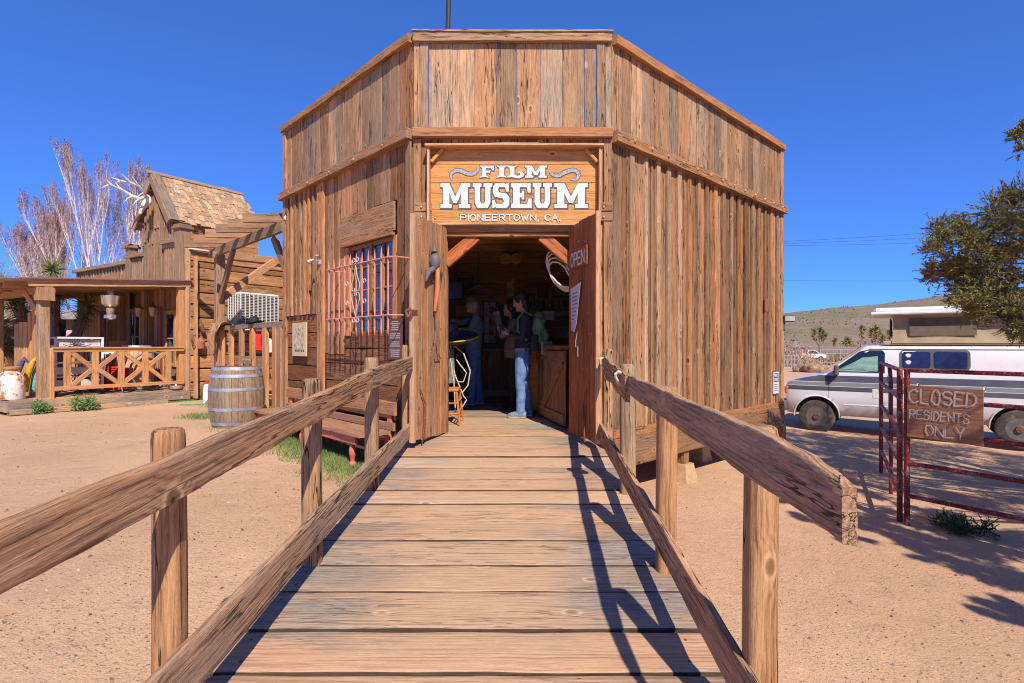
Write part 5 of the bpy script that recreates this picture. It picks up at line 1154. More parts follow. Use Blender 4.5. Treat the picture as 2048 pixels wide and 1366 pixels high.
# ---------------------------------------------------------------- red pipe gate and its hand lettered board
def gate_paint():
    s = NB('chipped_red_gate_paint'); v = s.objco(); n = s.noise(v, (1, 1, 1), 9, 5, .7); n2 = s.noise(v, (1, 1, 1), 40, 3, .6)
    c = s.mix(s.sstep(n, .54, .62), (.155, .018, .018), (.24, .12, .11)); c = s.mix(s.math('MULTIPLY', s.sstep(n2, .58, .68), .7), c, (.42, .33, .30))
    return s.out(c, .5)
M_GATE = gate_paint()
ga, gb, gc_ = V(4.20, 5.90, 0), V(5.35, 4.05, 0), V(5.62, 8.45, 0)
rails = (-.27, -.575, -.915, -1.255, -1.60)
def panel(a, b, label, end=True, mid=()):
    g = thing('pipe_gate', label, 'gate', (a.x, a.y, H - 1.9), 'red pipe gate panels'); d = (b - a)
    for z in rails:
        MB().bar(V(a.x, a.y, H + z), V(b.x, b.y, H + z), .042, .042, (0, 0, 1), .008).build('rail', M_GATE, g)
    for t in ((0.0, 1.0) if end else (0.0,)):
        p = a + d * t; MB().bar(V(p.x, p.y, H - 1.95), V(p.x, p.y, H - .25), .048, .048, (0, 1, 0), .01).build('upright', M_GATE, g)
    return g
d1 = (gb - ga).normalized()
G1 = panel(ga, gb, 'chipped red pipe gate panel nearest the camera, carrying the closed board')
d2 = (gc_ - ga).normalized(); G2 = panel(ga + d2 * .11 + V(-.05, .02, 0), gc_, 'chipped red pipe gate panel running back towards the van')
p = ga + d2 * 1.55; MB().tube([V(p.x, p.y, H - 1.95), V(p.x, p.y, H - .5), V(p.x - .0, p.y + .02, H - .34), V(p.x + .06, p.y + .12, H - .27)], .024, 8).build('bent_upright', M_GATE, G2, True)
CB = thing('closed_board', 'plywood board hand painted CLOSED RESIDENTS ONLY hung on the red gate', 'sign', (4.4, 5.5, H - .97))
nG = V(d1.y, -d1.x, 0); nG = nG if nG.y < 0 else -nG
b0 = ga + d1 * .02; b1 = ga + d1 * .66; o_ = nG * .04
plank('board', V(b0.x, b0.y, H - .695) + o_, V(b1.x, b1.y, H - .70) + o_, .54, .014, nG, W_PLY, CB, seg=3, wob=.004)
M_CHALK = chipped('milky_brush_paint', (.56, .48, .44), (.34, .19, .12), .50, .60, .75)
mb = MB(); q = b0 + nG * .054
stroke_text(mb, 'CLOSED', V(q.x, q.y, H - .60) + d1 * .03, d1, (0, 0, 1), .135, .016, .72, nG, .05, 3)
stroke_text(mb, 'RESIDENTS', V(q.x, q.y, H - .765) + d1 * .03, d1, (0, 0, 1), .090, .011, .70, nG, .06, 4)
stroke_text(mb, 'ONLY', V(q.x, q.y, H - .925) + d1 * .17, d1, (0, 0, 1), .10, .013, .88, nG, .06, 5)
mb.build('brush_lettering', M_CHALK, CB)
for t in (.1, .66): p = ga + d1 * t; MB().tube(coil((p.x, p.y, H - .43), .03, (d1.x, d1.y, 0), 2, .004, 8, .002), .003, 4).build('tie_wire', M_NAIL, CB)

# ---------------------------------------------------------------- juniper on the right
def leaf_mat(name, a, b, c3, rough=.75):
    s = NB(name); g = s.n('NewGeometry'); r = g.outputs['Random Per Island']; tc = s.n('TexCoord'); n = s.noise(tc.outputs['Object'], (1, 1, 1), 1.7, 3, .6)
    c = s.mix(r, a, b); c = s.mix(s.sstep(n, .45, .70), c, c3)
    s.b.inputs['Subsurface Weight'].default_value = 0
    return s.out(c, rough)
M_JUN = leaf_mat('juniper_foliage', (.11, .105, .036), (.27, .235, .07), (.30, .20, .055)); M_BARK = plain('stringy_bark', (.17, .115, .08), .95, 0, .1, .35, 6, .6)
def sprays(centers, rng, twigs=26, R0=.2, leafL=.028, nleaf=9, wid=.0075):
    """tri soup of little scaly twigs radiating from clump centres"""
    C = np.array(centers); n = len(C); T = n * twigs
    base = np.repeat(C[:, :3], twigs, axis=0); rad = np.repeat(C[:, 3], twigs)
    d = rng.normal(size=(T, 3)); d[:, 2] += .5; d /= np.linalg.norm(d, axis=1)[:, None]
    start = base + d * (rad * rng.uniform(.05, .7, T))[:, None]
    L = rad * rng.uniform(.35, .85, T)
    tri = []
    for k in range(nleaf):
        t = (k + rng.uniform(0, 1, T)) / nleaf; p = start + d * (L * t)[:, None]
        e = d * .8 + rng.normal(size=(T, 3)) * .55; e[:, 2] += .15; e /= np.linalg.norm(e, axis=1)[:, None]
        s_ = np.cross(e, rng.normal(size=(T, 3))); s_ /= np.linalg.norm(s_, axis=1)[:, None] + 1e-9
        ll = leafL * rng.uniform(.6, 1.5, T)[:, None]
        tri.append(np.stack([p - s_ * wid, p + s_ * wid, p + e * ll], axis=1))
    tri = np.concatenate(tri); return tri.reshape(-1, 3)
def tri_obj(name, pts, mat, parent):
    me = bpy.data.meshes.new(name); n = len(pts); me.vertices.add(n); me.vertices.foreach_set('co', pts.astype(np.float32).ravel()); me.loops.add(n); me.loops.foreach_set('vertex_index', np.arange(n, dtype=np.int32))
    me.polygons.add(n // 3); me.polygons.foreach_set('loop_start', np.arange(0, n, 3, dtype=np.int32)); me.materials.append(mat); me.update(calc_edges=True); me.validate()
    return link(bpy.data.objects.new(name, me), parent)
rng = np.random.default_rng(5)
JT = thing('juniper_tree', 'large juniper with dense olive foliage reaching over the van from the right', 'tree', (8.9, 4.9, H - 2.0))
TJ = V(8.9, 4.9, H - 2.1)
vis = [(1872, 458, 6.6, .13), (1862, 500, 6.5, .12), (1900, 450, 6.6, .14), (1860, 540, 6.6, .10), (1885, 555, 6.5, .15), (1915, 490, 6.4, .2), (1945, 470, 6.4, .2), (1985, 420, 6.3, .18), (2010, 400, 6.4, .16), (2040, 395, 6.3, .2), (1990, 455, 6.1, .24), (2035, 450, 6.2, .25), (1925, 540, 6.4, .22),
       (1960, 520, 6.2, .25), (2005, 500, 6.4, .27), (1940, 590, 6.3, .2), (1915, 585, 6.5, .16), (1975, 575, 6.2, .26), (2020, 560, 6.3, .27), (1950, 620, 6.1, .18), (1990, 620, 6.1, .2), (2030, 610, 6.2, .24), (2035, 650, 6.0, .17), (1925, 612, 6.2, .11), (2047, 300, 6.2, .10), (2032, 272, 6.2, .07), (2052, 255, 6.2, .08), (2045, 670, 6.0, .1), (1892, 525, 6.4, .15), (1880, 480, 6.5, .12)]
cen = []
for (a, b, y, r) in vis: q = P(a, b, y); cen.append((q.x, q.y, q.z, r * 1.15))
for i in range(60):
    a, b, y, r = vis[int(rng.integers(0, 24))]; q = P(a + rng.uniform(-30, 30) + 25, b + rng.uniform(-20, 20), y + rng.uniform(-.3, .7)); cen.append((q.x, q.y, q.z, .13))
crown = []
while len(crown) < 330:
    u = rng.normal(size=3); u /= np.linalg.norm(u); r = rng.uniform(.35, 1) ** .6
    x, y, z = 8.7 + u[0] * r * 3.0, 4.6 + u[1] * r * 3.6, H + 2.3 + u[2] * r * 2.6
    if x < y * .95 + .25 or z < H + .0: continue
    if noise.noise(V(x * .9, y * .9, z * .9)) < -.12: continue
    crown.append((x, y, z, rng.uniform(.22, .42)))
# a low limb towards the camera that throws the dappled shade in the foreground
low = []
r3 = np.random.default_rng(21)
def drop(px, py, h, r):                      # a clump placed so that its shade lands on a given patch of dirt
    Y = 1110 * 1.93 / (py - 690); X = (px - 1024) / 1110 * Y; t = h / sv.z; low.append((X + sv.x * t, Y + sv.y * t, H - 1.93 + h, r))
for (a, b, h, r) in ((1870, 1120, 3.5, .12), (1930, 1150, 3.5, .12), (1985, 1170, 3.4, .12), (2045, 1185, 3.4, .15), (1840, 1100, 3.6, .14), (1780, 1075, 3.7, .12), (1730, 1060, 3.7, .10), (1690, 1080, 3.7, .07), (1990, 1100, 3.6, .2), (1920, 1080, 3.6, .18), (1830, 1075, 3.6, .16), (1760, 1050, 3.7, .15), (1890, 1095, 3.6, .2), (1950, 1120, 3.5, .2), (2010, 1150, 3.5, .2), (1700, 1030, 3.8, .14), (1800, 1030, 3.8, .2), (1880, 1040, 3.7, .25), (1960, 1060, 3.6, .26), (2040, 1090, 3.6, .26),
    (2000, 1010, 3.9, .28), (1920, 990, 4.0, .25), (1840, 980, 4.0, .25), (1760, 990, 4.0, .18), (2040, 960, 4.1, .3), (1950, 940, 4.2, .3), (1860, 930, 4.3, .25), (1780, 945, 4.2, .2), (1720, 965, 4.2, .16), (1650, 990, 4.1, .10), (1690, 920, 4.4, .18), (1640, 940, 4.3, .12), (1740, 905, 4.5, .2), (1820, 900, 4.5, .22), (1600, 905, 4.5, .10),
    (2045, 1240, 3.2, .10), (2000, 1228, 3.2, .07), (1960, 1215, 3.3, .05), (2080, 1180, 3.4, .25), (2100, 1100, 3.6, .3), (1560, 1010, 4.1, .06), (1600, 1045, 4.0, .07), (1650, 1060, 3.9, .08), (1590, 960, 4.2, .07)):
    drop(a, b, h, r)
    for k in range(2): drop(a + r3.uniform(-45, 45), b + r3.uniform(-18, 18), h + r3.uniform(-.2, .3), r * .6)
tri_obj('foliage', sprays(cen, rng, 52, leafL=.032, nleaf=12, wid=.0065), M_JUN, JT)['kind'] = 'stuff'
tri_obj('foliage', sprays(low, rng, 60, leafL=.055, nleaf=10, wid=.014), M_JUN, JT)['kind'] = 'stuff'
tri_obj('foliage', sprays(crown, rng, 40, leafL=.06, nleaf=9, wid=.014), M_JUN, JT)['kind'] = 'stuff'
lim = MB(); lim.tube([TJ, TJ + V(.05, .1, 1.2), TJ + V(-.1, .1, 2.6), TJ + V(0, .1, 4.2), TJ + V(.1, 0, 5.6)], [.24, .2, .16, .10, .03], 10); lim.build('trunk', M_BARK, JT, True)
def limb(tgt, frm=1.6, r=.07, nm='limb'):
    a = TJ + V(-.02, .05, frm); b = V(*tgt[:3]); m = (a + b) / 2 + V(0, 0, -.25)
    return MB().tube([a, a.lerp(m, .5) + V(0, 0, -.03), m, m.lerp(b, .5) + V(.03, .02, .05), b], [r, r * .8, r * .55, r * .35, .006], 6).build(nm, M_BARK, JT, True)
for c in cen[:30:3]: limb(c, rng.uniform(1.7, 3), .05)
for c in crown[::22]: limb(c, rng.uniform(1.5, 3.5), .07)
for c in low[::5]: limb(c, 1.9, .035)
br = MB()
for c in cen[:30]:
    for k in range(5):
        q = V(*c[:3]) + V(*(rng.normal(size=3) * c[3] * .5)); e = V(*c[:3]) + V(rng.uniform(.3, .8), rng.uniform(-.3, .1), rng.uniform(-.3, .1)); br.tube([e, e.lerp(q, .6) + V(0, 0, .04), q], [.009, .006, .002], 4)
br.build('twigs', M_BARK, JT)['kind'] = 'stuff'
# ---------------------------------------------------------------- far flat: joshua trees, corral, pickup, brush
M_YUC = leaf_mat('yucca_leaves', (.13, .15, .045), (.24, .25, .07), (.32, .30, .10)); M_YUD = leaf_mat('dead_yucca_leaves', (.34, .22, .12), (.46, .31, .17), (.30, .20, .12))
M_YBARK = plain('joshua_bark', (.26, .18, .13), .95, 0, .1, .35, 5, .7)
def rosette(rng, c, r, n=60, wid=.012, up=.25):
    d = rng.normal(size=(n, 3)); d[:, 2] += up; d /= np.linalg.norm(d, axis=1)[:, None]
    s_ = np.cross(d, rng.normal(size=(n, 3))); s_ /= np.linalg.norm(s_, axis=1)[:, None]; L = r * rng.uniform(.75, 1.1, n)[:, None]
    c = np.array(c)[None]; return np.stack([c - s_ * wid + d * r * .08, c + s_ * wid + d * r * .08, c + d * L], axis=1).reshape(-1, 3)
def joshua(x, y, h, label, heads, rng, group=None, rr=.35, n=60, wid=.03, tr=.12, dead=True):
    g = zg(x, y); T = thing('joshua_tree', label, 'tree', (x, y, g), group); pts = []; dd = []
    t = MB(); t.tube([(x, y, g - .1), (x + .03, y, g + h * .3), (x, y, g + h * .6)], [tr, tr * .85, tr * .7], 8)
    for (dx, dz, dy) in heads:
        b = V(x + dx, y + dy, g + dz); m = V(x + dx * .65, y + dy * .65, g + h * .5 + (dz - h * .5) * .35)
        t.tube([(x, y, g + h * .5), m, b], [tr * .65, tr * .55, tr * .45], 7)
        pts.append(rosette(rng, b, rr, n, wid))
        if dead:
            for k in range(3): q = b + (m - b) * (.2 + .2 * k); dd.append(rosette(rng, q, rr * .7, n // 2, wid, -.8))
    t.build('trunk', M_YBARK, T, True); tri_obj('leaves', np.concatenate(pts), M_YUC, T)['kind'] = 'stuff'
    if dd: tri_obj('dead_leaves', np.concatenate(dd), M_YUD, T)['kind'] = 'stuff'
    return T
rj = np.random.default_rng(11)
def at(px, Y): return (px - 1024) / 1110 * Y
joshua(at(1639, 88), 88, 4.6, 'tall forked joshua tree in front of the hill beyond the white pickup', [(-.9, 4.6, 0), (0.2, 4.9, .2), (.8, 4.0, -.1), (-.5, 3.9, .3), (.5, 4.5, 0)], rj, rr=.75, n=70, wid=.07, tr=.16)
joshua(at(1668, 95), 95, 3, 'slim joshua tree with a single small head before the hill', [(0, 3.1, 0), (.2, 3.4, 0)], rj, rr=.6, n=50, wid=.07, tr=.10)
joshua(at(1722, 80), 80, 4.2, 'branching joshua tree just left of the van roof, the wide one', [(-2.0, 3.2, 0), (-1.6, 2.9, .2), (0.1, 4.9, 0), (.5, 4.6, .3), (-2.4, 2.7, 0)], rj, rr=.7, n=60, wid=.07)
joshua(at(1752, 76), 76, 4.0, 'dense bushy joshua tree touching the front of the van roof', [(-.6, 4.4, 0), (0, 4.7, 0), (.6, 4.1, .2), (.9, 3.5, 0), (.2, 3.8, .4), (-.3, 3.6, .2)], rj, rr=.75, n=60, wid=.07)
joshua(at(1784, 80), 80, 4.0, 'joshua tree half hidden behind the canvas roof of the van', [(-.4, 4.3, 0), (.3, 4.0, 0), (-1.2, 3.2, .2)], rj, rr=.7, n=50, wid=.07)
def brush(name, x, y, w, h, mat, label, cat, rng, n=900, wid=.02, L=.5, grp=None):
    g = zg(x, y); T = thing(name, label, cat, (x, y, g), grp)
    u_ = rng.normal(size=(n, 3)); u_ /= np.linalg.norm(u_, axis=1)[:, None]; u_ *= (rng.uniform(0, 1, n) ** .45)[:, None]; lump = np.array([.72 + .5 * noise.noise(V(*(q * 2.2)) + V(x, y, 0)) for q in u_])[:, None]; u_ *= lump
    p = np.stack([u_[:, 0] * w, u_[:, 1] * w, np.abs(u_[:, 2]) * h], axis=1) + np.array([x, y, g])
    d = rng.normal(size=(n, 3)); d[:, 2] = np.abs(d[:, 2]) + .6; d /= np.linalg.norm(d, axis=1)[:, None]; s_ = np.cross(d, rng.normal(size=(n, 3))); s_ /= np.linalg.norm(s_, axis=1)[:, None]
    o = tri_obj('twigs', np.stack([p - s_ * wid, p + s_ * wid, p + d * L * rng.uniform(.5, 1.3, n)[:, None]], axis=1).reshape(-1, 3), mat, T); o['kind'] = 'stuff'
    MB().tube([(x, y, g - .05), (x + .02, y, g + h * .4)], [w * .03, w * .015], 6).build('stem', M_YBARK, T); return T
M_DRY = leaf_mat('dry_pinkish_brush', (.42, .29, .22), (.54, .40, .31), (.36, .28, .17)); M_OLV = leaf_mat('olive_brush', (.26, .195, .12), (.36, .27, .17), (.28, .235, .11))
brush('dry_bush', at(1580, 60), 60, 3.2, 3.0, M_DRY, 'large tangled dry pinkish bush beside the museum corner, before the hill', 'bush', rj, 1600, .03, .9)
brush('dry_bush', at(1613, 85), 85, 3, 2.0, M_OLV, 'olive bush behind the white pickup', 'bush', rj, 900, .04, .7)
brush('dry_bush', at(1700, 75), 75, 4, 1.6, M_OLV, 'low olive brush to the left of the van windshield', 'bush', rj, 1100, .04, .7)
nb = 2600; X_ = rj.uniform(18, 140, nb); Y_ = rj.uniform(62, 130, nb); k_ = X_ / Y_; keep = (k_ > .40) & (k_ < 1.1); X_, Y_ = X_[keep], Y_[keep]
pp = []
for x, y in zip(X_, Y_):
    m = 16; r = rj.uniform(.3, .8); c = np.array([x, y, zg(x, y)]); d = rj.normal(size=(m, 3)); d[:, 2] = np.abs(d[:, 2]); d /= np.linalg.norm(d, axis=1)[:, None]; s_ = np.cross(d, rj.normal(size=(m, 3))); s_ /= np.linalg.norm(s_, axis=1)[:, None]
    pp.append(np.stack([c + d * r * .3 - s_ * .12, c + d * r * .3 + s_ * .12, c + d * r], axis=1).reshape(-1, 3))
tag(tri_obj('desert_scrub', np.concatenate(pp), M_OLV, None), 'low desert scrub covering the flat before the hill', 'scrub', None, 'stuff')
# scrub over the hillside
nb = 2200; hx = rj.uniform(0, 1, nb); hy = rj.uniform(0.02, .56, nb); pp = []
for u, a in zip(hx, hy):
    y = 105 + 420 * a; kk = .42 + .75 * u; x = kk * y
    ridge = np.interp(kk, [-.2, .15, .35, .49, .66, .80, .95, 1.3], [-.01, .0, .022, .0545, .070, .088, .102, .13]) * 330
    prof = (1 - math.cos(math.pi * min(1, a * 420 / 225))) / 2; z = H - 2.35 + (ridge + 2.3) * prof + 1.3 * noise.noise(V(x * .02, y * .02, 3)) * prof + .35 * noise.noise(V(x * .09, y * .09, 1)) * prof
    if noise.noise(V(x * .03, y * .03, 8)) + .4 * noise.noise(V(x * .12, y * .12, 2)) < .12: continue
    m = 6; r = rj.uniform(.4, .8); c = np.array([x, y, z]); d = rj.normal(size=(m, 3)); d[:, 2] = np.abs(d[:, 2]); d /= np.linalg.norm(d, axis=1)[:, None]; s_ = np.cross(d, rj.normal(size=(m, 3))); s_ /= np.linalg.norm(s_, axis=1)[:, None]
    pp.append(np.stack([c - s_ * .22, c + s_ * .22, c + d * r], axis=1).reshape(-1, 3))
tag(tri_obj('hillside_scrub', np.concatenate(pp), M_OLV, None), 'scattered scrub bushes over the hillside', 'scrub', None, 'stuff')
# pickup far off
px_, py_ = at(1617, 84), 84; gz = zg(px_, py_)
PU = thing('pickup_truck', 'white pickup loaded with a red crate and roof rack far beyond the yard', 'truck', (px_, py_, gz))
pm = Matrix.Translation((px_, py_, gz)) @ Matrix.Rotation(R(-18), 4, 'Z')
MB().prism([(-2.2, .5), (2.3, .5), (2.35, .95), (1.5, 1.1), (.75, 1.62), (-.2, 1.66), (-.35, 1.12), (-2.2, 1.12)], -.85, .85).build('body', plain('white_truck_paint', (.78, .76, .76), .3), PU, M=pm, local=True)
for x in (-1.45, 1.5):
    for s_ in (-.8, .8): MB().lathe([(.38, -.12), (.38, .12)], 14, (x, s_, .38), Matrix.Rotation(R(90), 3, 'X')).build('wheel', M_TYRE, PU, M=pm, local=True)
MB().prism([(1.30, 1.14), (.70, 1.55), (-.1, 1.58), (-.2, 1.14)], -.87, -.86).build('side_window', M_DGL, PU, M=pm, local=True)
MB().box((-1.0, 0, 1.3), (1.1, 1.3, .5), None, .03).build('red_crate', M_REDP, PU, M=pm, local=True); MB().box((-1.2, 0, 1.95), (1.6, 1.4, .25), None, .05).tube([(-2, -.7, 1.1), (-2, -.7, 1.9)], .04, 5).tube([(-.4, -.7, 1.1), (-.4, -.7, 1.9)], .04, 5).build('rack_load', M_DRK, PU, M=pm, local=True)
def boulder(x, y, r, label, sc=(1.3, 1, .75)):
    g = zg(x, y); bm = bmesh.new(); bmesh.ops.create_icosphere(bm, subdivisions=3, radius=r)
    for v in bm.verts: v.co *= 1 + .3 * noise.noise(v.co * 1.4 / r + V(x, 0, 0)); v.co = V(v.co.x * sc[0], v.co.y * sc[1], v.co.z * sc[2] + r * .3)
    me = bpy.data.meshes.new('boulder'); bm.to_mesh(me); bm.free(); me.materials.append(M_BOUL)
    tag(link(bpy.data.objects.new('boulder', me), None, Matrix.Translation((x, y, g))), label, 'boulder', 'boulders beside the corral')
M_BOUL = plain('brown_boulder', (.30, .185, .11), .95, 0, .2, .35, 3, .8)
boulder(at(1606, 46), 46, .65, 'rounded brown boulder by the corral, the left of the pair'); boulder(at(1630, 45), 45, .75, 'larger brown boulder by the corral, the right of the pair')
M_PIPE = plain('grey_corral_pipe', (.36, .33, .30), .6, .2)
for i, (x0, y0, x1, y1, lb) in enumerate(((at(1540, 50), 50, at(1596, 51), 51, 'low grey pipe corral panel left of the boulders'), (at(1640, 60), 60, at(1720, 62), 62, 'grey wire corral fence behind the boulders'))):
    T = thing('corral_fence', lb, 'fence', (x0, y0, zg(x0, y0)), 'corral fences'); a, b = V(x0, y0, 0), V(x1, y1, 0); n = 8 if i == 0 else 6; hh = 1.35 if i == 0 else 1.9
    for k in range(n + 1): p = a.lerp(b, k / n); g = zg(p.x, p.y); MB().bar((p.x, p.y, g), (p.x, p.y, g + hh), .05, .05, (0, 1, 0)).build('post', M_PIPE, T)
    for z in (.5, .9, 1.3) if i == 0 else (.4, .9, 1.4, 1.85): MB().bar((a.x, a.y, zg(a.x, a.y) + z), (b.x, b.y, zg(b.x, b.y) + z), .04, .04, (0, 0, 1)).build('rail', M_PIPE, T)
# overhead wires
UP = thing('utility_pole', 'wooden utility pole hidden behind the museum', 'pole', (20, 62, H - 2.3)); MB().tube([(20, 62, H - 2.3), (20, 62, H + 14)], [.16, .12], 8).build('shaft', M_BARK, UP); MB().bar((18.8, 62, H + 13), (21.2, 62, H + 13), .1, .1).build('crossarm', M_BARK, UP)
for k, (ya, yb, lb) in enumerate(((486, 461, 'topmost of the thin overhead wires right of the museum'), (489, 470, 'second of the thin overhead wires right of the museum'), (492, 480, 'third of the thin overhead wires right of the museum'), (560, 556, 'lone lower overhead wire above the hill'))):
    a = P(1500, ya, 60); b = P(1850, yb, 58); c = b + (b - a) * 1.4
    pts = [a.lerp(c, t) - V(0, 0, .5 * math.sin(math.pi * t)) + V(0, 0, .5 * math.sin(math.pi * .4) * t) for t in np.linspace(0, 1, 12)]
    tag(MB().tube(pts, .014, 4).build('overhead_wire', M_DRK), lb, 'wire', 'overhead wires')
# juniper sprig growing on the ground by the gate
q = P(1930, 1045, 5.75); g = zg(q.x, q.y); T = thing('ground_plant', 'low dark green creeping plant on the dirt under the red gate', 'plant', (q.x, q.y, g))
tri_obj('leaves', sprays([(q.x + rj.normal() * .13, q.y + rj.normal() * .10, g + .04, .11) for _ in range(16)], rj, 26, leafL=.03, nleaf=8, wid=.006), leaf_mat('dark_green_leaf', (.035, .055, .025), (.07, .10, .045), (.10, .12, .06)), T)['kind'] = 'stuff'
MB().tube([(q.x, q.y, g - .03), (q.x, q.y, g + .05)], .01, 5).build('stem', M_BARK, T)
# ---------------------------------------------------------------- people
M_SKIN = plain('skin', (.50, .26, .17), .55, 0, .4, .05)
def person(label, pos, rz, J, mats, matf, hair, group, vox=.008, sc=1.0, smooth=2):
    T = thing('person', label, 'person', pos, group)
    M = Matrix.Translation(Vector(pos)) @ Matrix.Rotation(rz, 4, 'Z') @ Matrix.Scale(sc, 4)
    m = MB()
    hx, hz, tilt = J['head']           # head centre forward offset, height, pitch
    Mh = Matrix.Translation((hx, 0, hz)) @ Matrix.Rotation(tilt, 4, 'Y')
    def hd(x, y, z): return Mh @ V(x, y, z)
    def mball(mb, c, r, scl, n=14, k=10):
        prof = [(max(1e-4, math.sin(math.pi * i / k)) * r, -math.cos(math.pi * i / k) * r) for i in range(k + 1)]
        mb.lathe(prof, n, c, Mh.to_3x3() @ Matrix.Diagonal(Vector(scl)), True)
    mball(m, hd(0, 0, .02), .100, (.98, .78, 1.15)); mball(m, hd(.025, 0, -.055), .066, (1, .82, .95)); m.tube([hd(.088, 0, .02), hd(.108, 0, -.022), hd(.085, 0, -.03)], [.009, .014, .006], 7)
    mball(m, hd(.075, 0, -.092), .022, (1, 1.2, .8)); m.tube([hd(.078, -.02, -.058), hd(.088, 0, -.056), hd(.078, .02, -.058)], .008, 6)
    for sg in (1, -1): m.tube([hd(-.005, .078 * sg, .03), hd(-.012, .088 * sg, .01), hd(-.002, .08 * sg, -.025)], [.014, .012, .008], 6)
    m.tube([(J['neck'][0], 0, J['neck'][1]), hd(-.02, 0, -.05)], [.058, .052], 10)
    tor = J['torso']                   # list (x, z, halfdepth, halfwidth)
    vs = []; fs = []; n = 16
    for (x, z, dx, dy) in tor:
        for j in range(n): a = 2 * math.pi * j / n; vs.append(V(x + dx * math.cos(a), dy * math.sin(a), z))
    for i in range(len(tor) - 1):
        for j in range(n): fs.append((i * n + j, i * n + (j + 1) % n, (i + 1) * n + (j + 1) % n, (i + 1) * n + j))
    fs += [tuple(reversed(range(n))), tuple((len(tor) - 1) * n + j for j in range(n))]; m.add(vs, fs)
    for L in J['limbs']:
        m.tube([p[:3] for p in L], [p[3] for p in L], 10)
        for p in L: m.ball(p[:3], p[3] * .99, 10, 8)
    for Hd in J['hands']:              # wrist, palm direction, finger curl direction, side
        w, d, c, s_ = [V(*q) for q in Hd]; d.normalize(); c.normalize(); s_.normalize()
        m.tube([w, w + d * .05, w + d * .085], [.022, .03, .026], 8)
        for k, fl in enumerate((.066, .074, .070, .055)):
            b = w + d * .075 + s_ * (.027 - .018 * k); m.tube([b, b + d * fl * .5 + c * .008, b + d * fl * .75 + c * .030, b + d * fl * .72 + c * .048], [.0095, .009, .0085, .007], 6)
        b = w + d * .02 + s_ * .026; m.tube([b, b + s_ * .028 + d * .025, b + s_ * .03 + d * .055 + c * .018], [.012, .011, .009], 6)
    for sg, (fx, fy, fz, toe) in zip((1, -1), J['feet']):
        a = V(fx, fy, fz); m.tube([a + V(-.07, 0, .045), a + V(.02, 0, .05), a + V(toe * .7, 0, .035), a + V(toe, 0, .028)], [.042, .046, .043, .026], 10)
    o = m.build('body', mats[0], T, M=M, local=True)
    md = o.modifiers.new('r', 'REMESH'); md.mode = 'VOXEL'; md.voxel_size = vox; md.use_smooth_shade = True
    ms = o.modifiers.new('s', 'SMOOTH'); ms.iterations = smooth; ms.factor = .5
    bpy.context.view_layer.update(); dg = bpy.context.evaluated_depsgraph_get(); me = bpy.data.meshes.new_from_object(o.evaluated_get(dg)); o.modifiers.clear(); o.data = me
    me.materials.clear(); [me.materials.append(q) for q in mats]
    nf = len(me.polygons); co = np.empty(nf * 3); me.polygons.foreach_get('center', co); co = co.reshape(-1, 3)
    me.polygons.foreach_set('material_index', np.array([matf(*c) for c in co], dtype=np.int32)); me.polygons.foreach_set('use_smooth', [True] * nf)
    # cloth folds
    vc = np.empty(len(me.vertices) * 3); me.vertices.foreach_get('co', vc); vc = vc.reshape(-1, 3); nv = np.empty_like(vc).ravel(); me.vertices.foreach_get('normal', nv); nv = nv.reshape(-1, 3)
    for i in range(len(vc)):
        if matf(*vc[i]) != 0: vc[i] += nv[i] * (.008 * noise.noise(V(vc[i][0] * 10, vc[i][1] * 10 + vc[i][2] * 6, vc[i][2] * 9)) + .004)
    me.vertices.foreach_set('co', vc.ravel()); me.update()
    if hair:
        h = MB()
        for (c, r, scl) in hair[1]: mball(h, hd(*c), r, scl, 16, 12)
        ho = h.build('hair', hair[0], T, True, M=M, local=True); md = ho.modifiers.new('r', 'REMESH'); md.mode = 'VOXEL'; md.voxel_size = .009; md.use_smooth_shade = True
        dd = ho.modifiers.new('d', 'DISPLACE'); tx = bpy.data.textures.new('n', 'CLOUDS'); tx.noise_scale = .03; dd.texture = tx; dd.strength = .012
    return T, M, hd
M_HAIRB = plain('dark_brown_hair', (.035, .018, .012), .5, 0, .4, .3, 40, .5); M_HAIRG = plain('grey_hair', (.40, .36, .32), .7, 0, .3, .3, 40, .4)
def denim(nm, c): return plain(nm, c, .85, 0, .2, .22, 16, .3, dirt=tuple(min(1, q * 1.35) for q in c), dirtamt=.4)
M_JEAN = denim('light_blue_denim', (.13, .22, .40)); M_JEAN2 = denim('mid_blue_denim', (.12, .22, .42)); M_NAVY = plain('black_navy_knit', (.035, .035, .05), .9, bump=.3, ns=30)
M_GREY = plain('grey_hoodie', (.24, .20, .18), .95, bump=.3, ns=30); M_SLATE = plain('slate_blue_shirt', (.17, .21, .28), .9, bump=.3, ns=30); M_SHOE = plain('blue_grey_trainer', (.16, .20, .30), .7, var=.3, ns=30); M_SOLE = plain('white_sole', (.75, .73, .7), .7)
M_BLKC = plain('black_cloth', (.03, .03, .034), .9)
def legs(lx, ly, hz, rt=.085, kf=.02, rk=.062, ra=.048, dx=0.0):
    out = []
    for sg, fx in ((1, lx), (-1, ly)):
        out.append([(dx, .085 * sg, hz, rt * 1.08), (dx + fx * .3 + kf * .5, .092 * sg, hz - .22, rt), (fx * .6 + kf, .095 * sg, .50, rk), (fx * .85, .095 * sg, .30, rk * .93), (fx, .095 * sg, .09, ra)])
    return out
FLZ = ZF
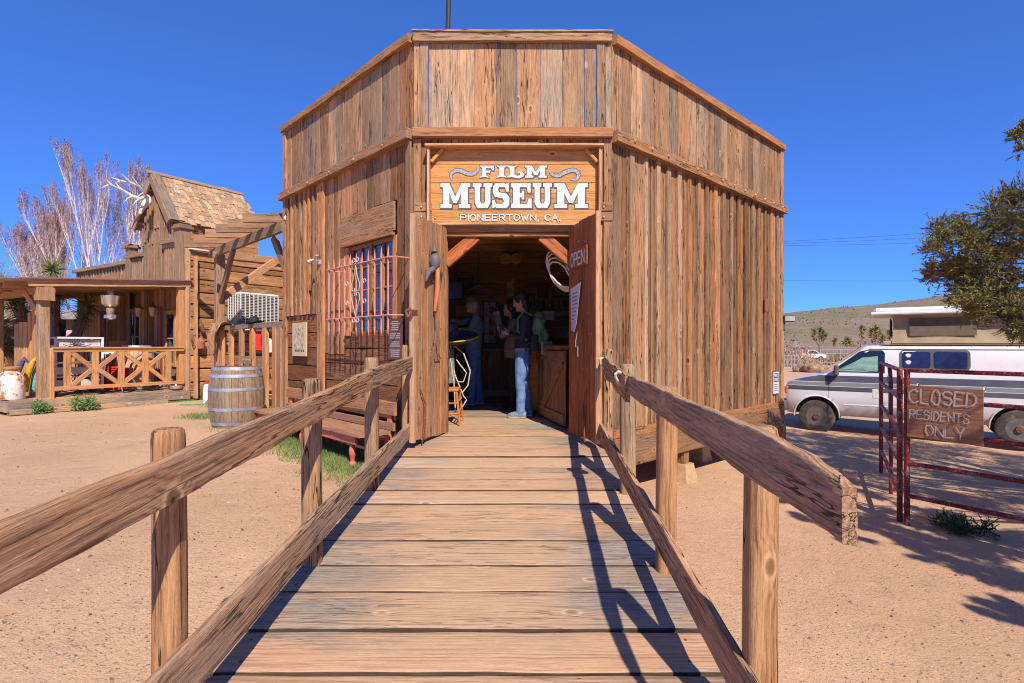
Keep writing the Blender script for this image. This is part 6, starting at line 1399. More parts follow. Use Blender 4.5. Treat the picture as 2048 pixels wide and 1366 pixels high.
# woman with green backpack, in profile to the left
J1 = dict(head=(.035, 1.585, .30), neck=(-.03, 1.40),
    torso=[(.01, .86, .10, .15), (.01, .95, .115, .165), (-.0, 1.05, .10, .15), (-.02, 1.18, .105, .155), (-.03, 1.30, .112, .175), (-.035, 1.38, .085, .165), (-.035, 1.43, .055, .09)],
    limbs=legs(.03, -.05, .86, .092, .02, .066, .058) + [[(-.03, .17, 1.37, .052), (-.02, .20, 1.22, .047), (.0, .205, 1.10, .042), (.10, .16, 1.12, .036), (.20, .09, 1.16, .028)], [(-.03, -.17, 1.37, .052), (.0, -.20, 1.22, .047), (.03, -.20, 1.10, .042), (.14, -.12, 1.14, .036), (.23, -.03, 1.20, .028)]],
    hands=[((.20, .09, 1.16), (1, -.35, .25), (0, -1, .2), (0, -.2, 1)), ((.23, -.03, 1.20), (1, .1, .2), (0, 1, 0), (0, .2, 1))], feet=[(.03, .095, 0, .17), (-.05, -.095, 0, .17)])
def mf1(x, y, z):
    if z < .028: return 4
    if z < .105: return 3
    if z < .90: return 1
    if z > 1.425 - max(0, -x) * .2: return 0
    if x > .19 and z > 1.0: return 0
    if z < .955: return 5
    return 2
T1, PM1, hd1 = person('woman in light blue jeans and black top, wearing a green backpack', (.155, 7.66, FLZ), R(176), J1, [M_SKIN, M_JEAN, M_NAVY, M_SHOE, M_SOLE, plain('grey_hem', (.25, .25, .28), .9)], mf1, (M_HAIRB, [((-.02, 0, .05), .108, (1.0, .86, 1.12)), ((-.055, 0, -.04), .085, (.8, .95, 1.3)), ((-.05, 0, -.12), .05, (.8, 1.2, 1.0))]), 'people in the museum doorway')
M_BPK = plain('olive_green_nylon', (.14, .21, .10), .7, 0, .3, .25, 8, .3)
BP = thing('backpack', 'green backpack on the back of the woman in light jeans', 'backpack', PM1 @ V(-.2, 0, 1.2))
m = MB(); m.box((-.215, 0, 1.20), (.17, .28, .42), None, .06).box((-.31, 0, 1.10), (.09, .22, .24), None, .04).box((-.22, 0, 1.41), (.13, .22, .07), None, .03)
o = m.build('pack', M_BPK, BP, True, M=PM1, local=True); md = o.modifiers.new('r', 'REMESH'); md.mode = 'VOXEL'; md.voxel_size = .012; md.use_smooth_shade = True; dd = o.modifiers.new('d', 'DISPLACE'); tx = bpy.data.textures.new('n2', 'CLOUDS'); tx.noise_scale = .09; dd.texture = tx; dd.strength = .05
for sg in (1, -1):
    MB().tube([(-.13, .10 * sg, 1.40), (-.03, .13 * sg, 1.45), (.07, .13 * sg, 1.36), (.06, .16 * sg, 1.18), (-.06, .17 * sg, 1.06)], .018, 6).build('shoulder_strap', M_BPK, BP, True, M=PM1, local=True)
    MB().tube([(-.14, .15 * sg, 1.05), (-.05, .17 * sg, 1.0), (-.03, .17 * sg, .80)], .010, 5).build('loose_strap', M_DRK, BP, True, M=PM1, local=True)
tag(MB().lathe([(.055, -.11), (.06, -.1), (.06, .09), (.045, .11)], 10, (-.16, .13, 1.03)).build('dark_pouch', M_BLKC, None, True, M=PM1, local=True), 'black pouch under the green backpack', 'pouch')
tag(MB().box((.285, .05, 1.215), (.075, .010, .14), None, .004).build('phone', M_BLKC, None, M=PM1 , local=True), 'dark phone in the hands of the woman with the backpack', 'phone')
tag(MB().tube(coil(PM1 @ V(.17, .11, 1.145), .034, PM1.to_3x3() @ V(1, -.6, .3), 1, .008, 12, 0), .009, 6).build('wristwatch', M_BLKC), 'black wristwatch on the wrist of the woman with the backpack', 'watch')
# woman raising a camera
J2 = dict(head=(.05, 1.56, -.02), neck=(-.01, 1.38),
    torso=[(.01, .80, .12, .17), (.01, .92, .135, .19), (.01, 1.02, .135, .185), (0, 1.14, .12, .17), (-.0, 1.26, .12, .18), (-.01, 1.35, .09, .165), (-.01, 1.40, .06, .10)],
    limbs=legs(.0, -.04, .84, .088, .02, .062, .05) + [[(-.01, .17, 1.34, .062), (.08, .23, 1.20, .058), (.17, .22, 1.16, .052), (.22, .14, 1.32, .046), (.24, .07, 1.44, .036)], [(-.01, -.17, 1.34, .062), (.08, -.23, 1.20, .058), (.16, -.22, 1.15, .052), (.22, -.13, 1.32, .046), (.25, -.05, 1.44, .036)]],
    hands=[((.24, .07, 1.45), (0, -.2, 1), (-.2, -1, 0), (1, 0, 0)), ((.25, -.05, 1.45), (0, .1, 1), (0, 1, 0), (1, 0, 0))], feet=[(.0, .095, 0, .17), (-.04, -.095, 0, .17)])
def mf2(x, y, z):
    if z < .08: return 3
    if z < .80: return 1
    if z > 1.40 and x < .15: return 0
    if z > 1.455: return 0
    return 2
T2, PM2, _ = person('woman in grey hoodie and black trousers holding a camera up to her face', (.02, 8.65, FLZ), R(183), J2, [M_SKIN, M_BLKC, M_GREY, M_BLKC], mf2, (M_HAIRB, [((-.03, 0, .04), .112, (1.0, .88, 1.12)), ((-.07, 0, -.09), .09, (.7, 1.05, 1.5))]), 'people in the museum doorway')
c = MB(); c.box((.245, .01, 1.555), (.07, .14, .09), None, .012); CM2 = c.build('camera', M_BLKC, None, M=PM2, local=True); tag(CM2, 'black camera held up by the woman in the hoodie', 'camera'); l = MB().lathe([(.038, 0), (.038, .09), (.032, .1)], 12, (.28, .01, 1.55), Matrix.Rotation(R(90), 3, 'Y')).build('lens', M_BLKC, CM2, True, M=PM2, local=True)
# man in cap with camera
J3 = dict(head=(.05, 1.66, .10), neck=(-.02, 1.48),
    torso=[(.02, .86, .125, .165), (.03, .98, .15, .18), (.03, 1.08, .155, .18), (.0, 1.22, .135, .18), (-.02, 1.36, .13, .20), (-.03, 1.45, .095, .18), (-.03, 1.50, .06, .10)],
    limbs=legs(.06, -.07, .88, .10, .02, .078, .066) + [[(-.03, .19, 1.44, .062), (.06, .24, 1.26, .054), (.14, .23, 1.15, .05), (.26, .17, 1.19, .04), (.36, .10, 1.25, .032)], [(-.03, -.19, 1.44, .062), (.12, -.22, 1.42, .054), (.24, -.20, 1.38, .05), (.32, -.12, 1.40, .04), (.40, -.04, 1.42, .032)]],
    hands=[((.36, .10, 1.25), (1, -.3, .25), (-.2, -.5, 1), (0, -1, .2)), ((.40, -.04, 1.42), (.5, .2, -1), (-.4, .7, 0), (0, 1, .2))], feet=[(.06, .10, 0, .19), (-.07, -.10, 0, .19)])
def mf3(x, y, z):
    if z < .03: return 4
    if z < .10: return 3
    if z < .93: return 1
    if z > 1.50 - max(0, -x) * .1 and x < .2: return 0
    if x > .345: return 0
    return 2
T3, PM3, hd3 = person('man in green cap, slate shirt and blue jeans looking down at a camera', (-.62, 9.3, FLZ), R(182), J3, [M_SKIN, M_JEAN2, M_SLATE, M_SHOE, M_SOLE], mf3, (M_HAIRG, [((-.03, 0, .0), .098, (.95, .84, .95)), ((.075, 0, -.085), .032, (1, 1.2, 1.1))]), 'people in the museum doorway')
cp = MB(); Mh3 = Matrix.Translation((.05, 0, 1.66)) @ Matrix.Rotation(.10, 4, 'Y')
cp.lathe([(.112, .05), (.110, .09), (.09, .135), (.05, .155), (.0, .16)], 18, (0, 0, 0), Matrix.Diagonal((1, .86, 1)))
cp.add([V(.07 + .15 * math.sin(a), .085 * math.cos(a) * 1.0, .055 - .02 * math.sin(a)) for a in np.linspace(0, math.pi, 10)] + [V(.05, .085 * math.cos(a), .062) for a in np.linspace(0, math.pi, 10)], [(i, i + 1, i + 11, i + 10) for i in range(9)])
tag(cp.build('cap', plain('khaki_green_cap', (.13, .13, .065), .9), None, True, M=PM3 @ Mh3, local=True), 'khaki green baseball cap on the head of the man', 'cap')
gl = MB(); 
for sg in (1, -1): gl.tube(coil((.115, .032 * sg, .022), .022, (1, 0, 0), 1, .001, 12, 0, sc=(1, .8)), .0025, 4).tube([(.11, .055 * sg, .028), (.0, .082 * sg, .03)], .003, 4)
tag(gl.build('glasses', M_BLKC, None, M=PM3 @ Mh3, local=True), 'thin dark glasses on the man in the cap', 'glasses')
c = MB().box((.44, .03, 1.33), (.10, .15, .11), None, .015).box((.44, .03, 1.40), (.05, .06, .04), None, .01).build('camera', M_BLKC, None, M=PM3, local=True); tag(c, 'black camera in the hands of the man in the cap', 'camera')
MB().lathe([(.04, 0), (.042, .09), (.036, .10)], 14, (.49, .03, 1.32), Matrix.Rotation(R(90), 3, 'Y')).build('lens', M_BLKC, c, True, M=PM3, local=True)
# ---------------------------------------------------------------- inside the museum
W_ORG = wood('orange_varnished_wood', (.62, .26, .07), (.36, .12, .03), (.5, .3, .15), .05, 6, knots=.1, crack=.2, vary=.15)
CT = thing('counter', 'wooden counter with cross braced plank front inside the doorway on the right', 'counter', (.7, 7.2, ZF))
ca, cb = V(.62, 6.62, 0), V(.36, 7.9, 0); cd = (cb - ca).normalized(); cn = V(-cd.y, cd.x, 0); cn = cn if cn.x < 0 else -cn
L = (cb - ca).length
for i in range(8): p = ca + cd * (L * (i + .5) / 8) - cn * .02; plank('front_board', V(p.x, p.y, ZF + .04), V(p.x, p.y, ZF + .93), L / 8 - .005, .025, cn, W_BEAM, CT, seg=2)
for z in (.10, .86): plank('rail', V(ca.x, ca.y, ZF + z), V(cb.x, cb.y, ZF + z), .13, .03, cn, W_BEAM, CT)
plank('cross_brace', V(ca.x, ca.y, ZF + .80) + cn * .01 + cd * .05, V(ca.x, ca.y, ZF + .16) + cd * (L * .75) + cn * .01, .10, .03, cn, W_BEAM, CT)
plank('counter_top', V(ca.x, ca.y, ZF + .97) - cn * .32, V(cb.x, cb.y, ZF + .97) - cn * .32, .72, .05, (0, 0, 1), W_DOORR, CT)
SB = thing('speaker_box', 'small grey wire mesh box on the near end of the counter', 'box', (.50, 7.5, ZF + 1.0)); MB().box((.47, 7.5, ZF + .96), (.15, .12, .17), None, .01).build('case', plain('box_grey', (.30, .28, .27), .6), SB); MB().box((.47, 7.435, ZF + .96), (.12, .008, .14)).build('mesh_face', M_MESH, SB)
tag(MB().prism([(-.17, 0), (.17, 0), (.20, .3), (.10, .75), (-.05, .95), (-.12, .95), (-.20, .6), (-.22, .3)], -.02, .02).build('wagon_panel', W_ORG, None, M=Matrix.Translation((.42, 8.0, ZF + .06)), local=True), 'curved orange plywood panel leaning at the end of the counter', 'panel')
BC = thing('back_counter', 'long dark wooden counter across the back of the museum room', 'counter', (0, 10.6, ZF))
for i in range(15): plank('front_board', (-2.0 + i * .28, 10.6, ZF + .03), (-2.0 + i * .28, 10.6, ZF + .88), .272, .025, nF, W_BEAM, BC, seg=2)
plank('counter_top', (-2.15, 10.85, ZF + .91), (2.2, 10.85, ZF + .91), .58, .05, (0, 0, 1), W_DARK, BC); plank('kick_board', (-2.1, 10.57, ZF + .08), (2.1, 10.57, ZF + .08), .13, .03, nF, W_DARK, BC)
PW = thing('partition_wall', 'dark board wall hung with pictures behind the back counter', 'wall', (0, 11.3, ZF))
for i in range(12): plank('wall_board', (-2.4, 11.3, ZF + .12 + i * .225), (2.5, 11.3, ZF + .12 + i * .225), .22, .03, nF, W_DARK if i % 3 else W_BEAM, PW, seg=3)
def pic(x, z, w, h, c, label, nm='picture', cat='picture', y=11.26, frame=True, metal=0):
    T = thing(nm, label, cat, (x, y, H + z))
    MB().box((x, y, H + z), (w, .012, h)).build('print', plain('print_' + label[:12], c, .6, var=.4, ns=12), T)
    if frame:
        for s_ in (-1, 1): MB().box((x + s_ * w / 2, y - .01, H + z), (.025, .02, h + .03)).build('frame', M_DRK, T); MB().box((x, y - .01, H + z + s_ * h / 2), (w + .03, .02, .022)).build('frame', M_DRK, T)
pic(-.03, 1.17, .15, .36, (.45, .48, .03), 'yellow paper poster high on the back wall', 'poster', 'poster', frame=False)
pic(1.0, 1.15, .32, .36, (.22, .16, .10), 'square brown clock face on the back wall', 'picture'); pic(.28, .92, .34, .2, (.20, .14, .08), 'wide framed photograph below the yellow poster'); pic(-.45, .45, .26, .85, (.42, .36, .33), 'tall pale poster with red spots behind the man in the cap', 'poster')
pic(.62, 1.1, .2, .28, (.14, .09, .06), 'small dark framed print left of the clock face'); pic(-.95, 1.25, .3, .2, (.16, .10, .06), 'small framed print above the man in the cap'); pic(.0, .55, .5, .5, (.10, .09, .08), 'dark mirror behind the woman in the hoodie', 'mirror', 'mirror')
for dz in (.25, .02, -.2): tag(MB().ball((-.42, 11.245, H + .45 + dz), .05, 8, 6, (1, .3, 1.2)).build('red_rosette', plain('red_ribbon', (.35, .02, .015), .7)), {.25: 'topmost red rosette on the tall pale poster', .02: 'middle red rosette on the tall pale poster', -.2: 'lowest red rosette on the tall pale poster'}[dz], 'rosette', 'red rosettes')
pic(.62, .50, .18, .14, (.62, .52, .46), 'small pale print right of the green backpack', 'picture', y=9.4, frame=False)  # pale panel whose colour stands for the daylight in a window
TV = thing('television', 'dark flat television high on the left of the room', 'television', (-1.05, 9.9, H + .95)); MB().box((-1.08, 9.95, H + .98), (.42, .06, .34), None, .01).build('case', M_BLKC, TV); MB().box((-1.08, 9.915, H + .98), (.38, .005, .30)).build('screen', plain('screen_blue_grey', (.10, .12, .20), .15), TV)
SH = thing('shelf', 'dark shelf with small jars along the back wall', 'shelf', (.9, 11.2, H + .75)); plank('board', (.35, 11.2, H + .72), (1.6, 11.2, H + .72), .18, .03, (0, 0, 1), W_BEAM, SH)
for i in range(8): tag(MB().lathe([(.03, 0), (.035, .02), (.033, .12), (.018, .15), (.018, .18)], 10, (.5 + i * .14, 11.2, H + .736)).build('jar', plain('jar_glass_%d' % i, ((.25, .15, .08), (.12, .14, .10), (.3, .25, .2))[i % 3], .2), None, True), ['first', 'second', 'third', 'fourth', 'fifth', 'sixth', 'seventh', 'last'][i] + ' small dim jar from the left on the dark back shelf', 'jar', 'jars on the back shelf')
LMP = thing('hanging_lamp', 'pale shaded lamp hanging above the man in the cap', 'lamp', (-.60, 9.9, H + 1.1)); MB().lathe([(.20, 0), (.10, .05), (.03, .08), (.02, .10)], 16, (-.60, 9.9, H + .98)).build('shade', plain('pale_enamel_shade', (.5, .42, .34), .4), LMP, True); MB().tube([(-.6, 9.9, H + 1.08), (-.6, 9.9, H + 1.75)], .006, 5).build('cord', M_DRK, LMP)
PSX = thing('ceiling_duct', 'short reddish log hanging from the ceiling above the woman', 'log', (-.02, 8.6, H + 1.4)); MB().tube([(-.1, 8.5, H + 1.32), (-.1, 9.4, H + 1.5)], .09, 10).tube([(.06, 8.5, H + 1.32), (.06, 9.4, H + 1.5)], .09, 10).build('log_pair', W_BEAM, PSX, True)
for y in np.arange(6.9, 12.5, .7): jw = .95 + (y - 6.9) * .8 if y < 8.6 else max(.5, (13.3 - y) * .75); plank('ceiling_joist', (-jw, y, H + 1.70), (jw, y, H + 1.70), .12, .06, nF, W_DARK, MUS, seg=2)
# chair, sombrero stand, ropes at left
M_ORV = W_ORG
CH = thing('chair', 'orange varnished wooden chair just inside the left door leaf', 'chair', (-.80, 7.0, ZF))
cx0, cy0 = -.86, 7.05
plank('seat', (cx0 - .2, cy0, ZF + .44), (cx0 + .2, cy0, ZF + .44), .40, .03, (0, 0, 1), M_ORV, CH, seg=3)
for (dx, dy) in ((.17, -.17), (.17, .17), (-.17, -.17), (-.17, .17)): MB().tube([(cx0 + dx, cy0 + dy, ZF + .43), (cx0 + dx * 1.3, cy0 + dy * 1.3, ZF)], [.018, .013], 8).build('leg', M_ORV, CH, True)
for z in (.15, .28): MB().tube([(cx0 - .19, cy0 - .2, ZF + z), (cx0 + .205, cy0 - .2, ZF + z)], .010, 6).tube([(cx0 + .2, cy0 - .2, ZF + z + .03), (cx0 + .2, cy0 + .2, ZF + z + .03)], .010, 6).build('stretcher', M_ORV, CH, True)
for dx in (-.12, 0, .12): MB().tube([(cx0 - .18, cy0 + dx, ZF + .45), (cx0 - .26, cy0 + dx, ZF + .9)], .010, 6).build('back_spindle', M_ORV, CH, True)
plank('back_rail', (cx0 - .27, cy0 - .2, ZF + .9), (cx0 - .27, cy0 + .2, ZF + .9), .08, .02, (1, 0, .2), M_ORV, CH)
SO = thing('sombrero', 'dark sombrero with a yellow corded brim on a wooden stand inside the door', 'hat', (-.85, 7.5, H + .12))
q = V(-.88, 7.75, H + .09); MB().lathe([(.10, .22), (.13, .16), (.15, .04), (.30, -.01), (.40, .02), (.42, .05), (.40, .01), (.30, -.03), (.05, .0)], 26, q).build('crown_and_brim', M=Matrix.Translation(q) @ Matrix.Rotation(R(14), 4, 'X') @ Matrix.Translation(-q), mats=plain('dark_embroidered_felt', (.06, .055, .09), .8, var=.8, ns=40, dirt=(.28, .24, .2), dirtamt=.6), parent=SO, smooth=True, local=True)
MB().tube(coil(q + V(0, 0, .05), .42, (0, 0, 1), 1, .001, 40, 0), .010, 6).build('yellow_cord', plain('yellow_cord', (.62, .40, .05), .7), SO, True, M=Matrix.Translation(q) @ Matrix.Rotation(R(14), 4, 'X') @ Matrix.Translation(-q), local=True)
ST = thing('hat_stand', 'wooden stand with grey fringe under the sombrero', 'stand', (-.9, 7.75, ZF)); MB().tube([(-.95, 7.75, ZF), (-.95, 7.75, ZF + 1.02)], .04, 8).build('pole', W_BEAM, ST); plank('shelf', (-1.2, 7.75, ZF + .98), (-.75, 7.75, ZF + .98), .2, .03, (0, 0, 1), W_BEAM, ST)
fr_ = MB(); 
for i in range(26): x = -.93 + .12 * math.sin(i * 1.9); fr_.tube([(x, 7.58 + .02 * math.cos(i), ZF + .95), (x + .02, 7.56, ZF + .7), (x + .03 * math.sin(i), 7.56, ZF + .48)], .008, 4)
fr_.build('fringe', plain('grey_fringe', (.22, .24, .23), .9), ST)['kind'] = 'stuff'
rp = MB(); rp.tube([(-.78, 7.60, ZF + .98), (-.66, 7.58, ZF + .88), (-.57, 7.57, ZF + .65), (-.60, 7.57, ZF + .45), (-.68, 7.58, ZF + .35)], .009, 6).tube([(-.84, 7.58, ZF + .98), (-.78, 7.56, ZF + .6), (-.66, 7.56, ZF + .30), (-.62, 7.58, ZF + .25), (-.70, 7.58, ZF + .12)], .009, 6).tube([(-.86, 7.56, ZF + .95), (-.79, 7.55, ZF + .5), (-.77, 7.56, ZF + .08)], .008, 6).tube([(-.76, 7.58, ZF + .80), (-.62, 7.55, ZF + .62), (-.66, 7.55, ZF + .5), (-.74, 7.55, ZF + .5)], .008, 6)
tag(rp.build('loose_rope', M_ROPE, None, True), 'pale rope looping down from the sombrero stand', 'rope')

for src, px, Y, lb in ((T2, 1569, 74, 'tiny dark clothed person beside the far corral, the left of two'), (T1, 1582, 76, 'tiny person in blue trousers beside the far corral, the right of two')):
    x_ = (px - 1024) / 1110 * Y; c = copy_tree(src, Matrix.Translation((x_, Y, zg(x_, Y))), lb); c['group'] = 'people by the far corral'
# ---------------------------------------------------------------- close the back of the antler building
for k in range(14): plank('inner_lining', S(.12 + 0, .14, 2.0 - k * .24), S(6.4, .14, 2.0 - k * .24), .24, .03, nS, W_DARK, AB, seg=1)
for k in range(12): plank('inner_lining', S(.14, .1 + k * .5, -1.2), S(.14, .1 + k * .5, 2.0), .5, .03, -U, W_DARK, AB, seg=1)
# ---------------------------------------------------------------- things on and round the porch
def rust_can():
    s = NB('rusty_white_enamel'); v = s.objco(); n = s.noise(v, (1, 1, 1), 5, 5, .65, .4); n2 = s.noise(v, (1, 1, 1), 22, 4, .6)
    c = s.mix(s.sstep(n, .50, .60), (.78, .66, .58), (.62, .24, .07)); c = s.mix(s.math('MULTIPLY', s.sstep(n2, .5, .6), s.sstep(n, .44, .6)), c, (.30, .09, .03)); return s.out(c, .7)
M_CAN2 = rust_can()
q = P(55, 795, 9.75); q.z = H - .98; q = S(-2.96, .18, -.98)
MC = thing('milk_can', 'large rusty white milk can standing at the front corner of the porch', 'milk can', q)
MB().lathe([(.17, 0), (.18, .02), (.18, .36), (.175, .39), (.12, .46), (.105, .50), (.105, .54)], 26, q).build('can_body', M_CAN2, MC, True)
MB().lathe([(.11, .53), (.135, .55), (.14, .58), (.10, .59), (.10, .575), (.0, .575)], 22, q).build('lid', plain('orange_rust_lid', (.45, .20, .08), .8), MC, True)
for sg in (-1, 1): MB().tube([q + V(.16 * sg, -.02, .40), q + V(.18 * sg, -.05, .46), q + V(.12 * sg, -.05, .49)], .010, 6).build('handle', M_CAN2, MC, True)
q = S(-3.3, .9, -1.25); M_BRK = plain('reddish_glazed_planter', (.34, .115, .075), .8, 0, .2, .3, 14, .3, dirt=(.45, .28, .2))
pl = thing('planter', 'stacked reddish clay planter troughs behind the milk can', 'planter', q)
MB().box(q + V(0, 0, .16), (.42, .3, .30), None, .01).build('lower_trough', M_BRK, pl); MB().prism([(-.17, .32), (.17, .32), (.22, .56), (-.22, .56)], -.13, .13, None, q).box(q + V(0, 0, .575), (.48, .30, .04), None, .01).build('middle_trough', plain('salmon_clay', (.50, .20, .12), .85), pl); MB().box(q + V(0, 0, .75), (.36, .26, .28), None, .01).build('upper_trough', M_BRK, pl)
for i, (c, nm, a) in enumerate((((.62, .36, .03), 'mustard striped', 0), ((.20, .42, .33), 'sea green striped', .11), ((.30, .02, .07), 'dark crimson', .2), ((.10, .09, .16), 'navy and white striped', -.1))):
    q = S(-2.68 - .0 + a * 1.2, .28 + .05 * i, -.55); b = MB()
    b.tube([q + V(-.10, 0, -.32), q + V(-.05, 0, .0), q + V(.02, .02, .20), q + V(.07, .04, .29), q + V(.13, .06, .22)], [.05, .055, .05, .045, .02], 10)
    tag(b.build('blanket_roll', plain('blanket_%s' % nm.replace(' ', '_'), c, .95, 0, .1, .35, 18, .5), None, True), '%s woven blanket hung over the rack behind the milk can' % nm, 'blanket', 'woven blankets beside the porch post')
# cream bench slabs and white frame on castors
CR_ = thing('rolling_rack', 'white metal frame on castors standing behind the porch railing', 'rack', S(-2.0, .35, -.98))
for (s, w) in ((-2.32, .22), (-1.55, .22), (-2.32, .75), (-1.55, .75)): MB().bar(S(s, w, -.90), S(s, w, .15), .035, .035, nS).build('leg', M_WHT, CR_); MB().lathe([(.045, -.015), (.045, .015)], 12, S(s, w, -.935), Matrix.Rotation(R(90), 3, 'X')).build('castor', M_DRK, CR_)
for z in (.14, -.86): 
    for w in (.22, .75): MB().bar(S(-2.34, w, z), S(-1.53, w, z), .035, .035, (0, 0, 1)).build('rail', M_WHT, CR_)
M_CRM = plain('cream_painted_board', (.66, .60, .50), .8, 0, .2, .12, 6, dirt=(.38, .30, .22), dirtamt=.4)
for z in (-.35, -.62, -.02): plank('shelf_board', S(-2.3, .5, z), S(-1.57, .5, z), .5, .03, (0, 0, 1), M_CRM, CR_, seg=2)
for z in (-.5, -.75, .04): plank('side_board', S(-2.3, .27, z), S(-1.57, .27, z), .14, .02, nS, M_CRM, CR_, seg=2)
fl = MB(); q = S(-2.06, -.03, -.02)
for i in range(9):
    a = math.pi * (i + .5) / 9; e = U * math.cos(a) * -.13 + V(0, 0, .14 * math.sin(a)); fl.tube([q, q + e * .6 + V(0, 0, .01), q + e, q + e * .9 - V(0, 0, .03), q + e * .35], .006, 5)
fl.tube([q - U * .22 + V(0, 0, .03), q - U * .14 + V(0, 0, 0), q, q + U * .14, q + U * .22 + V(0, 0, .03)], .007, 5); tag(fl.build('iron_flower_ornament', M_DRK), 'black iron fan shaped ornament on the porch hand rail', 'ornament')
q = S(-1.62, 1.25, -.98); IC = thing('iron_chair', 'black wrought iron chair on the porch beside the castor frame', 'chair', q)
for (a, b) in ((-.2, -.2), (.2, -.2), (-.2, .2), (.2, .2)): MB().tube([q + V(a, b, .45), q + V(a * 1.25, b * 1.2, .2), q + V(a * 1.05, b, 0)], .016, 6).build('leg', M_DRK, IC)
MB().lathe([(.0, .46), (.22, .46), (.23, .44), (.0, .44)], 18, q).build('seat', M_DRK, IC); MB().tube([q + V(-.2, .2, .45), q + V(-.22, .25, .85), q + V(0, .25, .98), q + V(.22, .25, .85), q + V(.2, .2, .45)], .014, 6).tube([q + V(-.1, .22, .45), q + V(0, .25, .95), q + V(.1, .22, .45)], .009, 5).build('backrest', M_DRK, IC)
q = S(-1.16, .55, -.98); SC_ = thing('folding_stool', 'red slatted folding seat with a white cushion behind the railing', 'stool', q)
MB().box(q + V(-.02, 0, .10), (.36, .30, .12), None, .01).build('base', M_REDP, SC_)
for i in range(8): MB().box(q + V(0.02 + .008 * i, 0, .22 + i * .04), (.34, .30, .028), Matrix.Rotation(.12, 3, 'Y'), .004).build('slat', M_REDP, SC_)
for sg in (-1, 1): MB().tube([q + V(-.22, .16 * sg, .02), q + V(-.14, .16 * sg, .5), q + V(-.12, .16 * sg, .86)], .010, 6).tube([q + V(.22, .16 * sg, .02), q + V(.10, .16 * sg, .86)], .010, 6).build('frame', M_NAIL, SC_)
MB().box(q + V(-.02, 0, .84), (.38, .34, .14), None, .03).build('cushion', plain('white_cushion', (.80, .78, .78), .8), SC_)
qb = S(-.72, .72, -.96); barrel('wine_barrel', qb, .95, .27, .345, 'tan wine barrel standing on the porch behind the railing', nst=22, hoopc=(.42, .42, .42), hoops=(0, .1, .28, .68, .9), woodm=wood('tan_stave_wood', (.58, .42, .27), (.40, .27, .16), (.5, .42, .34), .15, 6, knots=.05, crack=.3))
wh = MB(); q = S(-.62, .30, -.55)
wh.tube(coil(q, .40, (nS.x, nS.y, 0), 1, .001, 30, 0), .022, 6)
tag(wh.build('wheel_rim', plain('grey_iron', (.22, .21, .21), .6)), 'large grey iron wheel rim leaning in front of the wine barrel', 'wheel rim')
q = S(-.25, .02, -.975); tag(MB().lathe([(.09, 0), (.12, .02), (.14, .09), (.125, .09), (.10, .03), (.0, .025)], 18, q).build('pet_bowl', M_TINB, None, True), 'dull metal pet bowl on the porch floor by the end post', 'bowl')
q = S(-.85, 1.6, -.98); CHP = thing('porch_chair', 'orange wooden chair holding a tub against the porch wall', 'chair', q)
plank('seat', q + V(-.2, 0, .55), q + V(.2, 0, .55), .38, .03, (0, 0, 1), W_ORG, CHP)
for (a, b) in ((-.17, -.16), (.17, -.16), (-.17, .16), (.17, .16)): MB().tube([q + V(a, b, .54), q + V(a * 1.2, b * 1.2, 0)], .017, 7).build('leg', W_ORG, CHP)
plank('backrest', q + V(.2, .18, .95), q + V(-.2, .18, .95), .25, .02, (0, 1, 0), W_ORG, CHP)
tag(MB().lathe([(.13, 0), (.20, .28), (.21, .30), (.19, .29), (.12, .02)], 18, q + V(0, -.02, .57)).build('tub', plain('orange_brown_tub', (.42, .17, .05), .7), None, True), 'orange brown tub on the orange chair', 'tub')
for i, (s, c, lb) in enumerate(((-.05, (.30, .03, .02), 'red'), (-.05, (.16, .15, .15), 'dark grey'))):
    tag(MB().tube([S(-.09, 1.0 + i * .07, -.9), S(-.09, 1.0 + i * .07, .9)], .025, 6).build('pole', plain('pole_' + lb, c, .6)), 'thin %s pole leaning on the porch wall' % lb.replace('_', ' '), 'pole')
tag(plank('post_plank', S(-.35, 2.9, -1.0), S(-.35, 2.9, 1.0), .22, .05, nS, W_PORCH, None, seg=4), 'sunlit orange plank standing at the far end of the porch', 'plank')
tag(plank('post_plank', S(-.4, 3.3, -1.0), S(-.4, 3.3, .85), .14, .05, nS, W_TRIM, None, seg=4), 'pale narrow plank standing beyond the orange plank', 'plank')
# wall gear on the slab wall
WG = thing('wall_pulley', 'rusty pulley lantern hanging on the slab wall by the porch corner', 'decoration', S(.22, 0, .0, .1))
MB().lathe([(.0, -.12), (.09, -.11), (.10, .05), (.06, .09), (.02, .14)], 12, S(.22, 0, .03, .12)).build('drum', plain('red_rust_drum', (.35, .12, .06), .7), WG, True); MB().tube(coil(S(.16, 0, .10, .12), .14, (nS.x, nS.y, 0), 1, .001, 16, 0)[:12], .012, 6).build('bail', M_RUST, WG)
MB().tube([S(.25, 0, .58, .05), S(.25, 0, .42, .08), S(.3, 0, .3, .1), S(.34, 0, .24, .08)], [.02, .05, .045, .02], 8).tube([S(.2, 0, .48, .06), S(.32, 0, .44, .06)], .02, 6).build('iron_hook', M_RUST, WG)
HS = thing('hose_bottle', 'white bottle with red cap and green hose standing by the slab wall', 'bottle', P(414, 795, 11.6)); q = P(414, 795, 11.6); q.z = zg(q.x, q.y)
MB().lathe([(.075, 0), (.08, .02), (.075, .34), (.05, .42), (.03, .44)], 14, q).build('bottle', M_WHT, HS, True); MB().lathe([(.035, .43), (.04, .50), (.0, .51)], 10, q).build('cap', M_REDP, HS, True)
MB().tube([q + V(.1, -.05, .4), q + V(.14, -.08, .2), q + V(.02, -.12, .03), q + V(-.3, -.15, .015), q + V(-.5, -.1, .015)], .014, 6).build('hose', plain('green_hose', (.12, .25, .13), .5), HS)
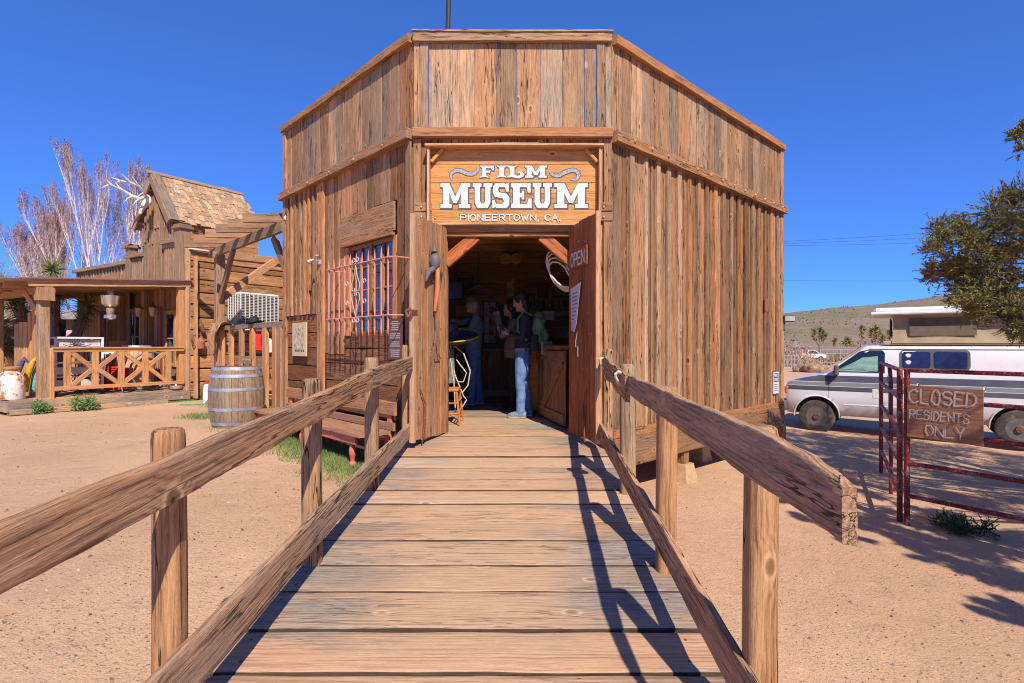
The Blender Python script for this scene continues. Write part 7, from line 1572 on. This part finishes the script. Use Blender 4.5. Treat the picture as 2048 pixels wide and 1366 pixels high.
# ---------------------------------------------------------------- back lot behind the porch
SB_ = thing('shed', 'low plank shed with a shelf of jars behind the porch', 'building', (-14.5, 17.8, H - 1.2))
for i in range(24): x = -17.5 + i * .27; plank('wall_board', (x, 17.8, H - 1.3), (x, 17.8, H - .15), .26, .03, nF, W_PORCH if i % 3 else W_OLD, SB_, seg=2)
for (x0, x1) in ((-17.6, -15.6), (-14.3, -13.9), (-12.6, -10.2)):
    for i in range(int((x1 - x0) / .27)): x = x0 + .13 + i * .27; plank('wall_board', (x, 17.8, H - .15), (x, 17.8, H + .85), .26, .03, nF, W_OLD, SB_, seg=2)
plank('sill', (-17.5, 17.7, H - .12), (-11.3, 17.7, H - .12), .3, .05, (0, 0, 1), W_TRIM, SB_); plank('shelf_front', (-15.6, 17.66, H + .08), (-12.6, 17.66, H + .08), .32, .03, nF, W_OLD, SB_)
MB().box((-14.1, 18.6, H - .3), (3.9, .05, 2.4)).build('dark_back', M_BLKC, SB_); MB().bar((-17.8, 18.1, H + 1.0), (-10.0, 18.1, H + 1.0), 1.6, .08, (0, -.2, 1)).build('roof', M_TIN, SB_)
for i in range(5): plank('stone_course', (-12.3, 17.2 - .15 * i, H - .35 - i * .16), (-10.6, 17.2 - .15 * i, H - .35 - i * .16), .15, .3, nF, W_OLD, SB_, seg=5, wob=.015)
M_PINK = plain('pink_glaze', (.72, .32, .38), .5)
for i, (x, lb) in enumerate(((-14.95, 'leftmost'), (-14.05, 'middle'), (-12.9, 'rightmost'))): tag(MB().lathe([(.07, 0), (.09, .03), (.085, .2), (.06, .23)], 12, (x, 17.62, H + .24)).build('pink_pot', M_PINK, None, True), '%s pink pot on the shed shelf behind the porch' % lb, 'pot', 'pink pots on the shed shelf')
for i, x in enumerate((-14.5, -13.8, -13.45, -13.2)): tag(MB().lathe([(.08, 0), (.11, .05), (.10, .14), (.06, .17)], 12, (x, 17.62, H + .24)).build('small_pot', plain('earthen_pot_%d' % i, ((.25, .30, .22), (.40, .28, .14), (.22, .18, .12), (.3, .35, .3))[i], .6), None, True), ['greenish', 'ochre', 'dark brown', 'grey green'][i] + ' small round pot on the shed shelf', 'pot', 'small pots on the shed shelf')
tag(MB().lathe([(.0, -.02), (.26, -.02), (.27, 0), (.26, .02), (.0, .03)], 20, (0, 0, 0)).build('green_disc', plain('grey_green_disc', (.28, .36, .30), .6), None, True, M=Matrix.Translation((-15.5, 17.5, H + .08)) @ Matrix.Rotation(R(80), 4, 'X'), local=True), 'grey green round plaque leaning on the shed sill', 'plaque')
# white arched tank behind the roofs
tag(MB().lathe([(.50, -.5), (.52, -.48), (.52, .48), (.50, .5)], 28, (0, 0, 0)).build('arched_tank', plain('white_tank', (.62, .58, .56), .5, dirt=(.3, .2, .14)), None, True, M=Matrix.Translation(P(219, 580, 21.0)) @ Matrix.Rotation(R(75), 4, 'Z') @ Matrix.Rotation(R(90), 4, 'Y'), local=True), 'rounded white tank showing above the porch roof before the bare trees', 'tank')
# ---------------------------------------------------------------- bare trees
M_BAREB = plain('pale_bare_bark', (.70, .57, .50), .9, 0, .1, .2, 5, .4); M_BUD = plain('dark_red_buds', (.34, .18, .16), .8, var=.4, ns=3)
def bare_tree(x, y, h, label, seed, spread=.42, lean=0, nmain=6, budr=.017, grp='bare budding trees behind the porch'):
    g = zg(x, y); T = thing('bare_tree', label, 'tree', (x, y, g), grp); r = random.Random(seed)
    tr, tw = MB(), MB(); tips = []
    def grow(p, d, L, rad, lv):
        n = 4; pts = [p]; rr = [rad]; q = p.copy(); dd = d.copy()
        for i in range(n):
            dd = (dd + V(r.uniform(-.12, .12), r.uniform(-.12, .12), .17)).normalized(); q = q + dd * (L / n); pts.append(q.copy()); rr.append(rad * (1 - .75 * (i + 1) / n))
        (tr if lv < 2 else tw).tube(pts, rr, 6 if lv < 2 else 3, lv < 2)
        if lv >= 2:
            for i in range(1, n + 1): tips.append(pts[i]); tips.append(pts[i - 1].lerp(pts[i], r.random()))
        if lv >= 4: return
        k = (nmain, 6, 5, 4)[lv]
        for i in range(k):
            t = (.22 if lv else .12) + .74 * (i + r.random() * .8) / k; j = min(n - 1, int(t * n)); b = pts[j].lerp(pts[j + 1], t * n - j)
            a = r.uniform(0, 6.28); sp = spread * r.uniform(.8, 1.5); nd = (dd + V(math.cos(a), math.sin(a), .6) * sp * (1.25 if lv == 0 else 1)).normalized()
            grow(b, nd, L * (.58 if lv else .62) * (1.25 - t * .7), rad * .5 * (1.1 - t * .4), lv + 1)
    grow(V(x, y, g), V(lean, 0, 1).normalized(), h * .78, .065, 0)
    tr.build('trunk', M_BAREB, T, True); o = tw.build('branches', M_BAREB, T); o['kind'] = 'stuff'
    A = np.array([tuple(t) for t in tips]); n = len(A); rg = np.random.default_rng(seed); A = A + rg.normal(size=A.shape) * .02
    n = len(A); tri = []
    for k in range(2): d = rg.normal(size=(n, 3)); d /= np.linalg.norm(d, axis=1)[:, None]; e = np.cross(d, rg.normal(size=(n, 3))); e /= np.linalg.norm(e, axis=1)[:, None]; tri.append(np.stack([A - e * budr, A + e * budr, A + d * budr * 1.6], axis=1))
    o = tri_obj('buds', np.concatenate(tri).reshape(-1, 3), M_BUD, T); o['kind'] = 'stuff'
    return T
bare_tree(at(212, 23), 23, 9.0, 'tallest bare budding tree behind the porch roof', 4, .24, .0, 8)
bare_tree(at(268, 24), 24, 8.9, 'bare budding tree just left of the shingled gable', 9, .24, .04, 8)
bare_tree(at(112, 24), 24, 7.6, 'shorter spreading bare tree left of the tallest one', 12, .30, .0, 9)
bare_tree(at(60, 26), 26, 6.6, 'low bare tree at the left beside the thicket', 15, .36, .0, 8)
bare_tree(at(155, 25), 25, 7.4, 'medium bare tree between the tallest one and the thicket', 31, .28, .0, 9)
bare_tree(at(330, 27), 27, 8.0, 'bare tree mostly hidden behind the shingled gable', 18, .35, .0, 6)
M_THK = leaf_mat('dry_thicket', (.36, .27, .17), (.48, .37, .25), (.28, .27, .12)); M_THG = leaf_mat('olive_thicket', (.15, .16, .06), (.26, .24, .09), (.34, .27, .14))
for i, (px, Y, w, hh, mt, lb) in enumerate(((60, 23, 2.2, 3.9, M_THK, 'dry tangled thicket left of the bare trees'), (150, 25, 2.6, 3.3, M_THK, 'dry thicket below the tallest bare tree'), (235, 22, 1.4, 2.7, M_THK, 'dry thicket beside the white tank'), (5, 21, 1.3, 5.6, M_THG, 'olive leafed scrub tree at the left picture edge'), (95, 21, 1.8, 3.1, M_THG, 'olive thicket above the porch roof'), (-60, 22, 4, 6.0, M_THK, 'dry thicket beyond the left edge'))):
    brush('thicket', at(px, Y), Y, w, hh, mt, lb, 'bush', rj, 6500, .012, .30, 'thickets behind the porch')
# joshua trees and yuccas at left
rj2 = np.random.default_rng(3)
joshua(-10.6, 12.9, 2.2, 'joshua tree with shaggy green heads beyond the left porch corner', [(-.9, 2.25, 0), (-.2, 2.5, .2), (-1.3, 1.6, -.3), (.5, 2.2, .3), (-.7, 1.2, -.6)], rj2, None, .50, 150, .014, .2)
joshua(-13.1, 15.2, 2.9, 'joshua tree seen through the porch, bright green head hanging low', [(-.55, 1.75, -.5), (-.9, 2.9, 0), (.3, 2.6, .3), (-2.2, 3.0, .3), (.5, 3.3, 0)], rj2, None, .50, 150, .016, .17)
joshua(-11.7, 15.4, 2.0, 'leaning joshua trunk seen through the porch beside the lantern', [(.1, 2.4, 0), (.5, 2.3, .2)], rj2, None, .35, 60, .012, .15)
for (x, y, r_0, lb) in ((-11.3, 11.6, .55, 'spiky yucca clump on the ground left of the planter'), (-10.9, 10.6, .45, 'small spiky yucca clump at the left picture edge')):
    g = zg(x, y); T = thing('yucca', lb, 'plant', (x, y, g)); tri_obj('leaves', rosette(rj2, (x, y, g + .15), r_0 * 1.3, 240, .014, .7), M_YUC, T)['kind'] = 'stuff'; MB().tube([(x, y, g - .05), (x, y, g + .2)], .06, 6).build('stem', M_YBARK, T)
# ---------------------------------------------------------------- grass, weeds, pebbles
M_GRS = leaf_mat('green_grass', (.11, .17, .045), (.20, .27, .075), (.30, .31, .12)); M_WEED = leaf_mat('weed_leaves', (.12, .20, .05), (.24, .33, .10), (.35, .36, .15))
def blades(n, fx, hgt, wid, rng):
    p = np.array([fx() for _ in range(n)]); d = rng.normal(size=(n, 3)) * .5; d[:, 2] = 1; d /= np.linalg.norm(d, axis=1)[:, None]; s_ = np.cross(d, rng.normal(size=(n, 3))); s_ /= np.linalg.norm(s_, axis=1)[:, None]
    return np.stack([p - s_ * wid, p + s_ * wid, p + d * hgt * rng.uniform(.4, 1.3, n)[:, None]], axis=1).reshape(-1, 3)
def gspot():
    while True:
        t = rj2.uniform(-.2, 3.9); o = abs(rj2.normal()) * .42 + .05; k = noise.noise(V(t * 2, o * 3, 0))
        if o < 1.1 + k * .6: q = LW(t, 0, o); return (q.x, q.y, zg(q.x, q.y) + .0)
tag(tri_obj('bench_grass', blades(26000, gspot, .085, .0035, rj2), M_GRS, None), 'green grass growing under and before the bench', 'grass', None, 'stuff')
def gspot2():
    t = rj2.uniform(3.6, 7.2); o = rj2.normal() * .12 + .1; q = LW(t, 0, o); return (q.x, q.y, zg(q.x, q.y))
tag(tri_obj('fence_grass', blades(2500, gspot2, .09, .004, rj2), M_GRS, None), 'thin green grass along the foot of the picket fence', 'grass', None, 'stuff')
def gspot3():
    s = rj2.uniform(-3.1, .1); o = abs(rj2.normal()) * .07 + .06; q = S(s, 0, -1.2, o); return (q.x, q.y, zg(q.x, q.y))
tag(tri_obj('porch_grass', blades(2600, gspot3, .05, .005, rj2), M_GRS, None), 'thin grass along the foot of the porch step', 'grass', None, 'stuff')
for (s, o, r, hh, lb) in ((-2.02, .22, .22, .26, 'leafy green weed in front of the porch step below the castor frame'), (-2.68, .22, .16, .14, 'small reddish green weed by the milk can step'), (.35, .1, .12, .1, 'little weed at the foot of the slab wall')):
    q = S(s, 0, 0, o); g = zg(q.x, q.y); T = thing('weed', lb, 'plant', (q.x, q.y, g)); tri_obj('leaves', sprays([(q.x + rj2.normal() * r * .4, q.y + rj2.normal() * r * .3, g + .03 + abs(rj2.normal()) * hh * .4, r * .6) for _ in range(14)], rj2, 30, leafL=.035, nleaf=6, wid=.009), M_WEED, T)['kind'] = 'stuff'; MB().tube([(q.x, q.y, g - .02), (q.x, q.y, g + .1)], .006, 5).build('stem', M_YBARK, T)
q = P(410, 818, 9.6); 
def gspot4(): return (q.x + rj2.normal() * .18, q.y + rj2.normal() * .15, zg(q.x, q.y))
tag(tri_obj('barrel_grass', blades(900, gspot4, .10, .004, rj2), M_GRS, None), 'tuft of green grass left of the grey barrel', 'grass', None, 'stuff')
def pebbles(n, seed):
    r = np.random.default_rng(seed); vs = []; fs = []; oct_ = np.array([(1, 0, 0), (0, 1, 0), (-1, 0, 0), (0, -1, 0), (0, 0, 1), (0, 0, -1)], float); fo = np.array([(0, 1, 4), (1, 2, 4), (2, 3, 4), (3, 0, 4), (1, 0, 5), (2, 1, 5), (3, 2, 5), (0, 3, 5)])
    k = 0
    while k < n:
        Y = r.uniform(1.0, 3.2) ** 2; X = r.uniform(-1, 1) * (Y * 1.0 + .3)
        if xl(Y) - .15 < X < xr(Y) + .15 and Y < 6.3: continue
        if noise.noise(V(X * .6, Y * .6, 4)) < r.uniform(-.5, .3): continue
        s_ = .0025 + r.exponential(.0030); s_ = min(s_, .014); o = oct_ * s_ * r.uniform(.6, 1.3, (6, 3)) * np.array([1, 1, .7]); vs.append(o + np.array([X, Y, zg(X, Y) + s_ * .2 + .018 * noise.noise(V(X * .8, Y * .8, 0))])); fs.append(fo + 6 * k); k += 1
    return np.concatenate(vs), np.concatenate(fs)
s = NB('pebble_stone'); g = s.n('NewGeometry'); M_PEB = s.out(s.ramp(g.outputs['Random Per Island'], [(0, (.11, .08, .065)), (.45, (.18, .12, .095)), (.75, (.42, .30, .23)), (1, (.62, .48, .38))]), .85)
pv, pf = pebbles(3600, 2); tag(link(bpy.data.objects.new('pebbles', mesh('pebbles', pv, [tuple(int(q) for q in f) for f in pf], M_PEB))), 'small loose pebbles strewn over the sandy dirt', 'pebbles', None, 'stuff')

def litter(n, seed):
    r = np.random.default_rng(seed); o = []
    k = 0
    while k < n:
        Y = r.uniform(1.0, 3.4) ** 2; X = r.uniform(-1, 1) * (Y * .98 + .3)
        if xl(Y) - .12 < X < xr(Y) + .12 and Y < 6.3: continue
        if noise.noise(V(X * .9, Y * .9, 14)) < r.uniform(-.3, .5): continue
        z = zg(X, Y) + .004 + .018 * noise.noise(V(X * .8, Y * .8, 0)); a = r.uniform(0, 6.28); L = r.uniform(.008, .035); w = r.uniform(.0012, .003); c = np.array([X, Y, z]); d = np.array([math.cos(a), math.sin(a), r.uniform(-.05, .2)]); e = np.array([-math.sin(a), math.cos(a), 0])
        o.append(np.stack([c - e * w, c + e * w, c + d * L])); k += 1
    return np.concatenate(o)
tag(tri_obj('dry_litter', litter(5000, 4), leaf_mat('dry_litter', (.16, .10, .06), (.36, .25, .16), (.22, .16, .08)), None), 'tiny dry twigs and leaf litter strewn on the dirt', 'litter', None, 'stuff')
